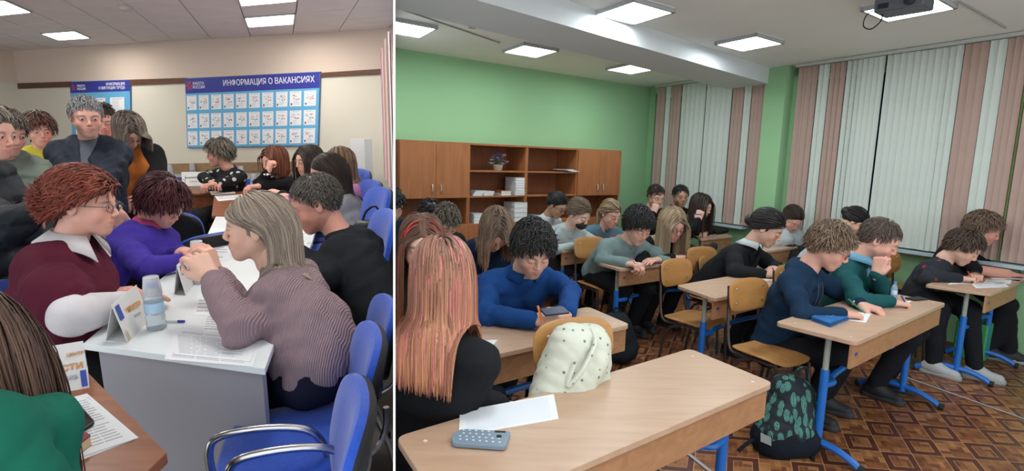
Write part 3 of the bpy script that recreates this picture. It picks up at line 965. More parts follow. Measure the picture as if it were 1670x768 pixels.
lamp_px = [(436, 33), (424, -2), (98, 52), (20, 20)]
for px, py in lamp_px: lampcells.add(cell_of(px, py))
extra_l = [(int(i), int(j)) for (i, j) in [(-4, -7), (-1, -7), (-7, -7)]]  # cells of unseen lamps outside the frame, added for their light
for e in extra_l: lampcells.add(e)
cnt = 0
for i in range(-12, 4):
    for j in range(-9, 6):
        p = org + u * i + v * j
        cc = p + (u + v) / 2
        if (cc[:2] - WA[:2]) @ nn2 < -.10 or cc[1] < .3 or cc[0] < -9 or cc[0] > .9 + 0 * cc[1]: continue
        if (i, j) in lampcells:
            continue
        inside = min((q2[:2] - WA[:2]) @ nn2 for q2 in (p, p + u, p + v, p + u + v))
        if inside < -.02:   # the cut boards along the wall
            k2 = ((p[:2] - WA[:2]) @ nn2) / (-(v[:2] @ nn2)); vv = v * max(min(k2, 1), .05)
            m2 = MB(); m2.slab([t1 + t2, u - t1 + t2, u + vv - t1 - t2, vv + t1 - t2], (0, 0, .016))
            o = m2.build('ceiling_panel', tile_white, ceilL, smooth=False)
        elif tile_me is None:
            o = tm.build('ceiling_panel', tile_white, ceilL, smooth=False); tile_me = o.data
        else:
            o = bpy.data.objects.new('ceiling_panel', tile_me); COL.objects.link(o); o.parent = ceilL
        o.location = (p[0], p[1], HL + random.uniform(-.002, .002)); cnt += 1
print('ceiling panels', cnt)


def ceiling_lamp(M_, uu, vv, glow, label, group, nt=4, frame_m=None):
    root = empty('ceiling_light', M_)
    tag(root, label, 'light', group)
    m1 = MB(); a1, a2 = unit(uu), unit(vv)
    for (p0, p1, w_) in ((0 * uu, uu, a2 * .02), (vv - a2 * .02, uu + vv - a2 * .02, a2 * .02)):
        m1.slab([p0, p1, p1 + w_, p0 + w_], (0, 0, .03))
    for (p0, p1, w_) in ((0 * uu, vv, a1 * .02), (uu - a1 * .02, uu + vv - a1 * .02, a1 * .02)):
        m1.slab([p0, p1, p1 + w_, p0 + w_], (0, 0, .03))
    m1.build('frame', frame_m or mat('lamp_frame', (.42, .44, .44), .5), root, smooth=False)
    for k in range(nt):
        f0, f1 = .03 + k * .94 / nt + .012, .03 + (k + 1) * .94 / nt - .012
        m2 = MB(); p0, p1 = vv * f0 + uu * .04, vv * f1 + uu * .04
        m2.slab([p0, p0 + uu * .92, p1 + uu * .92, p1], (0, 0, .012))
        o = m2.build('diffuser', glow, root, smooth=False); o.location = (0, 0, .006)
    b2 = MB(); b2.slab([0 * uu, uu, uu + vv, vv], (0, 0, .02)); o = b2.build('housing', mat('lamp_housing', (.8, .8, .8), .4), root, smooth=False); o.location = (0, 0, .024)
    return root


lab = {(436, 33): 'square white ceiling lamp above the wide blue notice board', (424, -2): 'ceiling lamp cut by the top of the picture above the notice board lamp',
       (98, 52): 'square ceiling lamp near the corner above the woman in yellow', (20, 20): 'large bright ceiling lamp at the upper left edge of the left room'}
for px, py in lamp_px:
    i, j = cell_of(px, py); p = org + u * i + v * j
    ceiling_lamp(LF.M @ Matrix.Translation(Vector((p[0], p[1], HL - .012))), u, v, glowL, lab[(px, py)], 'ceiling lamps in the beige room')
for k, (i, j) in enumerate(extra_l):
    p = org + u * i + v * j
    ceiling_lamp(LF.M @ Matrix.Translation(Vector((p[0], p[1], HL - .012))), u, v, glowL, 'unseen beige room ceiling lamp added over the viewer, %s' % ['in the middle of its row', 'nearest the partition', 'farthest from the partition'][k], None)
# smoke detector, wooden rails, boards
sd = MB(); sd.lathe([(.05, 0), (.05, -.012), (.035, -.03), (.0, -.032)], 20)
o = Lobj('smoke_detector', sd, mat('ivory_plastic', (.5, .46, .4), .5)); o.matrix_world = LF.M @ Matrix.Translation(Vector(LF.P(204, 11, HL - .002).tolist())); tag(o, 'small round smoke detector on the tiled ceiling', 'detector')


def wall_quad(room, A, B, off, px):
    return [room.V(x, y, A, B, off) for x, y in px]


def wall_slab(room, name, px, m, th, A, B, n, parent=None, base=None, off=0.0):
    pts = wall_quad(room, A, B, 0, px); pts = [p + n * (off + .0) for p in pts]
    if base is not None: pts = [p - base for p in pts]
    mb = MB(); mb.slab(pts, n * th)
    return mb.build(name, m, parent, smooth=False)


rail_m = mat('brown_wall_rail', (.13, .060, .035), .5, wood=((.09, .04, .024), (2, 10, 10)))
for k, pxs in enumerate([[(0, 134), (6, 134), (6, 143), (0, 143)], [(31, 136), (118, 133), (118, 142), (32, 145)], [(214, 130), (306, 127), (306, 136), (214, 139)], [(524, 119), (630, 112), (631, 121), (524, 126)]]):
    if k == 0: continue
    o = wall_slab(LF, 'trim_%d' % k, pxs, rail_m, .02, WA, WB, wn); o.matrix_world = LF.M; o['kind'] = 'structure'
low_m = mat('ochre_wall_guard', (.34, .22, .12), .5, wood=((.27, .17, .09), (1, 14, 14)))
o = wall_slab(LF, 'trim_4', [(200, 268), (560, 262), (560, 276), (200, 284)], low_m, .025, WA, WB, wn); o.matrix_world = LF.M; o['kind'] = 'structure'
navy = mat('board_header_blue', (.035, .045, .30), .5); sky_b = mat('board_light_blue', (.13, .42, .68), .5); edge_b = mat('board_edge', (.10, .18, .34), .5)


def lerp(a, b, t): return np.array(a) + (np.array(b) - np.array(a)) * t


def bil(q, s, t):
    return lerp(lerp(q[0], q[1], s), lerp(q[3], q[2], s), t)


WROT = Matrix(((wdir[0], 0, -wn[0] * -1, 0), (wdir[1], 0, -wn[1] * -1, 0), (0, 1, 0, 0), (0, 0, 0, 1)))  # text plane: x along the wall, y up


def text_obj(name, body, size, m, M_, parent=None, align='LEFT', ext=.0008, bold=0.0):
    cu = bpy.data.curves.new(name, 'FONT'); cu.body = body; cu.size = size; cu.align_x = align; cu.extrude = ext; cu.offset = bold
    cu.materials.append(m)
    tmp = bpy.data.objects.new('tmp', cu); COL.objects.link(tmp)
    me = bpy.data.meshes.new_from_object(tmp.evaluated_get(bpy.context.evaluated_depsgraph_get())); bpy.data.objects.remove(tmp, do_unlink=True); bpy.data.curves.remove(cu)
    if not me.materials: me.materials.append(m)
    o = bpy.data.objects.new(name, me); COL.objects.link(o)
    if parent is not None: o.parent = parent
    o.matrix_world = M_
    return o


def board(name, label, px, header, sheets, words, logo_px):
    """px: corners TL TR BR BL in the photograph, laid on the wall"""
    q = wall_quad(LF, WA, WB, 0, px); base = q[3].copy()
    root = empty(name, LF.M @ Matrix.Translation(Vector(base.tolist()))); tag(root, label, 'notice board')
    Q = [p - base for p in q]
    m1 = MB(); m1.slab([p + wn * .004 for p in Q], wn * .018); m1.build('backing', edge_b, root, smooth=False)
    def sub(s0, s1, t0, t1, name, m, o1, th):
        pts = [bil(Q, s0, t0), bil(Q, s1, t0), bil(Q, s1, t1), bil(Q, s0, t1)]
        mb = MB(); mb.slab([p + wn * o1 for p in pts], wn * th); return mb.build(name, m, root, smooth=False)
    sub(.003, .997, .005, header, 'header', navy, .022, .003)
    sub(.003, .997, header, .99, 'face', sky_b, .022, .002)
    for (s0, s1, t0, t1) in sheets:
        jx = random.uniform(-.002, .002)
        o = sub(s0 + jx, s1 + jx, t0, t1, 'sheet', paper, .0245, .0012)
        # print on the sheet: heading line, coloured emblem, a few lines, dark mark
        mb = MB()
        def ln(a0, a1, b0, b1, mi):
            S0, S1 = s0 + (s1 - s0) * a0, s0 + (s1 - s0) * a1; T0, T1 = t0 + (t1 - t0) * b0, t0 + (t1 - t0) * b1
            pts = [bil(Q, S0, T0), bil(Q, S1, T0), bil(Q, S1, T1), bil(Q, S0, T1)]
            mb.slab([p + wn * .0258 for p in pts], wn * .0003, mi)
        ln(.15, .85, .06, .085, 0)
        if len(sheets) > 5:
            for k in range(9):
                a = random.uniform(.12, .7); b_ = random.uniform(.22, .5); ln(a, a + .16, b_, b_ + .035, random.choice([1, 1, 0, 2]))
            ln(.5, .62, .52, .58, 2); ln(.7, .82, .5, .56, 2)
            ln(.08, .22, .78, .92, 2)
            for k in range(3): ln(.3, .3 + random.uniform(.3, .6), .66 + k * .09, .68 + k * .09, 0)
        else:
            for k in range(11): ln(.15, .15 + random.uniform(.45, .7), .16 + k * .068, .175 + k * .068, 0)
        mb.build('print', [mat('pale_ink', (.42, .42, .45), .8), mat('red_ink', (.62, .33, .30), .8), mat('dark_ink', (.16, .13, .17), .8)], o, smooth=False)
    hgt = np.linalg.norm(Q[0] - Q[3]) * header
    wt = mat('header_lettering', (.80, .82, .88), .6)
    ang = math.atan2((Q[1] - Q[0])[2], (Q[1] - Q[0])[:2] @ wdir[:2])
    for (txt, s, t, sz, al) in words:
        p = bil(Q, s, t) + wn * .0262
        text_obj('lettering', txt, hgt * sz, wt, root.matrix_world @ Matrix.Translation(Vector(p.tolist())) @ WROT @ Matrix.Rotation(ang, 4, 'Z'), root, al, bold=hgt * sz * .006)
    # red emblem: three crossing bars
    p = bil(Q, *logo_px) + wn * .026; red = mat('emblem_red', (.42, .06, .16), .6)
    mb = MB(); r_ = hgt * .30
    for a in (0, 60, 120):
        d = (wdir * math.cos(math.radians(a)) + ZV * math.sin(math.radians(a))) * r_; e = (-wdir * math.sin(math.radians(a)) + ZV * math.cos(math.radians(a))) * r_ * .22
        mb.slab([p - d - e, p + d - e, p + d + e, p - d + e], wn * .0006)
    mb.build('emblem', red, root, smooth=False)
    return root


sh30 = []
for r_ in range(3):
    for c_ in range(10):
        s0 = .012 + c_ * .0985; t0 = (.245, .505, .755)[r_]; sh30.append((s0, s0 + .080, t0, t0 + .205))
board('notice_board', 'wide blue notice board with thirty printed sheets in three rows', [(304.5, 128), (524.5, 117), (521, 237.5), (308, 241.5)], .215, sh30,
      [('ИНФОРМАЦИЯ О ВАКАНСИЯХ', .968, .135, .50, 'RIGHT'), ('РАБОТА', .065, .098, .26, 'LEFT'), ('РОССИИ', .065, .150, .26, 'LEFT')], (.035, .105))
board('notice_board', 'narrower blue notice board behind the man in the navy jacket', [(117, 133.5), (214.5, 130), (216.5, 240), (121, 243)], .165,
      [(.08, .27, .25, .58), (.37, .60, .25, .58), (.68, .91, .25, .58), (.08, .27, .64, .93), (.37, .60, .64, .93)],
      [('ИНФОРМАЦИЯ', .93, .075, .33, 'RIGHT'), ('О МИГРАЦИИ ТРУДА', .93, .130, .33, 'RIGHT'), ('РАБОТА', .13, .080, .27, 'LEFT'), ('РОССИИ', .13, .125, .27, 'LEFT')], (.065, .085))

# tall white boxed pillar by the wall and the hanging striped curtain
p0 = LF.V(575, 226, WA, WB); h0 = 1.36
pd = MB(); bx = wdir * .17; by = wn * .16; o0 = LF.D(574, 300, 5.4); o0[2] = 0
hgt = LF.D(576, 226, 5.4)[2]
pd.slab([o0, o0 + wdir * .095, o0 + wdir * .095 + wn * .02, o0 + wn * .02], (0, 0, hgt))
pd2 = MB(); pd2.slab([o0, o0 + bx, o0 + bx - wn * .12, o0 - wn * .12], (0, 0, hgt))
o = Lobj('storage_box', pd2, [mat('white_board_panel', (.70, .72, .72), .6)]); tag(o, 'tall narrow white boxed cabinet standing against the beige wall', 'cabinet')
cur = MB(); n = 26; c0 = LF.D(627.5, 300, 4.4); c1 = LF.D(641, 300, 3.3)
cols_ = [(.55, .10, .12), (.70, .70, .68), (.06, .08, .22), (.75, .72, .68), (.60, .25, .12), (.12, .16, .35)]
top_z = LF.D(634, 78, 3.8)[2]; bot_z = LF.D(634, 298, 3.8)[2]
for k in range(n):
    p = c0 + (c1 - c0) * k / n; q_ = c0 + (c1 - c0) * (k + 1) / n; wv = np.array([math.sin(k * 1.9) * .010, 0, 0]); p = p + wv; q_ = q_ + wv * .5; p[2] = q_[2] = 0
    cur.slab([p + ZV * bot_z, q_ + ZV * bot_z, q_ + ZV * top_z, p + ZV * top_z], (.006, 0, 0), k % 6)
o = Lobj('striped_curtain', cur, [mat('curtain_%s' % nm, c_, .85) for nm, c_ in zip(('red', 'white', 'navy', 'cream', 'orange', 'blue'), cols_)]); tag(o, 'narrow striped curtain in red, white and navy at the end of the beige wall', 'curtain')
MARK_R = set(bpy.data.objects)

# ================================================================== RIGHT ROOM: setting
HC = 2.6
RA, RB, RC = RT.P(645, 78, HC), RT.P(1061, 143, HC), RT.P(1670, 54.7, HC)
gdir = unit(RB - RA); gn = np.array([gdir[1], -gdir[0], 0])
bdir = unit(RC - RB); bn = np.array([bdir[1], -bdir[0], 0])
if bn[0] > 0: bn = -bn


def Robj(name, mb, m, kind=None, **k):
    o = mb.build(name, m, **k)
    if kind: o['kind'] = kind
    return o


far = RB + bdir * 8.5
LL = RA - gdir * 3
m_ = MB(); m_.slab([(*LL[:2], -.06), (*(RB[:2] + gdir[:2] * .1), -.06), (*(far[:2]), -.06), (-3, -1.5, -.06)], (0, 0, .055))
floorR = Robj('floor', m_, mat('dark_red_floor_base', (.10, .035, .02), .5), 'structure', smooth=False)
m_ = MB(); m_.slab([(*LL[:2], 0), (*RB[:2], 0), (*RB[:2], HC + .3), (*LL[:2], HC + .3)], -gn * .12)
Robj('wall_back', m_, green_paint, 'structure', smooth=False)
m_ = MB()   # window wall with two openings: built of piers, apron and head
zs_, zt_ = .80, 2.50
Wp = lambda px: float((RT.V(px, 200, RB, RC) - RB)[:2] @ bdir[:2])
w1a, w1b, w2a, w2b = .12, Wp(1232), Wp(1296), 7.4
for (s0, s1, z0, z1) in ((-.1, w1a, 0, HC + .3), (w1a, w2b, 0, zs_), (w1b, w2a, zs_, HC + .3), (w1a, w2b, zt_, HC + .3), (w2b, 8.6, 0, HC + .3)):
    a, b = RB + bdir * s0, RB + bdir * s1
    m_.slab([(*a[:2], z0), (*b[:2], z0), (*b[:2], z1), (*a[:2], z1)], -bn * .25)
Robj('wall_window_side', m_, green_paint, 'structure', smooth=False)
m_ = MB(); m_.slab([(*LL[:2], HC), (*(RB[:2] + gdir[:2] * .2), HC), (*(far[:2]), HC), (-3, -1.5, HC)], (0, 0, .05))
ceilR = Robj('ceiling', m_, white_paint, 'structure', smooth=False)
# windows behind the blinds: frame, mullions and dark night panes
fr_m = mat('window_frame_white', (.55, .56, .56), .5); pane_m = mat('night_glass', (.015, .025, .06), .08, spec=.8)
for wi, (s0, s1) in enumerate(((w1a, w1b), (w2a, w2b))):
    root = empty('window_%d' % (wi + 1), Matrix.Translation(Vector((*(RB + bdir * s0 - bn * .12)[:2], zs_)))); root['kind'] = 'structure'
    Lw = s1 - s0; Hw = zt_ - zs_; nb_ = max(2, round(Lw / .75)); f_ = MB()
    def bar(a0, a1, z0, z1, th=.06, mbx=None):
        p, q2 = bdir * a0, bdir * a1
        mbx.slab([p + ZV * z0, q2 + ZV * z0, q2 + ZV * z1, p + ZV * z1], bn * th)
    bar(0, Lw, 0, .06, mbx=f_); bar(0, Lw, Hw - .06, Hw, mbx=f_)
    for k in range(nb_ + 1):
        x_ = (Lw - .06) * k / nb_; bar(x_, x_ + .06, .06, Hw - .06, mbx=f_)
    f_.build('window_frame', fr_m, root, smooth=False)
    for k in range(nb_):
        x_ = (Lw - .06) * k / nb_ + .06; x2 = (Lw - .06) * (k + 1) / nb_
        g2 = MB(); p, q2 = bdir * x_ + bn * .02, bdir * x2 + bn * .02
        g2.slab([p + ZV * .06, q2 + ZV * .06, q2 + ZV * (Hw - .06), p + ZV * (Hw - .06)], bn * .008); g2.build('pane', pane_m, root, smooth=False)
m_ = MB()
for (s0, s1) in ((.02, w1b + .05), (w2a + .02, w2b)):
    p, q2 = RB + bdir * s0, RB + bdir * s1
    m_.slab([(*p[:2], .745), (*q2[:2], .745), (*(q2 + bn * .14)[:2], .745), (*(p + bn * .14)[:2], .745)], (0, 0, .03))
Robj('trim_sill', m_, mat('pale_sill', (.42, .50, .55), .4), 'structure', smooth=False)
# pilaster and beam
c1, c2 = RT.P(1239, 131, HC - .09), None
cs = Wp(1241); ce = Wp(1290)
m_ = MB(); p, q2 = RB + bdir * (Wp(1254)), RB + bdir * (Wp(1288))
pil_d = .13
m_.slab([(*p[:2], 0), (*q2[:2], 0), (*(q2 + bn * pil_d)[:2], 0), (*(p + bn * pil_d)[:2], 0)], (0, 0, HC))
Robj('wall_column', m_, green_paint, 'structure', smooth=False)
BH = .17
b1 = RT.P(1007, 66, HC - BH); b2 = RT.P(1237, 132, HC - BH)
bd = unit(b2 - b1); p0_ = b1 - bd * 5; p1_ = b2 + bd * .5
bo = np.array([-bd[1], bd[0], 0]) * .55
m_ = MB(); m_.slab([p0_, p1_ + bd * .4, p1_ + bo * 1 + bd * .4, p0_ + bo], (0, 0, BH + .01))
Robj('ceiling_beam', m_, mat('beam_white_paint', (.68, .72, .74), .85, noise=(1.2, .04)), 'structure', smooth=False)
# blinds: every slat a piece
pk = mat('blind_pink_beige', (.42, .30, .255), .9, noise=(3, .05), bump=(300, .15, .001)); cm = mat('blind_cream', (.56, .62, .57), .9, noise=(3, .04), bump=(300, .15, .001)); gr = mat('blind_green_edge', (.12, .18, .07), .9)


def blind(label, runs, top_off=.0, z0=.79, twist=6):
    """runs: (pixel x start, pixel x end, count, material)"""
    s_of = lambda px: float((RT.V(px, 300 if px < 1300 else 250, RB + bn * .10, RC + bn * .10) - (RB + bn * .10))[:2] @ bdir[:2])
    a = s_of(runs[0][0]); b_ = s_of(runs[-1][1]); org_ = RB + bn * .10 + bdir * a; org_ = np.array([org_[0], org_[1], 0])
    root = empty('vertical_blind', Matrix.Translation(Vector(org_.tolist()))); tag(root, label, 'blind')
    r1 = MB(); p, q2 = bdir * -.03, bdir * (b_ - a + .03)
    r1.slab([p - bn * .03 + ZV * (HC - .035), q2 - bn * .03 + ZV * (HC - .035), q2 + bn * .03 + ZV * (HC - .035), p + bn * .03 + ZV * (HC - .035)], (0, 0, .03)); r1.build('head_rail', mat('blind_rail', (.50, .54, .50), .5), root, smooth=False)
    for (x0, x1, n, m) in runs:
        for k in range(n):
            s0 = s_of(x0 + (x1 - x0) * k / n) - a; s1 = s_of(x0 + (x1 - x0) * (k + 1) / n) - a
            w_ = (s1 - s0) * .5 * .99; ang = math.radians(random.uniform(-twist, twist))
            if random.random() < .12: ang *= 2.2
            mb = MB(); c_ = bdir * ((s0 + s1) / 2)
            z1 = HC - .04; xs = np.linspace(-w_, w_, 5)
            pts = []
            for x_ in xs: pts.append(bdir * x_ + bn * (-.006 * (1 - (x_ / w_) ** 2)))
            back = [p2 - bn * .002 for p2 in pts[::-1]]
            mb.slab([p2 + ZV * (z0 + random.uniform(-.004, .004)) for p2 in pts + back], (0, 0, z1 - z0))
            o = mb.build('slat', m, root, smooth=False); o.location = Vector(c_.tolist()); o.rotation_euler = (0, 0, ang)
    return root


blind('vertical slat blind in pink and cream beside the green pilaster, nearer the cabinets', [(1063, 1076, 2, pk), (1077, 1084, 1, cm), (1085, 1101, 3, pk), (1102, 1140, 5, cm), (1141, 1182, 5, cm), (1183, 1201, 3, pk), (1202, 1213, 2, cm), (1214, 1237, 4, pk)])
blind('long vertical slat blind in cream and pink over the right-hand window', [(1285, 1321, 4, pk), (1322, 1339, 2, cm), (1340, 1365, 3, pk), (1366, 1426, 7, cm), (1429, 1549, 11, cm), (1550, 1589, 3, pk), (1590, 1617, 2, cm), (1618, 1652, 3, pk), (1653, 1657, 1, gr), (1658, 1700, 3, pk), (1701, 1800, 5, cm)])
# lamps
labs = ['ceiling lamp cut by the partition, nearest the green wall corner', 'ceiling lamp above the cabinet with the flower basket', 'smallest ceiling lamp in front of the far corner blinds', 'big ceiling lamp at the top edge on the viewer side of the beam', 'ceiling lamp between the beam and the long blinds', 'ceiling lamp half hidden behind the projector']
au, av = E1 * .44, np.array([-E2[0], -E2[1], 0]) * .44
for k, (px, py) in enumerate([(662, 42), (865, 79), (1029, 109), (1034, 15), (1222, 66), (1482, 8)]):
    p = RT.P(px, py, HC) - (au + av) / 2
    ceiling_lamp(Matrix.Translation(Vector((p[0], p[1], HC - .035))), au, av, glowR, labs[k], 'ceiling lamps in the green room')
for k, (x_, y_) in enumerate([(.1, 1.4), (1.6, 2.2), (2.9, 1.4), (1.4, .2)]):  # more lamps of the same type, out of view, added to light the room
    ceiling_lamp(Matrix.Translation(Vector((x_, y_, HC - .035))), au, av, glowR, 'unseen green room ceiling lamp added over the viewer, %s' % ['nearest the partition', 'above the nearest desk', 'nearest the window side', 'farthest back behind the viewer'][k], None)
sd = MB(); sd.lathe([(.045, 0), (.045, -.012), (.03, -.03), (.0, -.032)], 20)
o = sd.build('smoke_detector', mat('yellowed_plastic', (.42, .36, .22), .5), M=Matrix.Translation(Vector(RT.P(771, 40, HC - .001).tolist()))); tag(o, 'yellowed round smoke detector on the white classroom ceiling', 'detector')
m_ = MB(); a, b = RT.P(645, 12, HC - .006), RT.P(815, 70, HC - .006); m_.tube([a, b], .006, 6); o = Robj('ceiling_cable', m_, mat('cable_grey', (.35, .36, .34), .6)); tag(o, 'thin grey cable along the classroom ceiling by the smoke detector', 'cable')
m_ = MB(); a, b = RT.P(1562, 0, HC - .006), RT.P(1640, 45, HC - .006); m_.tube([a, b], .008, 6); o = Robj('ceiling_cable', m_, mat('cable_grey', (.35, .36, .34), .6)); tag(o, 'grey cable on the ceiling to the right of the projector', 'cable')

# ---- patterned floor tiles: framed squares alternate with basket-weave squares
gu = np.array([math.cos(math.radians(-6)), math.sin(math.radians(-6)), 0]) * .158; gv = np.array([math.cos(math.radians(68)), math.sin(math.radians(68)), 0]) * .19
fm = [mat('tile_dark_red', (.085, .026, .018), .32, noise=(9, .2)), mat('tile_line', (.42, .25, .12), .4)] + [mat('tile_wood_%s' % n_, c_, .32, noise=(14, .25)) for n_, c_ in (('a', (.19, .070, .028)), ('b', (.25, .105, .040)), ('c', (.14, .048, .022)), ('d', (.33, .15, .055)))]


def tile_mesh(kind, seed):
    g = random.Random(seed); mb = MB()
    def q_(s0, s1, t0, t1, mi, z=0.0):
        mb.slab([gu * s0 + gv * t0 + ZV * (-.004), gu * s1 + gv * t0 + ZV * (-.004), gu * s1 + gv * t1 + ZV * (-.004), gu * s0 + gv * t1 + ZV * (-.004)], (0, 0, .004 + z), mi)
    q_(.0, 1, 0, 1, 1, -.0008)
    if kind == 0:
        q_(.012, .988, .012, .988, 0, -.0004); q_(.20, .80, .20, .80, 1, -.0002); lo, hi = .215, .785
    else: lo, hi = .012, .988
    nb2 = 2 if kind == 0 else 3
    for i in range(nb2):
        for j in range(nb2):
            a0 = lo + (hi - lo) * i / nb2; a1 = lo + (hi - lo) * (i + 1) / nb2; b0 = lo + (hi - lo) * j / nb2; b1 = lo + (hi - lo) * (j + 1) / nb2
            for k in range(2):
                c = g.choice([2, 2, 3, 4, 5 if g.random() < .5 else 3]) if kind else g.choice([2, 3, 4, 3])
                if (i + j) % 2: q_(a0 + (a1 - a0) * k / 2 + .003, a0 + (a1 - a0) * (k + 1) / 2 - .003, b0 + .003, b1 - .003, c)
                else: q_(a0 + .003, a1 - .003, b0 + (b1 - b0) * k / 2 + .003, b0 + (b1 - b0) * (k + 1) / 2 - .003, c)
    return mb


tms = [[tile_mesh(k, 10 * k + s_) for s_ in range(3)] for k in (0, 1)]
tdat = {}
cells = []
o2 = RT.P(1487, 740, 0)
for i in range(-34, 26):
    for j in range(-12, 34):
        p = o2 + gu * i + gv * j; c = p + (gu + gv) / 2
        if c[1] < .6 or (c - RA)[:2] @ gn[:2] < .1 or (c - RB)[:2] @ bn[:2] < .1 or (c - RA)[:2] @ -np.array([0, 0]) < 0: continue
        if c @ ndv - EYE @ ndv < .12: continue
        cv = RR * c[0] + RF * c[1] + RU * (0 - CAM_H)
        if cv[2] < .4: continue
        X_, Y_ = CX + F_PX * cv[0] / cv[2], CY + F_PX * cv[1] / cv[2]
        vis = 900 < X_ < 1690 and 540 < Y_ < 790
        cells.append((0 if vis else 1, cv[2], i, j, p))
cells.sort(key=lambda t: (t[0], t[1]))
rest = MB()
for n_, (vv_, dd, i, j, p) in enumerate(cells):
    kd = (i + 2 * j) % 2 if False else (i + j) % 2; sd_ = (i * 7 + j * 3) % 3
    if n_ < 290 and vv_ == 0:
        if (kd, sd_) not in tdat:
            o = tms[kd][sd_].build('floor_tile', fm, floorR, smooth=False); tdat[(kd, sd_)] = o.data
        else:
            o = bpy.data.objects.new('floor_tile', tdat[(kd, sd_)]); COL.objects.link(o); o.parent = floorR
        o.location = Vector((p[0], p[1], 0.0))
    else:
        t_ = tms[kd][sd_]; rest.add([np.array(v_) + np.array([p[0], p[1], 0]) for v_ in t_.V], t_.F); rest.m[-len(t_.F):] = t_.m
o = rest.build('floor_tiles', fm, floorR, smooth=False); o['kind'] = 'stuff'
tp = MB(); a, b = RT.P(1440, 602, .003), RT.P(1690, 690, .003); d = unit(np.cross(b - a, ZV)) * .010; tp.slab([a - d, b - d, b + d, a + d], (0, 0, .002))
o = tp.build('floor_tape', mat('grey_tape', (.30, .32, .34), .35), smooth=False); tag(o, 'long grey tape strip stuck across the patterned floor at the right', 'tape')
tp = MB(); a, b = RT.P(1100, 722, .003), RT.P(1185, 790, .003); d = unit(np.cross(b - a, ZV)) * .010; tp.slab([a - d, b - d, b + d, a + d], (0, 0, .002))
o = tp.build('floor_tape', mat('grey_tape', (.3, .3, .3)), smooth=False); tag(o, 'short stretch of grey tape on the floor under the nearest desk', 'tape')
# ------------------------------------------------------------------ furniture builders
def rounded(pts, r, n=5):
    """round the corners of a flat polygon"""
    out = []; P = [np.array(p, float) for p in pts]; k = len(P)
    for i in range(k):
        a, b, c = P[i - 1], P[i], P[(i + 1) % k]
        u1, u2 = unit(a - b), unit(c - b); rr = r[i] if hasattr(r, '__len__') else r
        if rr <= 0: out.append(b); continue
        p, q_ = b + u1 * rr, b + u2 * rr
        for t in np.linspace(0, 1, n):
            out.append((1 - t) ** 2 * p + 2 * t * (1 - t) * b + t * t * q_)
    return out


def pad(w, d, layers, n=36, e=4.0, fnz=None):
    """soft-edged cushion: stacked superellipse rings (scale, z)"""
    V = []
    for s_, z in layers:
        for j in range(n):
            t = 2 * math.pi * j / n; c, s2 = math.cos(t), math.sin(t)
            x = math.copysign(abs(c) ** (2 / e), c) * w / 2 * s_; y = math.copysign(abs(s2) ** (2 / e), s2) * d / 2 * s_
            V.append((x, y, z + (fnz(x, y) if fnz else 0)))
    m = len(layers)
    F_ = [(i * n + j, i * n + (j + 1) % n, (i + 1) * n + (j + 1) % n, (i + 1) * n + j) for i in range(m - 1) for j in range(n)]
    # fill ends with shrinking rings for a smooth surface
    mb = MB(); mb.add(V, F_)
    for base_i, sgn in ((0, -1), (m - 1, 1)):
        o = len(mb.V); s0, z0 = layers[base_i]
        prev = [base_i * n + j for j in range(n)]
        for f in (.7, .4, .12):
            new = []
            for j in range(n):
                x, y, z = V[base_i * n + j]; x2, y2 = x * f, y * f
                mb.V.append((x2, y2, z0 + (fnz(x2, y2) if fnz else 0))); new.append(len(mb.V) - 1)
            for j in range(n):
                q4 = (prev[j], prev[(j + 1) % n], new[(j + 1) % n], new[j])
                mb.F.append(q4 if sgn > 0 else q4[::-1]); mb.m.append(0)
            prev = new
        mb.F.append(tuple(prev) if sgn > 0 else tuple(prev[::-1])); mb.m.append(0)
    return mb


DZ = .67


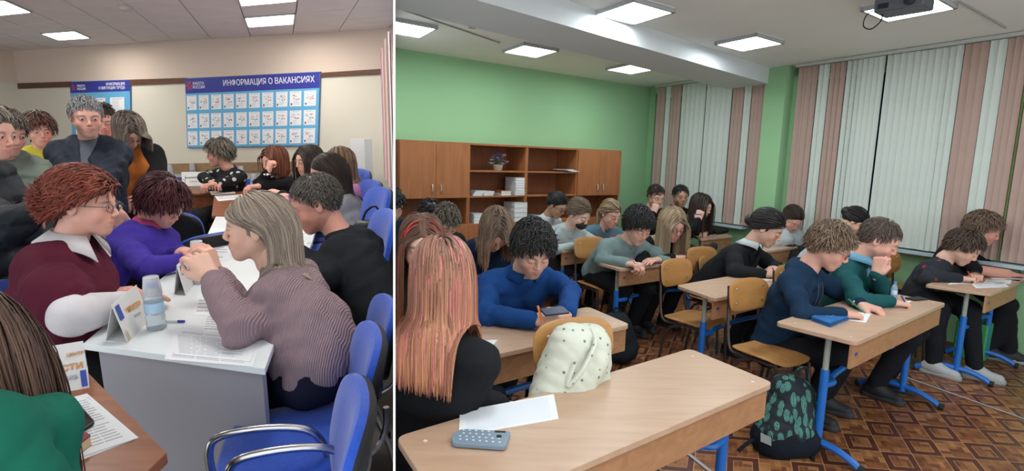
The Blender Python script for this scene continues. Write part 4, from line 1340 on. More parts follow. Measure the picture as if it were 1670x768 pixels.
def school_desk(BL, FL, FR, label, marks=True, blue_mark=True):
    """BL, FL, FR: corner points of the top; the front (FL-FR) carries the panel"""
    BL, FL, FR = [np.array([p[0], p[1], 0.0]) for p in (BL, FL, FR)]
    BR = BL + FR - FL; base = FL.copy()
    root = empty('school_desk', Matrix.Translation(Vector(base.tolist()))); tag(root, label, 'desk', 'two-seat school desks')
    a = unit(FR - FL); b = unit(BL - FL); Lw = np.linalg.norm(FR - FL); Dw = np.linalg.norm(BL - FL)
    T = lambda s_, t_, z: a * (s_ if s_ >= 0 else Lw + s_) + b * t_ + ZV * z
    m = MB(); m.slab(rounded([T(0, 0, DZ - .022), T(Lw, 0, DZ - .022), T(Lw, Dw, DZ - .022), T(0, Dw, DZ - .022)], .035), ZV * .022)
    m.build('desk_top', desk_wood, root, bevel=.002)
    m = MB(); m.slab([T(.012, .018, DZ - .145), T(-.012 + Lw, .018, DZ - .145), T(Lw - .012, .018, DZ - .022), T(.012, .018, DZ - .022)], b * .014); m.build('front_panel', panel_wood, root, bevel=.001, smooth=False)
    if blue_mark:
        m = MB(); m.slab([T(.05, .0165, DZ - .085), T(.078, .0165, DZ - .085), T(.078, .0165, DZ - .07), T(.05, .0165, DZ - .07)], b * .0015); m.build('size_mark', mat('mark_blue', (.02, .06, .35), .5), root, smooth=False)
    for s_ in (.07, Lw - .07):
        sx = 1 if s_ < Lw / 2 else -1; pt_ = Dw * .38
        m = MB(); m.tube([T(s_, pt_, .45), T(s_, pt_, DZ - .022)], .015, 10); m.build('leg_extension', grey_steel, root)
        m = MB(); m.tube([T(s_, pt_, .05), T(s_, pt_, .47)], .021, 10)
        m.tube([T(s_, Dw * 1.02, .024), T(s_, Dw * .93, .046), T(s_, Dw * .66, .082), T(s_, pt_, .082), T(s_, Dw * .14, .070), T(s_, -Dw * .06, .040), T(s_, -Dw * .13, .022)], .019, 8, smoothing=4)
        m.build('leg', blue_steel, root)
        for ya, yb in ((-.13, -.20), (1.02, 1.08)):
            m = MB(); m.tube([T(s_, Dw * ya, .022), T(s_, Dw * yb, .018)], .021, 8); m.build('foot_cap', rubber, root)
    m = MB(); pt_ = Dw * .38; m.tube([T(.07, pt_, .385), T(.16, pt_ - .01, .385), T(.24, pt_ + .03, .385), T(Lw * .5, pt_ + .06, .385), T(Lw - .24, pt_ + .03, .385), T(Lw - .16, pt_ - .01, .385), T(Lw - .07, pt_, .385)], .017, 8, smoothing=4); m.build('cross_bar', blue_steel, root)
    for s_ in (.07, Lw - .07):
        m = MB(); m.tube([T(s_, pt_, DZ - .035), T(s_, Dw - .04, DZ - .035)], .010, 6); m.build('top_bracket', dark_steel, root)
    if marks:
        for s_, t_ in ((.07, .05), (Lw - .07, .05), (.07, Dw - .07), (Lw - .07, Dw - .07)):
            m = MB(); m.lathe([(.006, 0), (.006, .0012), (.002, .0018)], 10, c=T(s_, t_, DZ)); m.build('screw_cap', mat('screw_white', (.7, .66, .6), .4), root)
    return root


def school_chair(x, y, yaw, label, s=1.0, sz=.40):
    root = empty('school_chair', Matrix.Translation((x, y, 0)) @ Matrix.Rotation(math.radians(yaw), 4, 'Z') @ Matrix.Scale(s, 4)); tag(root, label, 'chair', 'plywood school chairs')
    # local: faces +x
    m = pad(.35, .36, [(.96, 0), (1, .003), (1, .009), (.96, .012)], e=4, fnz=lambda x_, y_: .014 * (y_ / .18) ** 2 - .02 * max(0, (x_ - .08) / .1) ** 2)
    o = m.build('seat', ply, root); o.location = (0, 0, sz)
    m = pad(.37, .20, [(.96, 0), (1, .003), (1, .008), (.96, .011)], e=3.2, fnz=lambda x_, y_: +.035 * (x_ / .185) ** 2 - .012)
    o = m.build('backrest', ply, root); o.matrix_local = Matrix.Translation((-.20, 0, sz + .31)) @ Matrix.Rotation(math.radians(90), 4, 'Z') @ Matrix.Rotation(math.radians(82), 4, 'X')
    for sg in (-1, 1):
        m = MB(); yy = .155 * sg
        m.tube([(.17, yy, .01), (.145, yy, sz - .04), (.11, yy, sz - .012), (-.08, yy * .97, sz - .014), (-.15, yy, sz - .01), (-.185, yy * .95, sz + .06), (-.205, yy * .9, sz + .22), (-.222, yy * .85, sz + .37)], .010, 7, smoothing=3); m.build('side_frame', dark_steel, root)
        m = MB(); m.tube([(-.02, yy * .97, sz - .02), (-.12, yy, sz - .09), (-.18, yy * 1.03, .01)], .010, 7, smoothing=3); m.build('leg', dark_steel, root)
        for q_ in ((-.205, yy * .78, sz + .36), (-.200, yy * .78, sz + .27)):
            m = MB(); m.lathe([(.007, 0), (.007, .003), (.003, .006)], 8); o = m.build('screw', metal, root); o.matrix_local = Matrix.Translation((q_[0] + .03, q_[1], q_[2])) @ Matrix.Rotation(math.radians(90), 4, 'Y')
    m = MB(); m.tube([(.10, -.15, sz - .012), (.10, .15, sz - .012)], .009, 6); m.tube([(-.12, -.15, sz - .012), (-.12, .15, sz - .012)], .009, 6); m.build('stretcher', dark_steel, root)
    for c in root.children_recursive if hasattr(root, 'children_recursive') else []: pass
    return root


def office_chair(room, x, y, yaw, label, tube_m=chrome, sz=.44, s=1.0, lean=12, arms=False):
    root = empty('upholstered_chair', room.M @ Matrix.Translation((x, y, 0)) @ Matrix.Rotation(math.radians(yaw), 4, 'Z') @ Matrix.Scale(s, 4)); tag(root, label, 'chair', 'blue upholstered chairs')
    m = pad(.44, .46, [(.90, 0), (.98, .010), (1, .026), (.985, .042), (.93, .052)], n=44, e=3.4, fnz=lambda x_, y_: -.012 * (max(0, x_) / .22) ** 3)
    o = m.build('seat', blue_fab, root); o.location = (.02, 0, sz)
    m = pad(.42, .44, [(.92, 0), (1, .006), (1, .014)], n=44, e=3.4); o = m.build('seat_shell', blk_plast, root); o.location = (.02, 0, sz - .012)
    Rb = Matrix.Translation((-.245, 0, sz + .215)) @ Matrix.Rotation(math.radians(90), 4, 'Z') @ Matrix.Rotation(math.radians(90 - lean), 4, 'X')
    dz = lambda x_, y_: .04 * (x_ / .23) ** 2 - .012
    m = pad(.46, .34, [(.97, .014), (1, .026), (.985, .042), (.90, .052)], n=44, e=2.9, fnz=lambda a, b_: -dz(a, b_) * -1); 
    o = m.build('backrest', blue_fab, root); o.matrix_local = Rb
    m = pad(.455, .335, [(.90, -.002), (.98, .004), (1.0, .014), (1.0, .022)], n=44, e=2.9, fnz=lambda a, b_: dz(a, b_)); o = m.build('back_shell', blk_plast, root); o.matrix_local = Rb
    for sg in (-1, 1):
        m = MB(); yy = .235 * sg
        m.tube([(.22, yy, .012), (.20, yy, sz - .07), (.16, yy, sz - .022), (.02, yy, sz - .020), (-.10, yy, sz - .022), (-.15, yy, sz - .06), (-.26, yy, .012)], .0125, 10, smoothing=5); m.build('leg_frame', tube_m, root)
        m = MB(); m.tube([(-.10, .12 * sg, sz - .02), (-.22, .12 * sg, sz + .02), (-.262, .12 * sg, sz + .09), (-.268, .12 * sg, sz + .17)], .010, 8, smoothing=4); m.build('back_support', tube_m, root)
        for q_ in ((.22, yy, 0), (-.26, yy, 0)):
            m = MB(); m.lathe([(.017, 0), (.017, .03)], 10, c=q_); m.build('foot_cap', rubber, root)
        if arms:
            m = MB(); ya = .27 * sg
            m.tube([(.16, ya, sz - .01), (.17, ya, sz + .12), (.13, ya, sz + .17), (-.02, ya, sz + .17), (-.12, ya, sz + .13), (-.16, ya, sz + .02), (-.17, ya, sz - .01)], .012, 10, smoothing=5); m.build('armrest', tube_m, root)
    m = MB(); m.tube([(.12, -.23, sz - .022), (.12, .23, sz - .022)], .010, 8); m.tube([(-.09, -.23, sz - .022), (-.09, .23, sz - .022)], .010, 8); m.build('stretcher', tube_m, root)
    return root


def sheet(room, z, px, label, lines=14, group=None, name='paper_sheet', cat='paper', th=.0012, ink_m=None, grid=False, m=None):
    """a sheet of paper whose corners lie at four pixels of the table plane"""
    q_ = [room.P(x, y, z) for x, y in px]; base = sum(q_) / 4; base[2] = z
    Q = [p - base for p in q_]
    mb = MB(); mb.slab(Q, ZV * th)
    o = mb.build(name, m or paper, smooth=False); o.matrix_world = room.M @ Matrix.Translation(Vector(base.tolist())); tag(o, label, cat, group)
    if lines:
        pm = MB(); g = random.Random(int(px[0][0]))
        for k in range(lines):
            t0 = .08 + .86 * k / lines; t1 = t0 + .86 / lines * (.22 if grid else .38)
            s1 = .93 if grid else g.choice([.92, .9, .92, .6, .8])
            n = 1 if grid else 3; s = .07
            for j in range(n):
                e = s + (s1 - .07) / n - (.02 if n > 1 else 0)
                pm.slab([p + ZV * th for p in (bil(Q, s, t0), bil(Q, e, t0), bil(Q, e, t1), bil(Q, s, t1))], ZV * .0002); s = e + .02
        c = pm.build('print', ink_m or mat('print_grey', (.45, .46, .50), .8), o, smooth=False)
    return o


def box_obj(name, room, p, yaw, dims, m, label, cat, bevel=.003, group=None, pitch=0, roll=0):
    mb = MB(); x, y, z = dims; mb.box(-x / 2, x / 2, -y / 2, y / 2, 0, z)
    o = mb.build(name, m, bevel=bevel, smooth=True); o.matrix_world = at(room, p, yaw, pitch, roll); tag(o, label, cat, group); return o


def bottle(room, p, label, h=.205, r=.032, cup=True, group='water bottles on the tables'):
    root = empty('water_bottle', room.M @ Matrix.Translation(Vector(p.tolist()))); tag(root, label, 'bottle', group)
    pl = mat('clear_blue_plastic', (.78, .88, .95), .12, trans=.75, spec=.5)
    m = MB(); k = h / .205
    m.lathe([(r * .8, 0), (r, .006 * k), (r, .03 * k), (r * .93, .036 * k), (r, .045 * k), (r, .060 * k), (r * .9, .068 * k), (r, .078 * k), (r, .125 * k), (r * .96, .14 * k), (r * .7, .165 * k), (r * .42, .180 * k), (r * .42, .19 * k)], 24); m.build('bottle_body', pl, root)
    m = MB(); m.lathe([(r * 1.01, .078 * k), (r * 1.01, .120 * k)], 24); lb = m.build('label', mat('bottle_label', (.45, .66, .85), .5), root)
    m = MB(); m.lathe([(r * .5, .182 * k), (r * .5, .202 * k), (r * .44, .205 * k)], 18); m.build('cap', mat('cap_blue', (.03, .22, .60), .4), root)
    if cup:
        c = MB(); z0 = .150 * k; c.lathe([(r * .98, z0), (r * .96, z0 + .02 * k), (r * .78, z0 + .078 * k), (r * .70, z0 + .080 * k)], 24)
        c.build('upturned_cup', mat('milky_cup', (.92, .94, .96), .2, trans=.6), root)
    return root


def tent(room, A, B, h, dep, label, text=None, textm=None, faces=(True, True), lean=None, stub='ЗАНЯТОСТИ', size=.3, flip=False, blue=(.03, .12), group='folded card tent signs'):
    """card folded to a tent standing on the base line A-B; dep = vector to the hidden foot"""
    A, B, dep = np.array(A), np.array(B), np.array(dep)
    root = empty('tent_sign', room.M @ Matrix.Translation(Vector(A.tolist()))); tag(root, label, 'sign', group)
    b = B - A; top = dep * .5 + ZV * h
    cm_ = mat('sign_card', (.74, .74, .73), .55)
    n1 = unit(np.cross(b, top))
    m = MB(); m.slab([0 * b, b, b + top, top], -n1 * .0015); m.build('front_leaf', cm_, root, smooth=False)
    n2 = unit(np.cross(b, top - dep))
    m = MB(); m.slab([dep, dep + b, b + top, top], n2 * .0015); m.build('rear_leaf', cm_, root, smooth=False)
    m = MB(); m.slab([0 * b, b, b + dep, dep], ZV * .0012); m.build('base_leaf', cm_, root, smooth=False)
    # printing on the front leaf
    X = unit(b); Y = unit(top); Nn = unit(np.cross(X, Y)); out = Nn if (Nn @ -dep) > 0 else -Nn
    L_ = np.linalg.norm(b); Hh = np.linalg.norm(top)
    def patch(s0, s1, t0, t1, m_, nm):
        q_ = [b * s + top * t + out * .0022 for s, t in ((s0, t0), (s1, t0), (s1, t1), (s0, t1))]
        mm = MB(); mm.slab(q_, -out * .0006); return mm.build(nm, m_, root, smooth=False)
    return root, b, top, out, patch, X, Y
# ================================================================== LEFT ROOM: furniture and things
LEFT_BEGIN = set(bpy.data.objects)
TZ = .74


def L_table(px_quad, label, panel_px=None, m_top=grey_lam, m_side=grey_side, z=TZ, th=.024, name='office_table', side_in=.03, front=(0, 1), sides=True):
    q_ = [LF.P(x, y, z) for x, y in px_quad]; base = q_[0].copy(); base[2] = 0
    root = empty(name, LF.M @ Matrix.Translation(Vector(base.tolist()))); tag(root, label, 'table')
    Q = [p - base for p in q_]
    m = MB(); m.slab([p - ZV * th for p in Q], ZV * th); m.build('table_top', m_top, root, smooth=False, bevel=.003)
    c = sum(Q) / 4
    ins = [c + (p - c) * .93 for p in Q]
    i, j = front
    A, B = ins[i].copy(), ins[j].copy(); A[2] = B[2] = .01
    C, D_ = ins[2].copy(), ins[3].copy(); C[2] = D_[2] = .01
    if sides:
        m = MB(); nn = unit(np.cross(B - A, ZV)); m.slab([A, B, B + ZV * (z - th - .01), A + ZV * (z - th - .01)], nn * -.018); m.build('end_panel', m_side, root, smooth=False)
        m = MB(); m.slab([D_, C, C + ZV * (z - th - .01), D_ + ZV * (z - th - .01)], nn * .018); m.build('end_panel', m_side, root, smooth=False)
        a2, b2 = lerp(A, D_, .1) * .5 + lerp(B, C, .1) * .5, lerp(A, D_, .9) * .5 + lerp(B, C, .9) * .5; sd = unit(B - A) * .016
        m = MB(); m.slab([a2 + ZV * .35, b2 + ZV * .35, b2 + ZV * (z - th - .02), a2 + ZV * (z - th - .02)], sd); m.build('middle_panel', m_side, root, smooth=False)
    return root, Q, base


L_table([(135, 560), (432, 601), (508, 397), (331, 397)], 'long pale grey office table in front, end panel towards the viewer')
L_table([(331.5, 396), (509, 396), (520, 356), (352, 353)], 'second pale grey table joined behind the front grey table')
L_table([(345, 352), (520, 354), (530, 318), (350, 312)], 'brown table between the grey tables and the far row', m_top=dark_wood, m_side=dark_wood)
L_table([(243, 318), (420, 312), (428, 301), (240, 306)], 'far brown conference table below the wide notice board', m_top=dark_wood, m_side=dark_wood)
L_table([(-230, 640), (60, 940), (272, 737), (135, 598)], 'brown wooden table at the lower left with a rounded dark edge', m_top=dark_wood, m_side=dark_wood, th=.03, front=(2, 3), sides=False)

for (px, py, z_, yw, lb, arm) in [(592, 735, .66, 198, 'nearest blue chair, empty, at the bottom edge beside the grey table', True), (613, 615, .66, 200, 'blue chair under the woman in the knitted mauve sweater', True)]:
    p = LF.P(px, py, z_) + rotz(yw)[:, 0] * .25; office_chair(LF, p[0], p[1], yw, lb, arms=arm)
for (px, py, dep, yw, lb) in [(636, 545, 2.3, 203, 'blue chair carrying the man in the black shirt'), (637, 400, 3.1, 205, 'blue chair back just right of the man in the black shirt'), (626, 353, 3.9, 210, 'blue chair with a black handbag hanging on it'),
                              (610, 334, 4.5, 212, 'blue chair back fourth from the viewer along the wall row'), (592, 314, 5.0, 214, 'blue chair back farthest along the row by the wall')]:
    p = LF.D(px, py, dep); sc_ = min(max(p[2] / .66, .8), 1.35); p = p + rotz(yw)[:, 0] * .25 * sc_; office_chair(LF, p[0], p[1], yw, lb, s=sc_)
for (px, py, dep, yw, lb) in [(300, 345, 4.3, 95, 'empty chair turned with its black back to the viewer behind the woman in purple'), (312, 400, 3.45, 150, 'blue and black chair between the woman in purple and the second grey table'),
                              (275, 300, 6.3, -80, 'far blue chair left of the woman in the dotted blouse'), (388, 300, 6.2, -95, 'far blue chair under the woman in the dotted blouse'),
                              (218, 420, 3.2, 20, 'blue chair carrying the woman in purple'), (100, 520, 2.3, 15, 'blue chair hidden under the woman in the burgundy cape')]:
    p = LF.D(px, py, dep); office_chair(LF, p[0], p[1], yw, lb, tube_m=dark_steel)

# tent signs
orange = mat('sign_orange', (.66, .28, .05), .6); blue_i = mat('sign_blue', (.05, .08, .38), .6)


def place_tent(A_px, B_px, F_px, h, label, ttl, sz, tpos, blue=None, flip=False, gold=False, dim=None):
    A, B, Ft = LF.P(*A_px, TZ), LF.P(*B_px, TZ), LF.P(*F_px, TZ)
    root, b, top, out, patch, X, Y = tent(LF, A, B, h, Ft - A, label)
    Xd = X; N_ = out
    if np.cross(Xd, Y) @ N_ < 0: Xd = -X
    M_ = Matrix(((Xd[0], Y[0], N_[0], 0), (Xd[1], Y[1], N_[1], 0), (Xd[2], Y[2], N_[2], 0), (0, 0, 0, 1)))
    for (tx, s, t, z_, mm) in ttl:
        p = b * s + top * t + N_ * .0024
        o = text_obj('lettering', tx, z_, mm, root.matrix_world @ Matrix.Translation(Vector(p.tolist())) @ M_, root, 'CENTER', ext=.0004, bold=z_ * .03)
    if blue: patch(*blue, blue_i, 'emblem')
    if gold:
        for k in range(5): patch(.02 + k * .022, .03 + k * .022, .04, .22 + .05 * (k % 3), mat('sign_gold', (.55, .42, .22), .6), 'print')
    return root, patch


lgr = mat('sign_grey_text', (.50, .50, .55), .6)
place_tent((209, 560), (246, 520), (172, 556), .135, 'white card tent sign nearest the front edge of the grey table, beside a bottle', [('ЗАНЯТОСТИ', .50, .56, .025, orange), ('населения', .6, .36, .011, lgr)], .03, None, blue=(.05, .19, .55, .92), gold=True)
place_tent((303, 482), (335, 440), (284, 480), .135, 'white card tent sign in the middle of the grey table by the second bottle', [('ЗАНЯТОСТИ', .58, .52, .024, orange)], .03, None, blue=(.08, .2, .6, .9))
TB = lambda px, py: LF.P(px, py, TZ)
place_tent((45, 652), (146, 632), (50, 615), .115, 'large card tent sign on the brown table at the lower left', [('ЗАНЯТОСТИ', .40, .42, .024, orange), ('НАСЕЛЕНИЯ', .42, .22, .018, lgr), ('ЦЕНТР', .84, .72, .012, orange)], .03, None, blue=(.88, .98, .04, .38))
place_tent((297, 304), (334, 303), (299, 298), .15, 'white card sign standing on the far table left of the dotted blouse', [('ВАКАНСИИ', .5, .55, .03, ink), ('* * * *', .5, .25, .03, ink)], .03, None)
place_tent((370, 309), (388, 308), (372, 304), .17, 'tilted white card sign in front of the woman in the dotted blouse', [('ЦЕНТР', .5, .4, .03, ink)], .03, None)
place_tent((378, 405), (392, 404), (380, 395), .10, 'small green-grey card tent half hidden by the blond woman', [], .03, None)
# bottles
for (px, py, lb, h_) in [(256, 536, 'water bottle with an upturned cup on the front of the grey table', .180), (327, 462, 'water bottle with an upturned cup beside the blond woman', .185), (395, 310, 'tall bottle by the tilted card sign on the far table', .24),
                        (415, 312, 'small blue bottle on the far table right of the tilted card sign', .17), (437, 318, 'short bottle beside crumpled white paper on the far table', .13), (279, 300, 'bottle with a cup at the left end of the far table', .21), (316, 296, 'bottle behind the lettered card on the far table', .20)]:
    bottle(LF, LF.P(px, py, TZ), lb, h_, r=.032 if py > 400 else .036)
# papers
sheet(LF, TZ, [(289, 536), (428, 552), (412, 598), (268, 586)], 'printed page lying nearest on the grey table corner', 20, 'papers on the grey table')
sheet(LF, TZ + .002, [(280, 542), (420, 556), (408, 590), (284, 578)], 'printed page on top of the near pile by the knitted elbow', 20, 'papers on the grey table')
sheet(LF, TZ, [(337, 514), (366, 516), (362, 543), (329, 541)], 'small open notebook left of the knitted elbow', 6, 'papers on the grey table')
sheet(LF, TZ, [(322, 487), (362, 487), (362, 514), (316, 514)], 'white page between the second bottle and the knitted sleeve', 4, 'papers on the grey table')
sheet(LF, TZ, [(330, 400), (376, 401), (374, 425), (322, 425)], 'page with a grey stamp in front of the second bottle', 5, 'papers on the grey table')
sheet(LF, TZ, [(345, 372), (372, 372), (370, 390), (336, 390)], 'blank page at the near end of the second grey table', 0, 'papers on the grey table')
sheet(LF, TZ, [(460, 372), (505, 373), (500, 386), (456, 385)], 'page at the black-shirted man elbow', 3, 'papers on the grey table')
sheet(LF, TZ, [(463, 392), (503, 393), (498, 402), (460, 401)], 'lower page in front of the black-shirted man', 3, 'papers on the grey table')
sheet(LF, TZ, [(342, 312), (380, 309), (384, 315), (345, 318)], 'white page on the near edge of the far brown table', 2, 'papers on the far table')
sheet(LF, TZ, [(350, 320), (395, 317), (400, 324), (356, 328)], 'white page in the middle of the brown tables', 2, 'papers on the far table')
sheet(LF, TZ, [(255, 302), (292, 300), (290, 306), (250, 307)], 'white page at the left end of the far table', 0, 'papers on the far table')
sheet(LF, TZ, [(420, 322), (452, 321), (460, 330), (424, 331)], 'white page beside the short bottle on the far tables', 0, 'papers on the far table')
sheet(LF, TZ, [(190, 520), (232, 497), (236, 488), (150, 500)], 'white pages under the hands of the woman in the burgundy cape', 0, 'papers on the grey table')
sheet(LF, TZ, [(119, 648), (142, 642), (226, 714), (96, 765)], 'printed pages on the brown table under the phone', 18, 'papers on the brown table')
sheet(LF, TZ + .002, [(115, 652), (138, 646), (220, 716), (95, 758)], 'top printed page on the brown table beside the red book', 18, 'papers on the brown table')
sheet(LF, TZ, [(28, 616), (70, 604), (82, 612), (40, 628)], 'blank card behind the large tent sign', 0, 'papers on the brown table')
# crumpled tissue
v, f_ = sdf_mesh([ell(LF.P(427, 316, TZ) + np.array([0, 0, .05]), (.045, .035, .05))], .008, folds(.012, 2.5, 4))
o = mesh_obj('paper_tissue', v, f_, paper); o.matrix_world = LF.M; tag(o, 'crumpled white tissue between bottles on the far table', 'tissue')
# pen, phones, red book
def pen(room, a, b, m, label, r=.0042, clip=None, group='pens'):
    a, b = np.array(a, float), np.array(b, float); base = a.copy()
    root = empty('pen', room.M @ Matrix.Translation(Vector(base.tolist()))); tag(root, label, 'pen', group)
    d = b - a; mb = MB(); mb.tube([d * .08, d], r, 8); mb.build('barrel', m, root)
    mb = MB(); mb.tube([d * 0, d * .08], [r * .25, r * .9], 8); mb.build('tip', mat('pen_tip', (.4, .4, .42), .3), root)
    if clip is not None:
        mb = MB(); mb.tube([d * .74, d * 1.02], r * 1.25, 8); mb.build('cap', clip, root)
    return root


dblue = mat('pen_blue', (.03, .04, .30), .4); clearp = mat('pen_clear', (.6, .62, .64), .25)
pen(LF, LF.P(262, 524, TZ + .006), LF.P(300, 524, TZ + .006), clearp, 'clear ballpoint with a dark blue cap beside the front bottle', clip=dblue)
pen(LF, LF.P(334, 480, TZ + .006), LF.P(347, 474, TZ + .006), mat('pen_redwhite', (.5, .12, .12), .4), 'short striped pen near the knitted sleeve')


def phone(room, px, z, th, label, m, cam_m=None, dots=None, name='smartphone'):
    q_ = [room.P(x, y, z) for x, y in px]; base = sum(q_) / 4; base[2] = z
    Q = [p - base for p in q_]; mb = MB(); mb.slab(rounded(Q, .012, 4), ZV * th)
    root = empty(name, room.M @ Matrix.Translation(Vector(base.tolist()))); tag(root, label, 'phone')
    mb.build('case', m, root, bevel=.0015)
    return root, Q


pr, Qp = phone(LF, [(96, 682), (127, 660), (156, 692), (122, 715)], TZ + .004, .009, 'black smartphone lying on the printed pages of the brown table', blk_plast)
mb = MB(); mb.slab([p * .9 + ZV * .0092 for p in Qp], ZV * .0004); mb.build('screen', mat('dark_screen', (.01, .012, .015), .08, spec=.8), pr, smooth=False)
q_ = [LF.P(x, y, TZ + .004) for x, y in ((131, 713), (150, 725), (122, 748), (102, 733))]; base = sum(q_) / 4
root = empty('closed_book', LF.M @ Matrix.Translation(Vector(base.tolist()))); tag(root, 'small dark red book at the shoulder of the woman in green', 'book')
Q = [p - base for p in q_]
mb = MB(); mb.slab([p * .96 for p in Q], ZV * .022); mb.build('pages', mat('page_edges', (.55, .42, .24), .8), root, smooth=False)
mb = MB(); mb.slab([p + ZV * .022 for p in Q], ZV * .004); mb.slab([p - ZV * .003 for p in Q], ZV * .003); mb.build('cover', mat('red_cover', (.22, .03, .05), .6), root, smooth=False)
# handbag on chair
hb = LF.D(603, 368, 3.75)
v, f_ = sdf_mesh([cap(hb + np.array([-.06, 0, -.02]), hb + np.array([.06, -.03, .0]), .055, .05), cap(hb + np.array([-.08, 0, -.06]), hb + np.array([.07, 0, -.06]), .06)], .008, folds(.003, 2, 3))
root = empty('handbag', LF.M @ Matrix.Translation(Vector(hb.tolist()))); tag(root, 'black handbag hanging on a blue chair by the wall', 'bag')
mesh_obj('bag_body', v - hb, f_, mat('black_leather', (.012, .012, .014), .45), root)
mb = MB(); mb.tube([(-.05, 0, .03), (-.02, 0, .10), (.05, -.02, .14), (.09, -.03, .06)], .008, 8, smoothing=5); mb.build('strap', mat('black_leather', (.012, .012, .014)), root)
# light blue paper bag held low by the man in navy
bg = LF.D(181, 385, 3.3); root = empty('gift_bag', LF.M @ Matrix.Translation(Vector(bg.tolist()))); tag(root, 'pale blue printed carrier bag behind the burgundy cape', 'bag')
mb = MB(); mb.box(-.07, .07, -.04, .04, -.12, .10); o = mb.build('bag_body', mat('bag_pale_blue', (.30, .48, .66), .5, noise=(6, .25)), root, smooth=False)
mb = MB(); mb.tube([(-.04, -.04, .10), (-.03, -.04, .17), (.03, -.04, .17), (.04, -.04, .10)], .004, 6, smoothing=5); mb.build('handle', mat('cord_dark', (.05, .06, .08), .7), root)
# ================================================================== LEFT ROOM: people
def cloth(name, c, rough=.9, **k):
    k.setdefault('noise', (7, .12)); k.setdefault('bump', (38, .32, .006)); return mat(name, c, rough, spec=.12, **k)


def puffy(name, c): return mat(name, c, .65, noise=(5, .12), bump=(26, .40, .008), spec=.2)


def shirt_collar(I, m, spread=.030, drop=.050, name='collar', up_=.55):
    """folded shirt collar round the neck, open at the throat"""
    nb, T, Sd, up, s = I['nb'], I['T'], I['Sd'], I['up'], I['s']
    C0 = nb + (I['skull'] - nb) * up_; V = []; n = 27
    for a in np.linspace(-158, 158, n):
        t = math.radians(a - 90); d = Sd * math.cos(t) + T * math.sin(t); f = abs(a) / 158
        p_top = C0 + d * .066 * s + up * (.016 - .030 * f ** 2) * s; p_low = C0 + d * (.066 + spread + .012 * f) * s + up * (-.026 - drop * f ** 4) * s
        V += [p_top, p_low, p_low - d * .004 * s - up * .003, p_top - d * .006 * s]
    F_ = []
    for i in range(n - 1):
        for j in range(4): F_.append((i * 4 + j, i * 4 + (j + 1) % 4, (i + 1) * 4 + (j + 1) % 4, (i + 1) * 4 + j))
    F_ += [(0, 1, 2, 3), ((n - 1) * 4 + 3, (n - 1) * 4 + 2, (n - 1) * 4 + 1, (n - 1) * 4)]
    return I['mk'](name, np.array(V), F_, m)


navyp = cloth('trousers_navy', (.012, .014, .03)); blackp = cloth('trousers_black', (.010, .010, .012))
# bottom-left: long brown hair, green sweater, seen from behind
GREEN = cloth('sweater_green', (.012, .13, .085))
I = person(LF, 'person seen from behind at the lower left, long brown hair over a green sweater', (-78, 560, 1.03), 88, 14, fem=True, s=1.06, neckh=-.15, tyaw=80, pel=(-25, 1080, .92), lod=0, hair='long', hcol='brown',
           hk=dict(length=.80, n=1900, wavy=.06, wid=.0036, clear=.022, col=((.050, .030, .022), (.20, .10, .062))), top='green_sweater', topmat=GREEN, hands=((-60, 800, 1.2), (60, 810, 1.15)), elb=(None, (110, 860, .98)), extra=lambda d: [cap(d['sh'][1] + d['T'] * .03, LF.D(76, 690, 1.07), .05, .050, k=.03), cap(LF.D(76, 690, 1.07), LF.D(84, 830, 1.05), .050, .05, k=.03)], collar='crew', fat=1.05)
# burgundy cape
BURG = cloth('cape_burgundy', (.085, .012, .028), wave=(28, .10))
WHT = cloth('shirt_white', (.62, .60, .62))


def cape(d):
    out = []
    for i, (a, e, hd, fd) in enumerate(d['arms']):
        e2 = a + (e - a) * 1.0
        out += [cap(a + (d['nb'] - a) * .2, a + (e - a) * .80, .075, .085, k=.06), cap(d['waist'], a + (e - a) * .6, .13, .080, k=.08)]
    out += [cap(d['chest'], d['waist'] + d['T'] * .04, .135, .165, k=.08), cap(d['waist'], d['pv'], .16, .17, k=.08)]
    return out


I = person(LF, 'person with short auburn hair, white-framed glasses and a burgundy cape over a white shirt', (138, 333, 2.25), 14, 6, fem=True, s=1.12, tyaw=12, pel=(95, 585, 2.12), lod=0, skin='pink', hair='short', hcol='burg',
           hk=dict(length=.058, sweep=1, n=1100, grav=.45, col=((.085, .020, .012), (.24, .055, .032)), thick=.019), top='burgundy_cape', topmat=BURG, foremat=WHT, fore_r=1.45, hands=((178, 478, 2.30), (206, 494, 2.08)), elb=((150, 500, 2.35), (120, 514, 1.90)),
           pose=('flat', 'flat'), glasses='cat', fat=1.12, extra=cape, fold=.006, top_h=.010, legmat=blackp)
shirt_collar(I, WHT, spread=.045, drop=.085, up_=.62)
box_obj('gloves', LF, LF.P(186, 492, TZ + .02), 30, (.10, .06, .03), mat('glove_yellow', (.75, .42, .02), .7), 'yellow and black gloves under the hands of the woman in burgundy', 'gloves', bevel=.012)
# purple sweater
PURP = cloth('sweater_purple', (.055, .035, .30))
I = person(LF, 'person with short plum hair reading in a violet sweater over a pink shirt', (266, 330, 3.05), -14, 34, fem=True, s=1.12, tyaw=5, pel=(218, 442, 3.05), lod=0, skin='pink', hair='short', hcol='plum', hk=dict(length=.07, n=520, thick=.014, fringe=.5),
           top='violet_sweater', topmat=PURP, hands=((297, 410, 2.85), (292, 425, 2.75)), elb=((255, 432, 3.05), (238, 438, 2.62)), pose=('write', 'flat'), fat=1.18, legmat=blackp)
shirt_collar(I, cloth('shirt_pink', (.50, .08, .20)))
sheet(LF, TZ, [(280, 412), (305, 410), (303, 424), (274, 428)], 'page under the hands of the woman in violet', 4, 'papers on the grey table')
# man in the navy jacket, standing
NAVYJ = puffy('jacket_navy', (.012, .018, .032)); GREYT = cloth('turtleneck_grey', (.09, .10, .12))


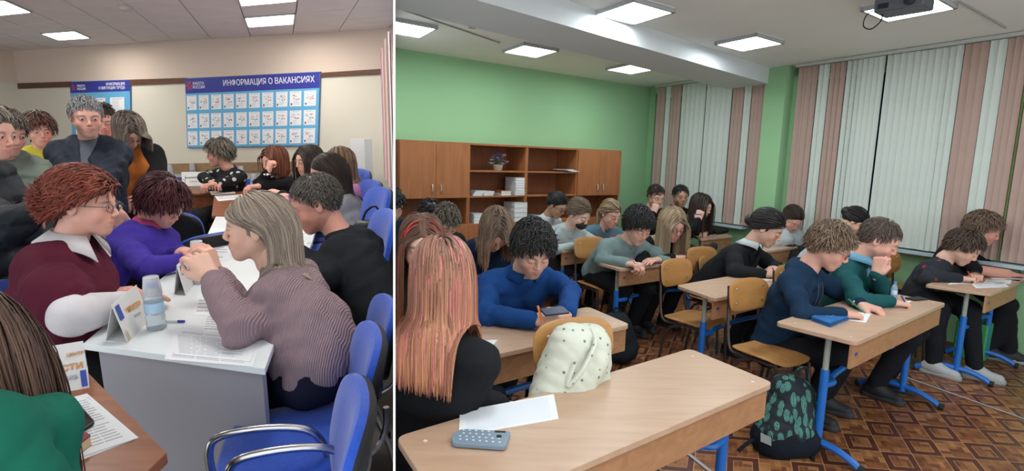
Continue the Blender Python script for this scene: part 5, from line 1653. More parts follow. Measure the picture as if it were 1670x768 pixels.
def big(d):
    out = []
    for i, (a, e, hd, fd) in enumerate(d['arms']):
        out += [cap(a - d['up'] * .015, e, .070, .064, k=.03), cap(e, hd - (hd - e) * .12, .064, .052, k=.03)]
    out += [cap(d['chest'] - d['Sd'] * .09, d['pv'] - d['Sd'] * .1, .12, .13, k=.05), cap(d['chest'] + d['Sd'] * .09, d['pv'] + d['Sd'] * .1, .12, .13, k=.05)]
    nb, up, T, Sd = d['nb'], d['up'], d['T'], d['Sd']
    for sg in (-1, 1):
        out += [cap(nb - T * .06 + Sd * sg * .03, nb + Sd * sg * .085 + up * .00, .042, .036, k=.03), cap(nb + Sd * sg * .085, nb + T * .10 - up * .12 + Sd * sg * .035, .036, .026, k=.03)]
    return out


I = person(LF, 'person with short grey hair in a dark navy padded jacket standing behind the burgundy cape', (141, 191, 3.45), -46, 8, s=1.04, tyaw=-62, stand=True, pel=(135, 400, 3.5), lod=0, skin='pink', hair='crop', hcol='grey',
           hk=dict(length=.020, n=620, col=((.07, .07, .075), (.32, .33, .34))), top='navy_jacket', topmat=NAVYJ, hands=((118, 330, 3.2), (193, 345, 3.25)), hdir=((.3, -.3, -.9), (0, -.2, -1)), pose=('rest', 'rest'), extra=big, fold=.009, quilt=0, fat=1.0, floor=-.05, legmat=blackp)
v, f_ = sdf_mesh([cap(I['nb'] - I['up'] * .01, I['nb'] + (I['skull'] - I['nb']) * .4, .064, .060), cap(I['nb'] - I['up'] * .02 + I['T'] * .03, I['chest'] + I['T'] * .085, .05, .07, k=.04)], .010, folds(.002)); I['mk']('turtleneck', v, f_, GREYT)
# woman in orange turtleneck and black jacket
ORNG = cloth('sweater_orange', (.33, .10, .022)); BLK = cloth('jacket_black', (.012, .012, .014))
I = person(LF, 'person in an orange turtleneck and open black jacket with glasses, head bowed', (210, 214, 3.95), -28, 42, fem=True, s=1.06, tyaw=-50, stand=True, pel=(222, 330, 4.1), lod=1, skin='pink', hair='bob', hcol='mouse', hk=dict(length=.14, part=.03, n=500, col=((.07, .055, .045), (.17, .13, .10))),
           top='orange_turtleneck', topmat=ORNG, collar='turtle', hands=((228, 320, 3.8), (200, 330, 3.8)), pose=('rest', 'rest'), glasses='thin', fat=1.1, foremat=BLK, floor=-.05)
jp = []
for i, (a, e, hd, fd) in enumerate(I['arms']): jp += [cap(a, e, .075, .066, k=.04)]
for sg in (-1, 1): jp += [cap(I['sh'][1 if sg > 0 else 0], I['pv'] + I['Sd'] * sg * .14 - I['T'] * .03, .085, .11, k=.06)]
jp.append(cap(I['nb'] - I['T'] * .06, I['pv'] - I['T'] * .08, .09, .13, k=.08)); v, f_ = sdf_mesh(jp, .014, folds(.004)); I['mk']('black_jacket', v, f_, BLK)
# man in red behind
I = person(LF, 'person mostly hidden in a bright red jacket behind the grey-haired man', (170, 194, 4.7), -60, 25, s=1.05, tyaw=-70, stand=True, lod=1, pel=(172, 320, 4.8), skin='pink', hair='crop', hcol='dark', top='red_jacket', topmat=puffy('jacket_red', (.60, .045, .02)), collar='hood', floor=-.05)
# woman in yellow-green
I = person(LF, 'person with short brown hair in a yellow-green zipped jacket by the corner', (64, 212, 4.6), -40, 10, fem=True, s=1.14, tyaw=-62, stand=True, lod=1, pel=(75, 330, 4.7), skin='pink', hair='short', hcol='brown', hk=dict(length=.06, thick=.016, col=((.05, .022, .018), (.13, .055, .04))), top='yellow_jacket', topmat=puffy('jacket_yellow', (.38, .34, .02)), collar='hood', fat=1.05, floor=-.05)
mb = MB(); c = I['chest'] + I['T'] * .115; mb.tube([I['nb'] + I['T'] * .075 - I['up'] * .02, c, I['waist'] + I['T'] * .115], .006, 6); o = mb.build('zip', BLK, I['root'], off=I['base'])
# sage puffer
SAGE = puffy('jacket_sage', (.15, .185, .155))
I = person(LF, 'person in a long sage-grey quilted coat at the left edge, brown hair swept back', (8, 216, 3.15), -18, 16, s=1.08, tyaw=-30, stand=True, lod=0, pel=(28, 400, 3.2), skin='pink', hair='short', hcol='brown', hk=dict(length=.035, n=500, col=((.05, .04, .035), (.13, .10, .08))), top='quilted_coat', topmat=SAGE, hands=((62, 345, 3.0), (30, 350, 2.9)), extra=big, quilt=1, fat=1.12, floor=-.05)
# black coat at the very edge, in profile
BLKC = puffy('coat_black', (.010, .014, .020))
I = person(LF, 'person cut by the left picture edge in a black quilted coat, holding a phone', (-20, 216, 2.62), 2, 12, fem=True, s=1.08, tyaw=10, stand=True, lod=0, pel=(5, 470, 2.6), skin='pink', hair='tied', hcol='ash', hk=dict(col=((.14, .12, .10), (.30, .26, .21)), n=400), top='black_coat', topmat=BLKC, hands=((66, 335, 2.55), (62, 342, 2.40)), elb=((10, 370, 2.75), (12, 372, 2.3)),
           hdir=((1, .2, .15), (1, .25, .2)), pose=('rest', 'rest'), extra=big, quilt=1, fat=1.1, floor=-.05)
box_obj('smartphone', LF, LF.D(62, 325, 2.42), 20, (.15, .07, .010), blk_plast, 'dark phone held by the person in the black quilted coat', 'phone', bevel=.003, pitch=35, roll=-25)
# polka-dot blouse
def dots_fn(m, nt, b, tc):
    N, L = nt.nodes, nt.links
    v = N.new('ShaderNodeTexVoronoi'); v.inputs['Scale'].default_value = 13; v.inputs['Randomness'].default_value = .55; L.new(tc.outputs['Object'], v.inputs['Vector'])
    r = N.new('ShaderNodeValToRGB'); r.color_ramp.elements[0].position = .26; r.color_ramp.elements[1].position = .30; r.color_ramp.elements[0].color = (.62, .62, .6, 1); r.color_ramp.elements[1].color = (.010, .010, .013, 1)
    L.new(v.outputs['Distance'], r.inputs[0]); L.new(r.outputs[0], b.inputs['Base Color'])
DOT = mat('blouse_dotted', (.01, .01, .012), .85, fn=dots_fn)
I = person(LF, 'person with short grey-brown hair in a black blouse with white dots at the far table', (357, 250, 5.9), 200, 8, fem=True, s=1.2, tyaw=250, pel=(364, 340, 6.1), lod=1, skin='pink', hair='short', hcol='mouse', hk=dict(length=.05, thick=.016, col=((.09, .08, .065), (.20, .18, .145))), top='dotted_blouse', topmat=DOT, hands=((352, 300, 5.7), (345, 297, 5.75)), elb=((388, 292, 5.9), (333, 290, 5.9)), pose=('rest', 'rest'), fat=1.1, foremat='bare' if False else None)
# woman in black, fist at mouth
I = person(LF, 'person with red-brown hair in a black cardigan resting her mouth on her fist', (447, 263, 5.7), 240, 8, fem=True, s=1.25, tyaw=235, pel=(462, 350, 5.85), lod=1, skin='pink', hair='bob', hcol='auburn', hk=dict(length=.16, col=((.09, .03, .016), (.20, .065, .035))), top='black_cardigan', topmat=BLK, hands=((425, 303, 5.5), (437, 281, 5.5)), elb=((470, 300, 5.7), (424, 300, 5.6)), hdir=(None, (.25, .1, .8)), hpalm=(None, (-.6, -.7, 0)), pose=('rest', 'fist'), fat=1.1, eyes='open')
mb = MB(); mb.tube([I['arms'][1][2] - unit(I['arms'][1][3]) * .02 + rotz(a)[:, 0] * .034 for a in range(0, 360, 30)], .012, 6, closed=True); mb.build('wristwatch', chrome, I['root'], off=I['base'])
# long black hair facing the viewer
I = person(LF, 'person with long black hair facing the viewer, right of the fist-on-mouth person', (503, 262, 5.2), 232, 6, fem=True, s=1.22, tyaw=215, pel=(530, 350, 5.25), lod=1, hair='long', hcol='dark', hk=dict(length=.40, part=.0, n=700), top='dark_top', topmat=cloth('top_darkgrey', (.02, .02, .025)), hands=((458, 316, 5.0), (445, 322, 4.9)), pose=('rest', 'rest'), eyes='open')
# brown-blond hair and pink
I = person(LF, 'person with long brown-blond hair in a pink top near the white pillar', (553, 268, 4.75), 175, 12, fem=True, s=1.2, tyaw=195, pel=(592, 370, 4.7), lod=1, hair='long', hcol='light', hk=dict(length=.36, n=700, col=((.06, .035, .022), (.38, .24, .13))), top='pink_top', topmat=cloth('top_pink', (.52, .22, .40)), hands=((475, 322, 4.6), (468, 326, 4.5)))
# grey sweater, dark ponytail
I = person(LF, 'person with long dark hair in a light grey sweater behind the black shirt', (533, 282, 4.25), 196, 12, fem=True, s=1.24, tyaw=190, pel=(590, 395, 4.2), lod=0, skin='pink', hair='long', hcol='dark', hk=dict(length=.42, behind=True, tuck=1, n=620), top='grey_sweater', topmat=cloth('sweater_lightgrey', (.25, .26, .27), wave=(26, .2)), hands=((458, 330, 4.3), (462, 345, 4.1)), pose=('rest', 'write'), eyes='open')
# man in black shirt
BSH = cloth('shirt_black', (.014, .017, .020))
I = person(LF, 'person with short grey-brown hair in a black long-sleeved shirt bent over the grey table', (515, 333, 2.95), 200, 18, s=1.27, tyaw=182, pel=(628, 500, 2.8), lod=0, skin='red', hair='crop', hcol='mouse', hk=dict(length=.013, n=700, col=((.05, .045, .04), (.16, .14, .12))), top='black_shirt', topmat=BSH, hands=((470, 395, 3.1), (478, 402, 2.8)), elb=((520, 440, 3.2), (530, 455, 2.6)), fat=1.15, fold=.005, legmat=blackp, eyes='open')
mb = MB(); nb = I['nb']; mb.tube([nb + (I['Sd'] * math.cos(t) * .062 + I['T'] * math.sin(t) * .066 - I['up'] * (.0 + .03 * math.sin(t))) * 1.1 for t in np.linspace(0, 6.283, 25)[:-1]], .0022, 6, closed=True); mb.build('neck_chain', mat('gold_chain', (.7, .45, .15), .3, metal=1), I['root'], off=I['base'])
# mauve knit sweater, blond
MAUV = cloth('sweater_mauve', (.30, .215, .235), wave=(46, .7), noise=(3, .08))
def bulky(d):
    out = []
    for i, (a, e, hd, fd) in enumerate(d['arms']):
        out += [cap(a - d['up'] * .02, e, .060, .056, k=.03), cap(e, hd - (hd - e) * .15, .052, .040, k=.02)]
    out += [cap(d['waist'] - d['T'] * .02, d['pv'] + d['up'] * .04, .145, .15, k=.07)]
    return out
I = person(LF, 'person with straight ash-blond hair in a knitted mauve sweater, elbow on the grey table', (418, 372, 2.12), 197, 0, fem=True, s=1.10, tyaw=182, pel=(520, 590, 2.02), lod=0, skin='fair', hair='long', hcol='ash', hk=dict(length=.29, behind=True, tuck=1, n=1300, wid=.0036, grav=.62, col=((.16, .125, .095), (.40, .32, .245))), top='knitted_sweater', topmat=MAUV, hands=((352, 445, 2.25), (346, 452, 1.98)), elb=((410, 520, 2.2), (393, 540, 1.86)),
           hdir=((-.3, .2, .8), (-.55, .25, .55)), hpalm=((1, 0, .2), (.6, -.6, .5)), pose=('rest', 'rest'), fat=1.02, extra=bulky, fold=.007, collar='crew', legmat=navyp, eyes='open', kn=((425, 640, 2.25), (425, 680, 2.12)), top_h=.008)
mb = MB(); mb.tube([I['loc']((sx, y, z)) for sx, y, z in ((.082, -.015, -.0), (.084, .0, .01))], .002, 5); mb.build('earring', metal, I['root'], off=I['base'])
LEFT_END = set(bpy.data.objects)
# ================================================================== RIGHT ROOM: furniture and things
def RP(px, py, z=DZ): return RT.P(px, py, z)


e1 = E1[:2]; e2 = E2[:2]
DESKS = {}


def desk_at(key, FLp, BLp=None, FRp=None, L=None, W=.40, label='', a1=36, a2=-61):
    d1 = np.array([math.cos(math.radians(a1)), math.sin(math.radians(a1))]); d2 = np.array([math.cos(math.radians(a2)), math.sin(math.radians(a2))])
    FL = np.array(FLp[:2]); BL = np.array(BLp[:2]) if BLp is not None else FL - d2 * W; FR = np.array(FRp[:2]) if FRp is not None else FL + d1 * L
    DESKS[key] = (BL, FL, FR); school_desk(BL, FL, FR, label)


a, b, c = RP(645, 712), RP(1125, 568), RP(1262, 624)
desk_at('D1', a + c - b, a, c, label='nearest school desk with a lined sheet and a spotted phone on it')
desk_at('D2', RP(1397, 558), RP(1264, 525), RP(1543, 494), label='school desk with the blue pencil case, second from the viewer')
p = RP(1616, 479); desk_at('D3', p, RP(1508, 464), L=.80, a1=36, label='school desk at the right picture edge used by the two black-shirted students')
p = RP(1028, 529); desk_at('L2', p[:2] - e1 * 1.12, RP(960, 500)[:2] - e1 * 1.12, p, label='school desk of the student in the blue shirt')
p = RP(1166, 487); desk_at('M1', p, RP(1103, 465), L=1.12, label='school desk with an empty near seat beside the person in the black blazer')
desk_at('G3', RP(1012, 439), RP(975, 428), L=1.05, a1=34, label='school desk shared by the grey sweatshirt and the long blond hair')
desk_at('G4', RP(916, 409), RP(899, 402), L=1.05, label='school desk of the student wearing a black face mask')
desk_at('H4', RP(1144, 390), RP(1124, 381.6), L=.62, label='desk by the far blinds with a sheet and a dark case on it')
p = RP(1240, 411); desk_at('W3', p, L=.75, label='desk of the student in the white sweater with a centre parting')
desk_at('C2', np.array([2.92, 4.42]), L=.72, label='desk hidden behind the two students at the blue pencil case desk')
desk_at('L3', np.array([-.62, 3.02]), L=1.0, label='desk of the stooping student in navy with chin-length hair')
desk_at('L4', np.array([-.98, 3.85]), L=1.0, label='back desk in front of the leftmost cabinets')
desk_at('K4', np.array([1.50, 5.70]), L=.50, W=.36, label='short desk behind the long blond hair, before the two students in black')

# chairs: seats are placed from a desk key and the share of its length
def seat_at(key, s, label, back=.30, yaw=-60, sc=1.0, dx=0):
    BL, FL, FR = DESKS[key]; p = BL + (FR - FL) * s - e2 * back
    return school_chair(p[0] + dx, p[1], yaw, label, sc)


for (px, py, yw, lb, sc) in [(1133, 522, -52, 'empty plywood chair at the near seat of the desk with no papers', 1.0)]:
    p = RT.P(px, py, .40); school_chair(p[0], p[1], yw, lb, sc)
p = RT.P(1180, 486, .40); school_chair(p[0], p[1], -40, 'smaller-looking empty chair right of the first empty one, by the black pouch', .9)
p = RT.D(932, 556, 2.2) + np.array([*e2, 0]) * .20; school_chair(p[0], p[1] , -62, 'chair carrying the white backpack in front of the blue shirt', 1.05)
seat_at('D2', .18, 'chair of the student in the navy hoodie', back=.14)
seat_at('D2', .70, 'chair of the student in the teal cardigan', back=.24)
seat_at('D3', .10, 'chair of the student with the red-patterned sweatshirt', back=.20)
seat_at('D3', .62, 'chair of the student in the plain black t-shirt', back=.25)
seat_at('L2', .70, 'chair of the student in the blue shirt', back=.22)
seat_at('L2', .12, 'chair of the student with red-streaked auburn hair', back=.25)
seat_at('G3', .25, 'chair of the student in the grey sweatshirt', back=.25)
seat_at('G3', .72, 'chair of the student with long blond hair', back=.25)
seat_at('G4', .3, 'chair of the masked student', back=.25)
seat_at('M1', .75, 'chair of the student in the black blazer', back=.25)
seat_at('L3', .6, 'chair of the stooping student in navy', back=.25)
for (px, py, yw, lb, sc) in [(1186, 392, -58, 'plywood chair before the desk by the far blinds', 1.0), (1315, 424, -50, 'plywood chair back behind the navy hoodie, before the white sweater', 1.0),
                             (1458, 470, -58, 'plywood chair between the teal cardigan and the red-patterned sweatshirt', 1.05), (972, 436, -60, 'plywood chair between the masked student and the grey sweatshirt', 1.0)]:
    p = RT.P(px, py, .40); school_chair(p[0], p[1], yw, lb, sc)

# ---- cabinets along the green wall
CA, CB = RA + gn * .40, RB + gn * .40
xs = [651, 765, 860, 943, 1013]
cs_ = [float((RT.V(x, 240, CA, CB) - CA)[:2] @ gdir[:2]) for x in xs]
TOPZ = 1.635
ZS = dict(shelf1=1.365, shelf2=1.085, shelf3=.80)
Mw_ = Matrix(((gdir[0], -gn[0], 0, 0), (gdir[1], -gn[1], 0, 0), (0, 0, 1, 0), (0, 0, 0, 1)))   # local x along the wall, y into it
hand_m = metal


def cabinet(s0, s1, kind, label):
    o_ = CA + gdir * s0; root = empty('cabinet', Matrix.Translation((o_[0], o_[1], 0)) @ Mw_); tag(root, label, 'cabinet', 'wall cabinets')
    W = s1 - s0; d = .385; t = .018
    m = MB(); m.box(0.002, t, 0, d, 0, TOPZ); m.box(W - t, W - .002, 0, d, 0, TOPZ); m.build('side_panel', cab_wood, root, smooth=False)
    m = MB(); m.box(0, W, -.008, d, TOPZ, TOPZ + .020); m.build('top_panel', cab_wood, root, smooth=False)
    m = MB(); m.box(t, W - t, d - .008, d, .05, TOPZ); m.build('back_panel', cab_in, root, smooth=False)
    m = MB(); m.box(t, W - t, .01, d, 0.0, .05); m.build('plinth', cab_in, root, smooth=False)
    zz = [.05, ZS['shelf3'] - .02] + ([ZS['shelf2'], ZS['shelf1']] if kind == 'open' else [ZS['shelf2']])
    for z in zz:
        m = MB(); m.box(t, W - t, .004, d - .008, z - .018, z); m.build('shelf', cab_wood, root, smooth=False)
    def door(x0, x1, z0, z1, hx, hz):
        m = MB(); m.box(x0 + .002, x1 - .002, -.018, 0, z0 + .002, z1 - .002); dd = m.build('door', cab_wood, root, smooth=False, bevel=.0015)
        m = MB(); m.tube([(hx, -.018, hz), (hx, -.040, hz + .012), (hx, -.043, hz + .05), (hx, -.040, hz + .088), (hx, -.018, hz + .10)], .006, 8, smoothing=3); m.build('handle', hand_m, dd)
    if kind != 'open':
        door(0, W / 2, ZS['shelf2'] - .018, TOPZ, W / 2 - .05, ZS['shelf2'] + .03); door(W / 2, W, ZS['shelf2'] - .018, TOPZ, W / 2 + .05, ZS['shelf2'] + .03)
    door(0, W / 2, .05, ZS['shelf3'] - .02, W / 2 - .05, .6); door(W / 2, W, .05, ZS['shelf3'] - .02, W / 2 + .05, .6)
    return root


labs_c = ['leftmost cabinet unit with two doors and bright handles', 'open cabinet unit holding the flower basket and white book stacks', 'open cabinet unit with a few papers on its top shelf', 'rightmost cabinet unit with two doors next to the bare green wall']
for k, kd in enumerate(('doors', 'open', 'open', 'doors')): cabinet(cs_[k], cs_[k + 1], kd, labs_c[k])
m = MB(); m.tube([(*(CA + gdir * (cs_[0] - .006))[:2], 0), (*(CA + gdir * (cs_[0] - .006))[:2], TOPZ + .03)], .008, 6)


def shelf_pt(px, z, dep=.10):
    """point over a shelf at height z seen in the column px, dep behind the cabinet front"""
    A_, B_ = CA - gn * dep, CB - gn * dep
    p = RT.V(px, 300, A_, B_); return np.array([p[0], p[1], z])


yaw_c = math.degrees(math.atan2(gdir[1], gdir[0]))
wb = mat('book_white', (.62, .64, .66), .7); rb = mat('book_red', (.42, .10, .05), .7); gb = mat('book_grey', (.34, .40, .40), .7); brb = mat('book_brown', (.12, .06, .05), .7)


def book(p, dims, m, label, yaw=None, group=None):
    root = empty('book', at(RT, p, yaw if yaw is not None else yaw_c)); tag(root, label, 'book', group); x, y, z = dims
    b_ = MB(); b_.box(-x / 2 + .003, x / 2 - .004, -y / 2 + .003, y / 2 - .003, .003, z - .003); b_.build('pages', mat('page_white', (.74, .74, .72), .8), root, smooth=False)
    b_ = MB(); b_.box(-x / 2, x / 2, -y / 2, y / 2, 0, .003); b_.box(-x / 2, x / 2, -y / 2, y / 2, z - .003, z); b_.box(-x / 2, -x / 2 + .003, -y / 2, y / 2, 0, z); b_.build('cover', m, root, smooth=False)
    return root


z = ZS['shelf2']; hs_ = [.030, .026, .034, .028, .030, .026, .030]
for k, h_ in enumerate(hs_):
    book(shelf_pt(841, z), (.155, .20, h_), wb, 'white book in the tall stack on the middle shelf, %s' % ['lowest of seven', 'second from the bottom', 'third from the bottom', 'fourth from the bottom', 'third from the top', 'second from the top', 'topmost of seven'][k], yaw_c + random.uniform(-3, 3), 'books in the tall white stack'); z += h_
z = ZS['shelf2']
for k in range(2): book(shelf_pt(818, z, .12), (.14, .2, .026), rb if k else wb, ['white book below the reddish one left of the tall stack', 'reddish book lying left of the tall white stack'][k]); z += .026
z = ZS['shelf2']
for k in range(3): book(shelf_pt(772 + k * 2, z, .12), (.13, .2, .018), wb, 'thin white booklet at the left end of the middle shelf, %s' % ['bottom', 'middle', 'top'][k], None, 'thin booklets on the middle shelf'); z += .018
z = ZS['shelf2']
for k in range(3): book(shelf_pt(790 + k, z, .12), (.13, .2, .016), wb, 'booklet in the slanting pile right of the left-end booklets, %s' % ['bottom', 'middle', 'top'][k], yaw_c - 4, 'slanting booklets on the middle shelf'); z += .016
z = ZS['shelf3'] - .02
for k in range(4):
    book(shelf_pt(842, z), (.19, .22, .055), wb, 'thick white volume on the lower open shelf, %s of four' % ['lowest', 'second', 'third', 'topmost'][k], None, 'thick white volumes on the lower shelf'); z += .055
z = ZS['shelf3'] - .02
for k in range(3): book(shelf_pt(777, z), (.17, .2, .035), wb, 'white folder at the left of the lower open shelf, %s of three' % ['lowest', 'middle', 'topmost'][k], None, 'white folders on the lower shelf'); z += .035
z = ZS['shelf1']
for k in range(3): book(shelf_pt(928 - k * 5, z, .08), (.16, .2, .010), wb, 'paper booklet on the top shelf right of the flowers, %s of three' % ['lowest', 'middle', 'topmost'][k], yaw_c + k * 5, 'paper booklets on the top shelf'); z += .010
book(shelf_pt(871, ZS['shelf3'] - .02), (.10, .18, .06), gb, 'grey-green box file on the lower shelf above the white top')
# flower basket
fp = shelf_pt(811, ZS['shelf1'], .10); root = empty('flower_basket', at(RT, fp)); tag(root, 'small wicker basket of blue and violet dried flowers on the top shelf', 'flowers')
m = MB(); m.lathe([(.042, 0), (.05, .015), (.056, .045), (.062, .068), (.055, .068)], 18); m.build('basket', mat('wicker', (.55, .46, .34), .8, wave=(40, .9), noise=(60, .25)), root)
g = random.Random(3); fcols = [mat('petal_blue', (.05, .09, .50), .7), mat('petal_violet', (.28, .10, .42), .7), mat('petal_pale', (.45, .58, .66), .7), mat('petal_green', (.10, .16, .04), .8)]
st = MB()
for k in range(46):
    a_ = g.uniform(0, 6.28); r_ = g.uniform(.01, .12); h_ = g.uniform(.10, .21) - r_ * .35; st.tube([(0, 0, .05), (math.cos(a_) * r_ * .6, math.sin(a_) * r_ * .6, h_ * .6), (math.cos(a_) * r_, math.sin(a_) * r_, h_)], .0016, 4)
    v = MB(); q_ = 1 if (math.cos(a_) > .2 and g.random() < .6) else (0 if r_ < .06 else 2)
    for j in range(5):
        b_ = j * 1.257; c_ = (math.cos(a_) * r_, math.sin(a_) * r_, h_); rr = g.uniform(.010, .017)
        v.slab([c_, (c_[0] + math.cos(b_ - .4) * rr, c_[1] + math.sin(b_ - .4) * rr, c_[2] + .006), (c_[0] + math.cos(b_) * rr * 1.4, c_[1] + math.sin(b_) * rr * 1.4, c_[2] + .003), (c_[0] + math.cos(b_ + .4) * rr, c_[1] + math.sin(b_ + .4) * rr, c_[2] + .006)], (0, 0, .003))
    v.build('flower', fcols[q_], root, smooth=False)
st.build('stems', fcols[3], root)

# ---- things on the desks
sheet(RT, DZ, [(750, 671), (903, 643), (911, 683), (748, 712)], 'lined sheet of paper on the nearest desk, reaching under the spotted phone', 24, 'sheets on the school desks', ink_m=mat('lined_ink', (.60, .66, .76), .8), grid=True)
pr, Qp = phone(RT, [(736, 716), (752, 705), (833, 709), (824, 735), (738, 729)], DZ + .003, .012, 'smartphone in a pale blue case with white spots on the nearest desk', mat('case_grey_blue', (.20, .27, .34), .4))
dm = MB(); c_ = [RP(x_, y_) for x_, y_ in ((752, 706), (830, 710), (822, 734), (740, 727))]; base_ = np.array(pr.matrix_world.translation)
for i in range(7):
    for j in range(4):
        p = bil(c_, (i + .5 + (j % 2) * .3) / 7.6, (j + .5) / 4.2) - base_; p[2] = .0122
        if i > 4 and j < 2: continue
        dm.lathe([(.0038, 0), (.0036, .0005), (.0, .0006)], 8, c=p)
dm.build('print', mat('case_spot', (.62, .66, .70), .5), pr, smooth=False)
p = bil(c_, .84, .45) - base_; dm = MB(); dm.lathe([(.008, 0), (.008, .0014), (0, .0016)], 14, c=(p[0], p[1], .0122)); p = bil(c_, .80, .12) - base_
dm.box(p[0] - .012, p[0] + .02, p[1] - .004, p[1] + .004, .0122, .0135); dm.build('camera_window', blk_plast, pr)
sheet(RT, DZ, [(776, 556), (812, 554), (801, 566), (770, 572)], 'white corner of a sheet on the desk of the blue shirt', 0, 'sheets on the school desks')
sheet(RT, DZ, [(1374, 508), (1421, 511), (1412, 526), (1358, 519)], 'sheet the navy hoodie is writing on', 0, 'sheets on the school desks')
sheet(RT, DZ, [(1448, 492), (1486, 491), (1474, 502), (1438, 499)], 'sheet the teal cardigan is writing on', 0, 'sheets on the school desks')
sheet(RT, DZ, [(1006, 427), (1040, 422), (1082, 430), (1030, 436)], 'sheet under the hands of the grey sweatshirt', 0, 'sheets on the school desks')
sheet(RT, DZ, [(1098, 421), (1130, 414), (1152, 419), (1110, 425)], 'sheet under the hands of the long blond hair', 0, 'sheets on the school desks')
sheet(RT, DZ, [(1128, 382), (1150, 380), (1162, 384), (1138, 386)], 'sheet on the desk by the far blinds', 0, 'sheets on the school desks')
sheet(RT, DZ, [(1556, 457), (1600, 455), (1590, 462), (1546, 464)], 'sheet under the hands of the red-patterned sweatshirt', 0, 'sheets on the school desks')
sheet(RT, DZ, [(1584, 463), (1636, 461), (1646, 468), (1592, 470)], 'printed sheet at the near right corner of the edge desk', 4, 'sheets on the school desks')
sheet(RT, DZ, [(1608, 456), (1650, 457), (1648, 463), (1604, 461)], 'coloured printed sheet in the middle of the edge desk', 4, 'sheets on the school desks')
sheet(RT, DZ, [(1612, 450), (1690, 450), (1690, 456), (1618, 455)], 'white sheet farthest on the edge desk', 0, 'sheets on the school desks')
sheet(RT, DZ, [(1228, 452), (1260, 447), (1262, 456), (1236, 460)], 'sheet under the hand of the black blazer', 0, 'sheets on the school desks')
sheet(RT, DZ, [(1282, 396), (1304, 395), (1300, 399), (1276, 400)], 'sheet before the white sweater with a centre parting', 0, 'sheets on the school desks')
sheet(RT, DZ, [(926, 400), (958, 396), (960, 402), (930, 405)], 'sheet under the arm of the masked student', 0, 'sheets on the school desks')
# blue pencil case
pq = [RP(x_, y_) for x_, y_ in ((1322, 523), (1352, 512), (1388, 520), (1353, 534))]; base = sum(pq) / 4; root = empty('pencil_case', Matrix.Translation(Vector(base.tolist()))); tag(root, 'bright blue pencil case with small lettering beside the writing navy hoodie', 'pencil case')
Q = [p - base for p in pq]
pc_m = mat('case_blue', (.012, .12, .36), .6, noise=(14, .25), bump=(80, .4, .002))
m = MB(); m.slab(rounded(Q, .012, 4), ZV * .026); m.build('case_body', pc_m, root, bevel=.008)
m = MB(); m.tube([Q[0] * 1.0 + ZV * .014, Q[3] * 1.0 + ZV * .014, Q[2] * 1.0 + ZV * .014], .003, 6); m.build('zip', mat('zip_dark_blue', (.01, .03, .12), .4), root)
ux = unit(Q[2] - Q[3]); uy = unit(np.cross(ZV, ux)); Mt = Matrix(((ux[0], uy[0], 0, 0), (ux[1], uy[1], 0, 0), (0, 0, 1, .0275), (0, 0, 0, 1)))
for ln_, dy_ in (('we are the', .004), ('champions', -.014)):
    text_obj('lettering', ln_, .016, mat('case_letter', (.16, .50, .62), .5), root.matrix_world @ Matrix.Translation(Vector((uy * dy_).tolist())) @ Mt, root, 'CENTER', ext=.0004)
box_obj('smartphone', RT, RP(1495, 488, DZ + .001), 20, (.13, .065, .009), blk_plast, 'black phone lying on the desk right of the teal cardigan', 'phone')
v, f_ = sdf_mesh([cap(RP(1170, 382) + ZV * .03, RP(1184, 380) + ZV * .03, .032, .028)], .007, folds(.004, 2, 1)); o = mesh_obj('pencil_case', v, f_, cloth('pouch_black', (.02, .02, .022))); tag(o, 'small dark pouch on the desk by the far blinds', 'pencil case')
v, f_ = sdf_mesh([cap(RP(1152, 414) + ZV * .04, RP(1164, 408) + ZV * .04, .042, .036)], .007, folds(.004, 2, 2)); o = mesh_obj('pencil_case', v, f_, cloth('pouch_black', (.02, .02, .022))); tag(o, 'black pouch at the right end of the blond student desk', 'pencil case')
# drink bottle
bottle(RT, RP(1456, 492), 'small water bottle with a blue label between the teal cardigan and the edge desk', .13, r=.018, cup=False, group=None)
# projector
pc = RT.D(1474, 10, 3.35); root = empty('projector', Matrix.Translation(Vector(pc.tolist())) @ Matrix.Rotation(math.radians(-52), 4, 'Z')); tag(root, 'dark grey projector hung upside down from the classroom ceiling', 'projector')
pm_ = mat('projector_grey', (.085, .095, .115), .45)
m = MB(); m.box(-.13, .13, -.10, .10, -.035, .045); m.build('projector_body', pm_, root, bevel=.008)
m = MB(); m.lathe([(.030, 0), (.030, .02), (.022, .026)], 18); o = m.build('lens', blk_plast, root); o.matrix_local = Matrix.Translation((.06, -.10, .005)) @ Matrix.Rotation(math.radians(90), 4, 'X')
m = MB(); m.box(-.11, -.05, -.104, -.098, -.018, .012); m.build('vent', blk_plast, root, smooth=False)
m = MB(); hz = HC - pc[2]; m.tube([(0, 0, .04), (0, 0, hz)], .018, 10); m.lathe([(.06, hz - .012), (.06, hz)], 16); m.build('ceiling_mount', grey_steel, root)
m = MB(); m.tube([(-.13, -.02, .01), (-.19, -.03, -.02), (-.20, -.04, -.09), (-.15, -.05, -.12), (-.10, -.05, -.08), (-.10, -.04, -.03)], .004, 6, smoothing=5); m.build('cable', rubber, root)

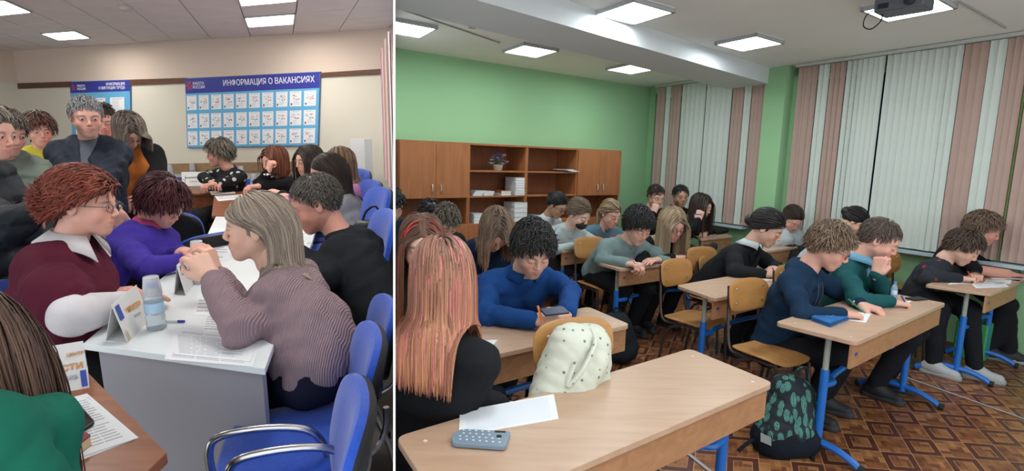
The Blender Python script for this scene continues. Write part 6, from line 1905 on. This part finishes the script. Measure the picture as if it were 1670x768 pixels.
# ---- backpacks
def leaf_fn(m, nt, b, tc):
    N, L = nt.nodes, nt.links
    mp = N.new('ShaderNodeMapping'); mp.inputs['Scale'].default_value = (1.9, 1.9, .75); mp.inputs['Rotation'].default_value = (.5, .3, .4); L.new(tc.outputs['Object'], mp.inputs[0])
    v = N.new('ShaderNodeTexVoronoi'); v.inputs['Scale'].default_value = 15; v.feature = 'F1'; L.new(mp.outputs[0], v.inputs['Vector'])
    w_ = N.new('ShaderNodeTexWave'); w_.inputs['Scale'].default_value = 30; w_.inputs['Distortion'].default_value = 7; L.new(mp.outputs[0], w_.inputs['Vector'])
    r = N.new('ShaderNodeValToRGB'); r.color_ramp.elements[0].position = .46; r.color_ramp.elements[1].position = .52; r.color_ramp.elements[0].color = (1, 1, 1, 1); r.color_ramp.elements[1].color = (0, 0, 0, 1); L.new(v.outputs['Distance'], r.inputs[0])
    r2 = N.new('ShaderNodeValToRGB'); r2.color_ramp.elements[0].position = .35; r2.color_ramp.elements[1].position = .6; L.new(w_.outputs['Color'], r2.inputs[0])
    mu = N.new('ShaderNodeMath'); mu.operation = 'MULTIPLY'; L.new(r.outputs[0], mu.inputs[0]); L.new(r2.outputs[0], mu.inputs[1])
    mx = N.new('ShaderNodeMix'); mx.data_type = 'RGBA'; mx.inputs[6].default_value = (.010, .016, .022, 1); mx.inputs[7].default_value = (.10, .32, .26, 1); L.new(mu.outputs[0], mx.inputs[0]); L.new(mx.outputs[2], b.inputs['Base Color'])


def sprig_fn(m, nt, b, tc):
    N, L = nt.nodes, nt.links
    v = N.new('ShaderNodeTexVoronoi'); v.inputs['Scale'].default_value = 30; v.inputs['Randomness'].default_value = .3; L.new(tc.outputs['Object'], v.inputs['Vector'])
    r = N.new('ShaderNodeValToRGB'); r.color_ramp.elements[0].position = .12; r.color_ramp.elements[1].position = .20; r.color_ramp.elements[0].color = (.14, .18, .12, 1); r.color_ramp.elements[1].color = (.60, .62, .52, 1)
    L.new(v.outputs['Distance'], r.inputs[0]); L.new(r.outputs[0], b.inputs['Base Color'])


LEAF = mat('palm_print_cloth', (.02, .03, .03), .8, fn=leaf_fn, bump=(40, .3, .004)); SPRIG = mat('sprig_print_cloth', (.6, .62, .5), .85, fn=sprig_fn, bump=(40, .3, .004))
darkb = cloth('bag_dark', (.010, .013, .020))
bb = RT.P(1278, 735, 0)
vx = e1[0] * 1.0; A1 = np.array([*e1, 0]); A2 = np.array([*e2, 0])
root = empty('backpack', Matrix.Translation(Vector(bb.tolist()))); tag(root, 'dark backpack with green palm-leaf print standing on the floor', 'backpack')
X1 = np.array([1.0, 0, 0]); Y1 = np.array([.1, 1, 0])
prs = [cap((-.05, .02, .10), (.02, .06, .30), .105, .085, k=.06), cap((.05, .02, .11), (.08, .06, .28), .105, .08, k=.06), cap((-.085, -.03, .11), (-.03, -.02, .22), .065, .055, k=.04), cap((.0, .04, .33), (.06, .06, .33), .06, .05, k=.05)]
v, f_ = sdf_mesh(prs + [ell((0, 0, -.12), (.6, .6, .12), k=.01, op='-')], .008, folds(.006, 1.4, 9)); mesh_obj('bag_body', v, f_, LEAF, root)
v, f_ = sdf_mesh([cap((-.06, .0, .07), (.08, .02, .07), .112, .11, k=.05), ell((0, 0, .32), (.6, .6, .17), k=.01, op='-'), ell((0, 0, -.12), (.6, .6, .12), k=.01, op='-')], .008, folds(.004, 1.4, 3)); mesh_obj('bag_base', v, f_, darkb, root)
m = MB(); m.tube([(.03, .05, .37), (.05, .04, .43), (.10, .05, .44), (.125, .07, .36)], .008, 8, smoothing=5); m.build('carry_loop', LEAF, root)
for q_ in ([(.14, .06, .34), (.19, .05, .24), (.18, .0, .10), (.13, -.04, .02), (.10, -.10, .006)], [(-.12, .0, .07), (-.20, -.03, .06), (-.26, -.04, .012)]):
    m = MB(); m.tube(q_, .010, 6, smoothing=5); m.build('strap', darkb, root)
m = MB(); m.slab([(-.165, -.075, .09), (-.12, -.10, .08), (-.125, -.098, .125), (-.168, -.073, .135)], (-.001, -.003, 0)); m.build('patch', mat('patch_grey', (.30, .32, .33), .7), root, smooth=False)
# white backpack over the chair back
wc = RT.D(928, 588, 2.06); root = empty('backpack', Matrix.Translation(Vector(wc.tolist()))); tag(root, 'white backpack with small dark sprigs hung over a plywood chair back', 'backpack')
u_, v_ = np.array([*e1, 0]), np.array([*e2, 0])
def W_(a_, b_, c_): return u_ * a_ + v_ * b_ + ZV * c_
prs = [cap(W_(-.06, .02, -.10), W_(-.015, .02, .065), .105, .085, k=.05), cap(W_(.08, .02, -.10), W_(.085, .02, .05), .09, .082, k=.05), cap(W_(-.12, .03, -.14), W_(.10, .03, -.14), .08, .08, k=.04), cap(W_(-.04, .06, -.12), W_(.06, .06, -.0), .085, .07, k=.015)]
v, f_ = sdf_mesh(prs, .007, folds(.007, 1.5, 21)); mesh_obj('bag_body', v, f_, SPRIG, root)
m = MB(); m.tube([W_(-.05, .10, .04), W_(-.09, .11, -.04), W_(-.04, .135, .02), W_(.03, .12, .10), W_(.06, .06, .13)], .010, 6, smoothing=5); m.build('strap', SPRIG, root)
m = MB(); m.tube([W_(-.12, .04, -.02), W_(-.16, .05, -.10), W_(-.16, .06, -.20), W_(-.12, .06, -.24)], .010, 6, smoothing=5); m.build('strap', SPRIG, root)
# dark backpack on the floor behind the blue shirt desk
bk = RT.P(1000, 590, 0); root = empty('backpack', Matrix.Translation(Vector(bk.tolist()))); tag(root, 'plain black backpack on the floor behind the blue shirt desk', 'backpack')
v, f_ = sdf_mesh([cap((-.06, 0, .12), (0, 0, .30), .12, .09, k=.05), cap((.06, 0, .12), (.04, 0, .26), .12, .09, k=.05)], .010, folds(.006, 1, 8)); mesh_obj('bag_body', v, f_, cloth('bag_black', (.014, .018, .020)), root)
m = MB(); m.tube([(-.03, 0, .37), (0, 0, .42), (.05, 0, .37)], .008, 6, smoothing=4); m.build('carry_loop', darkb, root)
# green plastic crate at the far right
gc = RT.P(1672, 560, .0); root = empty('storage_crate', Matrix.Translation((3.84, 4.30, 0)) @ Matrix.Rotation(math.radians(36), 4, 'Z')); tag(root, 'green carrier bag with pale lettering under the edge desk', 'bag')
m = MB(); m.box(-.16, .16, -.10, .10, 0, .30); m.build('bag_body', mat('bag_green', (.05, .32, .10), .5), root, bevel=.01)
# ================================================================== RIGHT ROOM: people
def hold_pen(I, i, m, label, d=None, clip=None):
    a, e, hd, fd = I['arms'][i]; s = I['s']
    pn = ZV; tip = hd + fd * .115 * s + np.array([0, 0, -.045]) * s
    d = unit(np.array(d) if d is not None else -fd * .5 + np.array([0, 0, .85]) + I['Sd'] * (.3 if i == 1 else -.3))
    pen(RT, tip, tip + d * .14, m, label, r=.0040, clip=clip)


TY = -58; GRP = None
PB = cloth('trousers_charcoal', (.012, .013, .016))
mp_ = lambda c, nm: mat('pen_' + nm, c, .4)
Hp = lambda px, py, z=.035: RT.P(px, py, DZ + z)

# pink-orange hair, back to the viewer
BJ = cloth('jacket_charcoal', (.013, .014, .017))
I = person(RT, 'person seen from behind with very long pink-orange hair and a black jacket', (720, 455, 1.82), 105, 8, fem=True, s=1.14, tyaw=75, pel=(690, 760, 2.0), lod=0, hair='long', hcol='pinko',
           hk=dict(length=.34, n=1700, wid=.0042, behind=True, clear=.040, streak=((.55, .17, .17), .14), col=((.12, .06, .05), (.60, .27, .15))), top='black_jacket', topmat=BJ, hands=((662, 640, 2.1), (818, 665, 1.88)), elb=((640, 620, 1.95), (765, 640, 1.84)), pose=('rest', 'fist'), collar='crew', legmat=PB, fold=.006, eyes='down')
# auburn hair with red streaks, facing the viewer
I = person(RT, 'person with parted auburn hair and red streaks looking over the pink-orange hair', (688, 400, 2.5), -78, 10, fem=True, s=1.16, tyaw=-70, lod=0, skin='pale', hair='long', hcol='auburn', hk=dict(length=.42, n=700, wid=.0042, streak=((.38, .035, .03), .12), col=((.10, .055, .04), (.22, .08, .035))),
           top='dark_sweater', topmat=cloth('sweater_olive', (.05, .045, .02)), eyes='open', legmat=PB)
# blue shirt
BSH2 = cloth('shirt_royal_blue', (.012, .055, .20), noise=(5, .12))
I = person(RT, 'person in a royal blue shirt typing on a phone with an orange pen in hand', (869, 407, 2.85), -72, 28, s=1.18, tyaw=-62, lod=0, skin='fair', hair='mop', hcol='black', hk=dict(length=.044, curl=.05, n=640, thick=.010), top='blue_shirt', topmat=BSH2, collar=None,
           hands=(RT.D(926, 510, 2.70), RT.D(872, 521, 2.60)), elb=(RT.D(928, 475, 3.0), RT.D(790, 515, 2.70)), hdir=((-.75, -.45, .05), (.85, -.2, .05)), hpalm=((-.2, -.5, .8), (.0, -.4, .9)), pose=('rest', 'write'), legmat=PB, fold=.006)
shirt_collar(I, BSH2, up_=.30)
m = MB(); T_, u_ = I['T'], I['up']; m.slab([I['nb'] + T_ * .085 - u_ * .06 - I['Sd'] * .012, I['nb'] + T_ * .085 - u_ * .06 + I['Sd'] * .012, I['waist'] + T_ * .14 + I['Sd'] * .012, I['waist'] + T_ * .14 - I['Sd'] * .012], T_ * .004); m.build('button_strip', BSH2, I['root'], off=I['base'])
box_obj('smartphone', RT, RT.D(904, 509, 2.55), 25, (.13, .065, .010), mat('case_navy', (.02, .03, .07), .4), 'dark phone held over the desk by the blue shirt', 'phone', pitch=12)
pen(RT, RT.D(886, 528, 2.52), RT.D(877, 499, 2.56), mp_((.70, .18, .02), 'orange'), 'orange pen in the hand of the blue shirt', r=.006)
# stooping student with chin-length hair
I = person(RT, 'person in navy with chin-length brown-blond hair hanging over the face, arms folded on the desk', (808, 376, 3.7), -70, 52, s=1.2, tyaw=-62, lod=0, hair='bob', hcol='sandy', hk=dict(length=.21, n=700, wavy=.16, part=.012, col=((.10, .075, .055), (.33, .20, .12))), top='navy_hoodie', topmat=cloth('hoodie_navy', (.010, .022, .055)), collar='hood', hands=((850, 452, .70, 0), (780, 470, .70, 0)), legmat=PB)
# short hair behind
I = person(RT, 'person with short light brown hair bowed low between the red streaks and the stooping student', (728, 362, 4.4), -60, 38, s=1.12, tyaw=-65, lod=1, hair='short', hcol='mouse', top='dark_hoodie', topmat=BLK, collar='hood')
I = person(RT, 'person with black hair cut by the partition edge in front of the leftmost cabinet', (640, 335, 4.5), -60, 30, s=1.1, tyaw=-65, lod=2, hair='short', hcol='black', top='dark_top', topmat=cloth('top_darkblue', (.02, .04, .055)), collar='hood')
I = person(RT, 'person with dark hair barely showing behind the short light brown hair', (700, 350, 4.75), -60, 45, s=1.0, tyaw=-65, lod=2, hair='short', hcol='black', top='dark_top', topmat=BLK)
# white top with straps, tied dark hair
I = person(RT, 'person in a white top with black straps and tied dark hair', (908, 335, 5.75), -36, 30, fem=True, s=1.08, tyaw=-55, lod=1, skin='tan', hair='tied', hcol='black', hk=dict(bun=.035, tie=(0, -.11, .05)), top='white_top', topmat=cloth('top_white', (.50, .52, .54)), glasses='thin')
for sg in (-1, 1):
    m = MB(); m.tube([I['sh'][0 if sg < 0 else 1] * .55 + I['nb'] * .45 + ZV * .02, I['chest'] + I['Sd'] * sg * .07 + I['T'] * .11, I['waist'] + I['Sd'] * sg * .07 + I['T'] * .12], .010, 6, smoothing=4); m.build('strap', BLK, I['root'], off=I['base'])
# masked, light hoodie
LH = cloth('hoodie_light_grey', (.36, .42, .42))
I = person(RT, 'person with a black face mask pulled down and a very light grey hoodie', (944, 349, 5.2), -46, 26, fem=True, s=1.16, tyaw=-58, lod=0, skin='pale', hair='tied', hcol='sandy', hk=dict(bun=.028, tie=(0, -.11, -.01), n=380, col=((.10, .07, .05), (.22, .15, .10))), top='light_hoodie', topmat=LH, collar='hood', hands=((957, 399, .70, 0), (935, 402, .70, 0)), mask=True)
# denim, blond tied hair
I = person(RT, 'person in a blue-grey denim sweater with tied blond hair, head turned to the right', (996, 349, 5.5), -62, 20, fem=True, s=1.12, tyaw=-70, lod=1, skin='pink', hair='tied', hcol='sandy', hk=dict(tail=.18, tie=(.03, -.11, .0), bun=0, n=340, col=((.16, .11, .07), (.38, .26, .16))), top='denim_sweater', topmat=cloth('denim_blue_grey', (.10, .17, .23)), hands=((1010, 390, .70, 0), (972, 394, .70, 0)))
# grey sweatshirt
GS = cloth('sweatshirt_grey', (.165, .225, .225))
I = person(RT, 'person in a grey-green sweatshirt with a small chest patch writing with a pink pen', (1041, 368, 4.45), -70, 28, s=1.22, tyaw=-64, lod=0, skin='fair', hair='mop', hcol='black', hk=dict(length=.042, n=640, curl=.04), top='grey_sweatshirt', topmat=GS, hands=((1074, 424, .70, 0), (1024, 430, .70, 0)), elb=(None, (982, 425, 4.5)), pose=('flat', 'write'), collar='crew', legmat=PB)
hold_pen(I, 1, mp_((.65, .10, .22), 'pink'), 'pink pen in the hand of the grey sweatshirt')
m = MB(); c_ = I['chest'] + I['T'] * .118 - I['Sd'] * .06; m.slab([c_, c_ - I['Sd'] * .06, c_ - I['Sd'] * .06 + I['up'] * .055, c_ + I['up'] * .055], I['T'] * .006); m.build('chest_patch', mat('patch_white', (.45, .50, .5), .7), I['root'], off=I['base'], smooth=False)
# long blond
I = person(RT, 'person with long straight blond hair and glasses in a black sweater', (1096, 366, 4.72), -72, 22, fem=True, s=1.2, tyaw=-62, lod=0, skin='pink', hair='long', hcol='blond', hk=dict(length=.36, n=800, wid=.0050), top='black_sweater', topmat=BLK, hands=((1136, 410, .71, 0), (1098, 421, .70, 0)), pose=('write', 'flat'), glasses='thin', legmat=PB)
hold_pen(I, 0, mp_((.60, .12, .25), 'pink'), 'pink pen in the hand of the blond student', d=(.8, .1, .5))
# two students at the back and the dark-haired girl
I = person(RT, 'person with short dark hair holding a pen to the mouth at the back', (1070, 321, 6.5), -75, 14, s=1.14, tyaw=-62, lod=1, skin='fair', hair='crop', hcol='dark', hk=dict(length=.03), top='black_hoodie', topmat=BLK, collar='hood', hands=(None, (1066, 348, 6.3)), elb=(None, (1052, 360, 6.35)), hdir=(None, (.2, .0, 1)), hpalm=(None, (-.5, -.8, 0)), pose=('rest', 'fist'))
I = person(RT, 'smiling person with dark hair in a black hoodie next to the pen at the mouth', (1110, 320, 6.7), -88, 6, s=1.12, tyaw=-75, lod=1, skin='tan', hair='crop', hcol='black', hk=dict(length=.03), top='black_hoodie', topmat=BLK, collar='hood')
I = person(RT, 'person with long dark hair in black holding a blue pen to the lips', (1144, 336, 6.2), -48, 18, fem=True, s=1.14, tyaw=-55, lod=1, skin='fair', hair='long', hcol='dark', hk=dict(length=.34, n=700), top='black_top', topmat=BLK, hands=((1150, 380, .70, 0), (1139, 359, 6.0)), elb=(None, (1126, 372, 6.0)), hdir=(None, (.2, .1, 1)), hpalm=(None, (-.4, -.8, 0)), pose=('rest', 'fist'))
pen(RT, RT.D(1146, 350, 5.92), RT.D(1130, 349, 5.95), mp_((.03, .10, .45), 'blue'), 'blue pen at the lips of the student by the far blinds', r=.005)
# black blazer
I = person(RT, 'person in a black blazer over a pale shirt with sleek black hair tied back', (1251, 372, 4.15), -36, 26, fem=True, s=1.14, tyaw=-48, lod=0, skin='fair', hair='tied', hcol='black', hk=dict(bun=.042, tie=(0, -.115, -.005), n=420), top='black_blazer', topmat=cloth('blazer_black', (.015, .016, .019)), hands=((1262, 438, .70, 0), (1246, 447, .70, 0)), elb=(None, (1198, 444, 4.05)), pose=('rest', 'write'), legmat=PB, fold=.003)
shirt_collar(I, cloth('shirt_pale', (.50, .56, .56)))
m = MB(); c0 = I['nb'] + I['T'] * .075 - I['up'] * .03; m.slab([c0 - I['Sd'] * .02, c0 + I['Sd'] * .025, I['waist'] + I['T'] * .125 + I['Sd'] * .01, I['waist'] + I['T'] * .125], I['T'] * .012); m.build('shirt_front', cloth('shirt_pale', (.5, .56, .56)), I['root'], off=I['base'], smooth=False)
for sg in (-1, 1):
    c0 = I['nb'] + I['T'] * .088 - I['up'] * .02 + I['Sd'] * sg * .045; m = MB(); m.slab([c0, c0 + I['Sd'] * sg * .045 - I['up'] * .05, c0 + I['Sd'] * sg * .015 - I['up'] * .11 + I['T'] * .035, c0 - I['Sd'] * sg * .03 - I['up'] * .17 + I['T'] * .06], I['T'] * .008); m.build('lapel', cloth('blazer_black', (.015, .016, .019)), I['root'], off=I['base'], smooth=False)
hold_pen(I, 1, mp_((.03, .10, .45), 'blue'), 'blue pen in the hand of the black blazer')
# white sweater
I = person(RT, 'person in a white sweater bowed so that the centre parting of dark hair shows', (1292, 357, 5.7), -80, 38, fem=True, s=1.08, tyaw=-72, pel=(1286, 400, 5.85), lod=1, skin='pink', hair='tied', hcol='dark', hk=dict(bun=.03, n=360), top='white_sweater', topmat=cloth('sweater_white', (.42, .46, .47)), hands=((1308, 391, .70, 0), (1270, 396, .70, 0)), pose=('write', 'flat'))
hold_pen(I, 0, mp_((.03, .03, .05), 'black'), 'dark pen in the hand of the white sweater')
# two behind the front row
I = person(RT, 'person with dark hair pinned up, mostly behind the navy hoodie', (1393, 361, 5.1), -30, 42, fem=True, s=1.02, tyaw=-50, lod=1, skin='fair', hair='tied', hcol='black', hk=dict(bun=.045, tie=(0, -.11, .02)), top='pale_top', topmat=cloth('top_white', (.50, .52, .54)))
I = person(RT, 'person with brown hair showing only behind the head of the teal cardigan', (1442, 362, 5.3), -40, 35, fem=True, s=1.0, tyaw=-60, lod=2, hair='tied', hcol='brown', hk=dict(bun=.03), top='dark_top', topmat=BLK)
# navy hoodie
NH = cloth('hoodie_deep_navy', (.010, .028, .060))
I = person(RT, 'person in a navy hoodie with wavy light brown hair and a green pen', (1354, 402, 3.2), -38, 26, s=1.10, tyaw=-48, pel=(1262, 560, 3.45), lod=0, skin='pink', hair='mop', hcol='sandy', hk=dict(length=.036, curl=.10, n=640, col=((.10, .065, .045), (.24, .16, .105))), top='navy_hoodie', topmat=NH, collar='hood', hands=((1404, 497, .70, 0), (1374, 511, .70, 0)), elb=(None, (1310, 515, 3.0)), pose=('rest', 'write'), hdir=((.6, -.75, -.1), (.9, .1, -.1)), glasses='thin', legmat=PB, fold=.005)
for sg in (-1, 1):
    q_ = I['nb'] + I['T'] * .105 - I['up'] * .07 + I['Sd'] * sg * .03; m = MB(); m.tube([q_, q_ + I['T'] * .03 - I['up'] * .08 + I['Sd'] * sg * .01, q_ + I['T'] * .03 - I['up'] * .16], .0028, 6, smoothing=4); m.build('cord', mat('cord_dark', (.05, .06, .08), .7), I['root'], off=I['base'])
pen(RT, RT.P(1412, 512, .68), RT.D(1384, 488, 2.98), mp_((.02, .22, .12), 'green'), 'green pen in the hand of the navy hoodie', r=.004)
# teal cardigan
TC = cloth('cardigan_teal', (.012, .075, .080))
I = person(RT, 'person in a teal cardigan over a light blue shirt resting the chin on one hand', (1434, 392, 3.5), -36, 26, s=1.10, tyaw=-48, pel=(1372, 520, 3.8), lod=0, skin='pink', hair='crop', hcol='mouse', hk=dict(length=.022, n=560, col=((.07, .05, .04), (.17, .13, .10))), top='teal_cardigan', topmat=TC, hands=((1430, 446, 3.38), (1452, 492, .70, 0)), elb=((1445, 482, 3.5), (1400, 492, 3.25)), hdir=((.15, .0, 1), (.9, -.1, -.1)), hpalm=((-.8, -.5, 0), None), pose=('fist', 'write'), legmat=PB, fold=.005)
shirt_collar(I, cloth('shirt_sky_blue', (.16, .36, .52)))
m = MB(); c0 = I['nb'] + I['T'] * .07 - I['up'] * .04; m.slab([c0 - I['Sd'] * .03, c0 + I['Sd'] * .035, I['waist'] + I['T'] * .12 + I['Sd'] * .02, I['waist'] + I['T'] * .12 - I['Sd'] * .02], I['T'] * .014); m.build('shirt_front', cloth('shirt_sky_blue', (.16, .36, .52)), I['root'], off=I['base'], smooth=False)
hold_pen(I, 1, mp_((.03, .10, .45), 'blue'), 'blue pen in the hand of the teal cardigan')
# red-patterned sweatshirt
def redmark_fn(m, nt, b, tc):
    N, L = nt.nodes, nt.links
    v = N.new('ShaderNodeTexVoronoi'); v.inputs['Scale'].default_value = 11; v.inputs['Randomness'].default_value = .8; L.new(tc.outputs['Object'], v.inputs['Vector'])
    r = N.new('ShaderNodeValToRGB'); r.color_ramp.elements[0].position = .15; r.color_ramp.elements[1].position = .19; r.color_ramp.elements[0].color = (.30, .02, .03, 1); r.color_ramp.elements[1].color = (.016, .020, .028, 1)
    L.new(v.outputs['Distance'], r.inputs[0]); L.new(r.outputs[0], b.inputs['Base Color'])
RM = mat('sweatshirt_red_marks', (.02, .02, .03), .9, fn=redmark_fn, bump=(90, .22, .003))
I = person(RT, 'person in a dark sweatshirt sprinkled with small red marks bent low over the paper', (1571, 404, 4.15), -42, 32, s=1.06, tyaw=-46, pel=(1500, 475, 4.4), lod=0, skin='fair', hair='short', hcol='brown', hk=dict(length=.035, n=520, col=((.04, .028, .022), (.11, .07, .05))), top='patterned_sweatshirt', topmat=RM, hands=((1590, 449, .70, 0), (1564, 454, .70, 0)), elb=(None, (1514, 455, 4.1)), pose=('fist', 'write'), legmat=PB, shoes=mat('shoe_grey', (.36, .38, .38), .6), feet=((1590, 598, .09, 0), (1522, 590, .09, 0)), kn=((1580, 505, 3.95), (1530, 505, 4.0)))
hold_pen(I, 1, mp_((.60, .04, .05), 'red'), 'red pen in the hand of the red-marked sweatshirt')
# t-shirt
I = person(RT, 'smiling person in a black t-shirt with bare forearms on the edge desk', (1603, 374, 4.4), -32, 20, s=1.10, tyaw=-42, pel=(1545, 430, 4.65), lod=0, skin='red', hair='mop', hcol='sandy', hk=dict(length=.036, curl=.15, n=560, col=((.09, .06, .045), (.22, .145, .095))), top='black_tshirt', topmat=BLK, hands=((1655, 441, .70, 0), (1646, 447, .70, 0)), elb=((1605, 430, 4.5), (1590, 440, 4.3)), pose=('rest', 'write'), foremat='bare', legmat=PB, shoes=mat('shoe_black_white', (.02, .02, .022), .6), feet=((1645, 572, .09, 0), (1612, 566, .09, 0)))
hold_pen(I, 1, mp_((.03, .10, .45), 'blue'), 'blue pen in the hand of the black t-shirt')
RIGHT_SET = set(bpy.data.objects) - LEFT_END
# ------------------------------------------------------------------ the partition ends each room: nothing passes through it
import bmesh
bpy.context.view_layer.update()


def trim_side(objs, sign):
    for o in list(objs):
        if o.type == 'FONT' or o.type != 'MESH' or o.name.startswith('wall_partition'): continue
        me = o.data; n = len(me.vertices)
        if n == 0: continue
        co = np.empty(n * 3, dtype=np.float32); me.vertices.foreach_get('co', co); co = co.reshape(-1, 3)
        Mw = np.array(o.matrix_world); W = co @ Mw[:3, :3].T + Mw[:3, 3]
        d = ((W - EYE) @ ndv) * sign - .0026
        if (d >= 0).all(): continue
        if (d < 0).all():
            if o.children: 
                me2 = bpy.data.meshes.new('empty'); o.data = me2
            else: bpy.data.objects.remove(o, do_unlink=True)
            continue
        if me.users > 1: me = me.copy(); o.data = me
        pl = EYE + ndv * .0026 * sign; Mi = o.matrix_world.inverted()
        pc = Mi @ Vector(pl.tolist()); no = (o.matrix_world.to_3x3().transposed() @ Vector((ndv * sign).tolist())).normalized()
        bm = bmesh.new(); bm.from_mesh(me)
        r = bmesh.ops.bisect_plane(bm, geom=bm.verts[:] + bm.edges[:] + bm.faces[:], plane_co=pc, plane_no=no, clear_inner=True, clear_outer=False)
        ed = [e for e in r['geom_cut'] if isinstance(e, bmesh.types.BMEdge)]
        try: bmesh.ops.holes_fill(bm, edges=ed, sides=0)
        except Exception: pass
        bm.to_mesh(me); bm.free()


LEFT_SET = (MARK_R - MARK_L) | (LEFT_END - LEFT_BEGIN)
trim_side(LEFT_SET, -1)
trim_side(set(bpy.data.objects) - LEFT_SET - MARK_L, 1)
for o in list(bpy.data.objects):      # things wholly behind the partition
    if o.type == 'EMPTY' and not any(c.type in ('MESH', 'FONT') for c in o.children): bpy.data.objects.remove(o, do_unlink=True)
